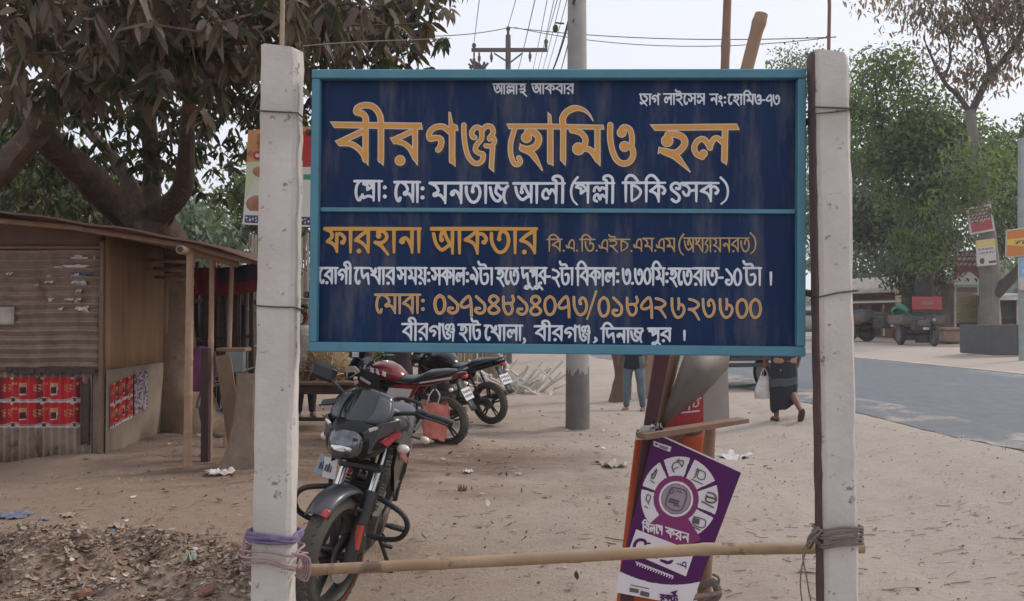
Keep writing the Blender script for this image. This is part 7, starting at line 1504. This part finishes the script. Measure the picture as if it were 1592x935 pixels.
person('man in pale jeans and dark shirt standing beside a tree trunk, legs below the signboard', (g.x, g.y, hz(g.x, g.y)), R(158), legs={-1: [(-.085, 0, .90), (-.13, .03, .48), (-.16, 0, .075)], 1: [(.085, 0, .90), (.10, .03, .48), (.12, .02, .075)]}, top=('shirt', m_dshirt), bottom=('trousers', m_jean), shoes=m_tan, k=.96)
g = G(470, 652)
person('man in a white shirt and dark trousers behind the wooden bench, by the left post', (g.x - .02, g.y + .3, hz(g.x, g.y)), R(200), top=('shirt', m_wsh), bottom=('trousers', m_dtr), shoes=m_sole, arms={-1: [(-.185, 0, 1.38), (-.30, .08, 1.12), (-.36, .24, .92)]})
g = G(552, 640)
person('man in a maroon shirt and lungi standing behind the red motorcycle', (g.x, g.y + .4, hz(g.x, g.y)), R(170), top=('shirt', m_mrn), bottom=('lungi', m_dpl), shoes=m_sole, arms={1: [(.185, 0, 1.38), (.28, .12, 1.12), (.16, .30, 1.0)]})
g = G(620, 634)
person('person in dark plum clothes behind the seat of the red motorcycle', (g.x, g.y + .4, hz(g.x, g.y)), R(150), top=('shirt', m_dpl), bottom=('lungi', m_dpl), shoes=m_sole, arms={-1: [(-.185, 0, 1.38), (-.26, .10, 1.12), (-.05, .26, 1.02)]})
g = G(664, 632)
person('person in violet clothes beside the wooden prop behind the motorcycles', (g.x, g.y + .5, hz(g.x, g.y)), R(190), top=('shirt', m_vio), bottom=('lungi', m_vio), shoes=m_sole)
# green crash helmet resting on the red motorcycle's tank side, wooden prop, bench, straw
g = G(592, 634); hb_ = thing('fruit_basket', 'dark basket heaped with green leaves behind the red motorcycle', 'basket', (g.x, g.y + .55, hz(g.x, g.y)))
b = MB(); b.lathe([(.02, 0), (.22, .02), (.30, .62), (.32, .68), (.28, .66)], axis='Z', n=24); b.build('basket', m_dark, hb_)
rs = np.random.RandomState(4); n = 260; u = rs.randn(n, 3); u /= np.linalg.norm(u, axis=1, keepdims=True); u[:, 2] = abs(u[:, 2]); leaves('greens', u * np.array([.30, .30, .32]) + np.array([0, 0, .68]), rs.randn(n, 3), rs.uniform(.08, .16, n), rs.uniform(.05, .09, n), [m_g1, m_g2, m_lg], rs.randint(0, 3, n), hb_, .2, .1, 3)
g = G(650, 628); bamboo('wooden_prop', [(g.x, g.y + .5, -.05), (g.x + .02, g.y + .5, 2.4)], .055, .05, mat('pinkish peeled timber', (.36, .20, .14), .75, c2=(.28, .155, .11), s2=4), 'peeled pinkish timber prop standing between the two figures behind the motorcycles', 'prop', seed=3)
bn = thing('wooden_bench', 'low dark wooden vending bench with red legs at the left end of the signboard', 'bench', P(500, 657, 12.6)); bz = hz(bn.location.x, bn.location.y); bn.location.z = bz
b = MB(); b.rbox((0, 0, .63), (1.05, .75, .05), .01); b.build('bench_top', m_wood, bn, smooth=False)
b = MB(); b.rbox((0, -.30, .54), (.98, .03, .12), .006); b.build('apron', m_dark, bn, smooth=False)
for x in (-.45, .45):
    for y in (-.3, .3):
        b = MB(); b.rbox((x, y, .30), (.06, .06, .62), .008); b.build('leg', mat('dull red paint', (.13, .03, .028), .7, c2=(.09, .022, .02), s2=7), bn, smooth=False)
b = MB(); b.rbox((0, -.30, .14), (.95, .04, .05), .006); b.build('stretcher', m_dark, bn, smooth=False)
m_str = mat('pale straw', (.50, .36, .20), .9, c2=(.38, .26, .14), s2=14); m_str2 = mat('shaded straw', (.36, .25, .14), .9)
b = MB(); rs_ = random.Random(3)
for k in range(420):
    a, r, h = rs_.uniform(0, 6.28), rs_.random() ** .5, rs_.random(); p = Vector((.42 * r * math.cos(a) * (1.1 - .7 * h), .35 * r * math.sin(a) * (1.1 - .7 * h), .62 * h)); d = Vector((rs_.uniform(-1, 1), rs_.uniform(-1, 1), rs_.uniform(-.9, .3))).normalized() * rs_.uniform(.12, .26); b.tube([p - d, p + d * .3 + Vector((0, 0, .02)), p + d], .007, 4, rs_.randrange(2))
b.ball((0, 0, .22), (.36, .3, .32), 12, 1)
o = b.build('straw_heap', [m_str, m_str2]); q = P(515, 600, 13.2); o.location = (q.x, q.y, P(515, 600, 13.2).z - .05); tag(o, 'golden straw heap on the wooden bench behind the motorcycle mirror', 'straw')
o.location = (bn.location.x + .10, bn.location.y + .12, bz + .66)
# pale branches dumped behind the motorcycles
m_br = mat('bleached branch', (.62, .58, .53), .9, c2=(.46, .42, .38), s2=6)
rs_ = random.Random(17); gc = G(815, 612)
for k in range(34):
    x = gc.x + rs_.uniform(-.48, .50); y = gc.y + rs_.uniform(-.25, .7); L = rs_.uniform(.5, 1.05) * (1 - .4 * max(0, (x - gc.x) / .5)); az = rs_.choice((rs_.uniform(-.9, .9), rs_.uniform(2.2, 4.1))); el = rs_.uniform(.12, .95); h = .0
    d = Vector((math.cos(az) * math.cos(el), math.sin(az) * math.cos(el) * .6, math.sin(el))); sd2 = Vector((-math.sin(az), math.cos(az), rs_.uniform(-.4, .4))) * rs_.uniform(-.16, .16)
    b = MB(); q = smooth_pts([(0, 0, -.03), tuple(d * L * .35 + sd2), tuple(d * L * .65 + sd2 * .2), tuple(d * L + sd2 * .9)], 4); b.tube(q, [.036 - .014 * i / len(q) for i in range(len(q))], 6)
    if rs_.random() < .6: c = Vector(q[len(q) // 2]); b.tube([c, c + Vector((rs_.uniform(-.2, .2), rs_.uniform(-.1, .1), rs_.uniform(.0, .25)))], [.022, .014], 5)
    o = b.build('cut_branch', m_br); o.location = (x, y, hz(x, y)); tag(o, 'bleached bent branch in the dumped heap behind the motorcycles', 'branch', 'bleached branches in the heap')
# pollarded tree by the man in jeans
g = G(968, 626); pt = thing('pollard_tree', 'short leaning brown tree trunk lopped at head height beside the man in jeans', 'tree', (g.x, g.y + .3, hz(g.x, g.y)))
b = MB(); trunk_mesh(b, [(-.02, 0, -.15), (.0, 0, .1), (.04, 0, .45), (.0, 0, .8), (-.08, 0, 1.1), (-.16, 0, 1.9), (-.14, 0, 2.7)], [.24, .19, .15, .15, .17, .14, .11], 14, 3, .12); b.build('trunk', mat('reddish brown bark', (.17, .105, .075), .9, c2=(.12, .075, .055), s2=6, bump=.5, sb=18), pt)
for a in (.4, 2.2, 4.1):
    b = MB(); trunk_mesh(b, [(-.15, 0, 2.3), (-.15 + .3 * math.cos(a), .3 * math.sin(a), 2.65), (-.15 + .42 * math.cos(a), .42 * math.sin(a), 3.0)], [.06, .045, .03], 8, 2, .1); b.build('lopped_limb', m_bark2, pt)
g = G(1006, 620); b = MB(); b.rbox((0, 0, 1.1), (.26, .05, 2.3), .01); o = b.build('hoarding', mat('tan weathered panel', (.33, .215, .15), .85, c2=(.26, .165, .115), s2=4), smooth=False); o.location = (g.x, g.y, hz(g.x, g.y)); tag(o, 'tall tan hoarding standing between the jeans man and the makeshift stand', 'hoarding')
# flat cargo van at the road edge behind the board
g = G(1158, 606); cv = thing('cargo_tricycle', 'dark blue motor cargo tricycle at the road edge behind the lower right of the signboard', 'cargo tricycle', (g.x, g.y + .6, hz(g.x, g.y + .6)), R(12))
m_dbl = mat('dark blue steel', (.018, .020, .036), .5, c2=(.028, .03, .045), s2=5)
b = MB(); b.rbox((0, 0, .78), (1.3, 2.0, .50), .03); b.build('cargo_box', m_dbl, cv, smooth=False)
b = MB(); b.rbox((0, -1.02, .46), (1.28, .06, .07), .01); b.tube([(-.6, -1.04, .56), (.6, -1.04, .56)], .022, 8); b.build('tail_bar', m_blk, cv, smooth=False)
b = MB(); b.rbox((.32, -1.05, .60), (.26, .015, .05), .004); b.build('tail_marks', m_sil, cv, smooth=False)
b = MB(); b.rbox((.28, -.98, .27), (.05, .04, .42), .01, Matrix.Rotation(R(-6), 3, 'Y')); b.build('mud_flap', m_blk, cv, smooth=False)
for x in (-.58, .52): wheel_simple('rear_wheel', cv, (x, .0, .27), .27, .12)
wheel_simple('front_wheel', cv, (0, 1.75, .27), .27, .10)
b = MB(); b.tube([(0, 1.75, .27), (0, 1.5, .95)], .03, 6); b.tube([(-.3, 1.45, 1.05), (.3, 1.45, 1.05)], .018, 6); b.rbox((0, 1.15, .62), (.5, .35, .3), .05); b.rbox((0, 1.3, .45), (.3, .8, .1), .03); b.build('driver_seat_and_fork', m_blk, cv, smooth=False)

# ------------------------------------------------------------------ litter on the ground
rs = np.random.RandomState(31)
def ground_leaves(name, label, n, area, lr, mats, wts, flat=.35, dens=None, wr=(.3, .6)):
    x = []; y = []
    while len(x) < n:
        k = n * 2; X = rs.uniform(area[0], area[1], k); Y = rs.uniform(area[2], area[3], k); p = dens(X, Y) if dens else np.ones(k); sel = rs.rand(k) < p; x += list(X[sel]); y += list(Y[sel])
    x = np.array(x[:n]); y = np.array(y[:n]); z = height(x, y) + .006
    d = rs.randn(n, 3); d[:, 2] = np.abs(d[:, 2]) * flat; L = rs.uniform(*lr, n); cum = np.cumsum(wts) / sum(wts); mi = np.searchsorted(cum, rs.rand(n))
    d /= np.linalg.norm(d, axis=1, keepdims=True); r = np.stack([rs.randn(n) * .35, rs.randn(n) * .35, np.ones(n)], 1); s = np.cross(d, r); s /= np.linalg.norm(s, axis=1, keepdims=True); nn = np.cross(s, d); nn *= np.sign(nn[:, 2:3]); W_ = L * rs.uniform(*wr, n); V = np.zeros((n, 6, 3)); P0 = np.stack([x, y, z], 1) - d * L[:, None] * .3 * np.array([1, 1, 0]); cu = rs.uniform(.05, .35, (n, 1)) * L[:, None]
    for i, (t, w) in enumerate(((0, 0), (.35, -.5), (.35, .5), (.7, -.42), (.7, .42), (1, 0))):
        V[:, i] = P0 + d * L[:, None] * t + s * (W_ * w)[:, None] + nn * (cu * ((2 * t - 1) ** 2 if True else 0)) + nn * np.abs(w) * cu * 1.2
    V[:, :, 2] = np.maximum(V[:, :, 2], height(V[:, :, 0], V[:, :, 1]) + .002)
    me = bpy.data.meshes.new(name); b0 = np.arange(n)[:, None] * 6; me.vertices.add(n * 6); me.vertices.foreach_set('co', V.reshape(-1)); lp = np.concatenate([b0 + np.array([[0, 1, 2]]), b0 + np.array([[1, 3, 4, 2]]), b0 + np.array([[3, 5, 4]])], 1).reshape(-1)
    me.loops.add(n * 10); me.loops.foreach_set('vertex_index', lp); me.polygons.add(n * 3); me.polygons.foreach_set('loop_start', (np.arange(n)[:, None] * 10 + np.array([[0, 3, 7]])).reshape(-1))
    for m in mats: me.materials.append(m)
    me.polygons.foreach_set('material_index', np.repeat(mi, 3)); me.update(calc_edges=True); o = bpy.data.objects.new(name, me); COL.objects.link(o); return tag(o, label, 'litter', kind='stuff')
m_l1 = mat('tan leaf litter', (.26, .18, .13), .9, c2=(.20, .135, .095), s2=9); m_l2 = mat('red brown leaf litter', (.205, .115, .083), .9, c2=(.16, .09, .066), s2=9); m_l3 = mat('dark leaf litter', (.085, .062, .05), .9); m_l4 = mat('pale leaf litter', (.40, .32, .25), .9, c2=(.32, .245, .185), s2=9); m_pl1 = mat('white scrap', (.60, .58, .56), .8); m_pl2 = mat('blue scrap', (.16, .21, .32), .6)
heap = lambda X, Y: np.clip(1.15 - ((X + 2.75) / 1.5) ** 2 * .8 - ((Y - 5.25) / .85) ** 2, 0, 1)
ground_leaves('leaf_litter', 'dry leaves and scraps heaped at the lower left of the clearing', 9500, (-5.2, -1.0, 3.9, 6.6), (.012, .056), [m_l1, m_l2, m_l3, m_l4, m_pl1, m_pl2], [6, 2.8, 1.0, 6.0, .18, .05], .26, heap)
ground_leaves('scattered_leaves', 'single dry leaves scattered over the clearing', 750, (-6.5, 4.5, 3.8, 15), (.025, .08), [m_l1, m_l2, m_l3, m_l4, m_pl1], [4, 4, 3, 3, .7], .3, lambda X, Y: np.clip(.9 - .12 * (X + 2) ** 2 * .3, .12, 1))
ground_leaves('ground_crumbs', 'crumbs, chips and stubble trodden into the earth', 6500, (-4.8, 5.0, 3.6, 12), (.008, .028), [m_l1, m_l3, m_l4, m_l2], [4, 2, 4, 1.5], .3, lambda X, Y: np.clip(1.5 - Y * .1 + .6 * vnoise(X, Y, .8, 8), .1, 1), wr=(.3, .9))
# straw and twigs
b = MB(); rs_ = random.Random(8)
for k in range(520):
    near = k < 260; x = rs_.uniform(.6, 3.6) if near else rs_.uniform(-4.5, 3); y = rs_.uniform(3.7, 6.8) if near else rs_.uniform(3.8, 11); L = rs_.uniform(.03, .10) * (2.2 if rs_.random() < .12 else 1); a = rs_.gauss(0, .5) if near else rs_.uniform(0, 3.14); p = []
    for t in (-1, 0, 1):
        X, Y = x + math.cos(a) * L * t / 2 + rs_.uniform(-.01, .01), y + math.sin(a) * L * t / 2 + rs_.uniform(-.01, .01); p.append((X, Y, hz(X, Y) + .004 + rs_.random() * .006))
    b.tube(p, rs_.uniform(.0012, .0032), 4, rs_.choice((0, 0, 0, 1, 2, 2)), cap=False)
tag(b.build('straw_and_twigs', [m_l1, m_l3, m_l4]), 'straw and thin twigs strewn over the ground', 'litter', kind='stuff')
def scrap_thing(name, label, px, py, w, h, m, seed, cat='scrap', puff=.35):
    rs_ = random.Random(seed); g = G(px, py); s = g.y / F; b = MB(); W_, H_ = w * s, h * s; ph = [rs_.uniform(0, 6) for _ in range(6)]
    b.grid(lambda u, v: ((u - .5) * W_ * (1 + .15 * math.sin(v * 9 + ph[0])), (v - .5) * W_ * .8 * (1 + .2 * math.sin(u * 8 + ph[1])), max(.004, H_ * (.25 + puff * math.sin(u * 9 + ph[2]) * math.sin(v * 7 + ph[3]) + .25 * math.sin(u * 21 + ph[4]) * math.sin(v * 17 + ph[5])))), 16, 12)
    o = b.build(name, m, solid=.002); o.location = (g.x, g.y, hz(g.x, g.y) + .004); o.rotation_euler = (0, 0, rs_.uniform(0, 3)); return tag(o, label, cat)
scrap_thing('paper_scrap', 'crumpled whitish paper lying right of the makeshift stand', 1138, 713, 62, 12, m_paper, 1); scrap_thing('paper_scrap', 'heap of pale torn paper just left of the orange sheet', 950, 724, 46, 10, mat('pale torn paper', (.45, .38, .33), .9, c2=(.3, .24, .2), s2=20), 2)
scrap_thing('paper_scrap', 'small white packet in the middle of the clearing', 727, 737, 15, 6, m_pl1, 3); scrap_thing('paper_scrap', 'small white ball of paper right of the packet', 806, 739, 8, 6, m_pl1, 4); scrap_thing('leaf_scrap', 'single reddish brown curled leaf in the middle of the clearing', 719, 764, 13, 9, m_l2, 5, 'leaf', .8)
scrap_thing('plastic_scrap', 'blue grey plastic bag at the far left of the leaf heap', 25, 804, 44, 10, mat('blue grey polythene', (.11, .13, .20), .5, c2=(.2, .21, .26), s2=16), 6); scrap_thing('plastic_scrap', 'small light blue wrapper beside the blue grey bag', 70, 809, 14, 5, m_pl2, 7); scrap_thing('plastic_scrap', 'white and green wrapper near the foot of the left post', 296, 873, 20, 14, mat('white green wrapper', (.5, .52, .48), .4, c2=(.16, .28, .12), s2=26), 8, puff=.8)
scrap_thing('paper_scrap', 'cream torn card on the leaf heap', 183, 820, 25, 8, m_l4, 9); scrap_thing('paper_scrap', 'pale long scrap at the back of the leaf heap', 106, 803, 26, 6, m_l4, 10); scrap_thing('paper_scrap', 'white newspaper litter at the foot of the tree stump', 342, 738, 42, 12, m_paper, 11)
for k, (px, py, w, h, lab) in enumerate(((73, 848, 18, 15, 'reddish brick bat standing in the leaf heap'), (130, 930, 24, 15, 'reddish brick bat at the bottom left edge'), (365, 852, 12, 9, 'small brown brick lump close to the left post'), (320, 925, 22, 12, 'brown brick lump at the bottom by the left post'))):
    g = G(px, py); s = g.y / F; b = MB(); b.rbox((0, 0, h * s * .4), (w * s, w * s * .7, h * s), .012, Matrix.Rotation(R(12), 3, 'Y')); rs_ = random.Random(k)
    b.v = [tuple(Vector(v) + Vector((rs_.uniform(-.006, .006), rs_.uniform(-.006, .006), rs_.uniform(-.006, .006)))) for v in b.v]
    o = b.build('brick_bat', mat('brick earth', (.26, .125, .085), .95, c2=(.2, .10, .07), s2=14, bump=.3, sb=40), smooth=False); o.location = (g.x, g.y, hz(g.x, g.y)); o.rotation_euler = (0, 0, k * 1.3); tag(o, lab, 'brick')

# ------------------------------------------------------------------ dusty air
hm = bpy.data.materials.new('dusty air'); hm.use_nodes = True; hn = hm.node_tree.nodes; hn.remove(hn['Principled BSDF']); pv_ = hn.new('ShaderNodeVolumePrincipled'); pv_.inputs['Color'].default_value = (.93, .94, 1, 1); pv_.inputs['Density'].default_value = .0010; pv_.inputs['Anisotropy'].default_value = .2; hm.node_tree.links.new(pv_.outputs[0], hn['Material Output'].inputs['Volume'])
b = MB(); b.box((10, 60, 11), (330, 190, 26)); o = b.build('haze', hm, smooth=False); tag(o, 'faint dusty haze in the air', 'haze', kind='stuff')
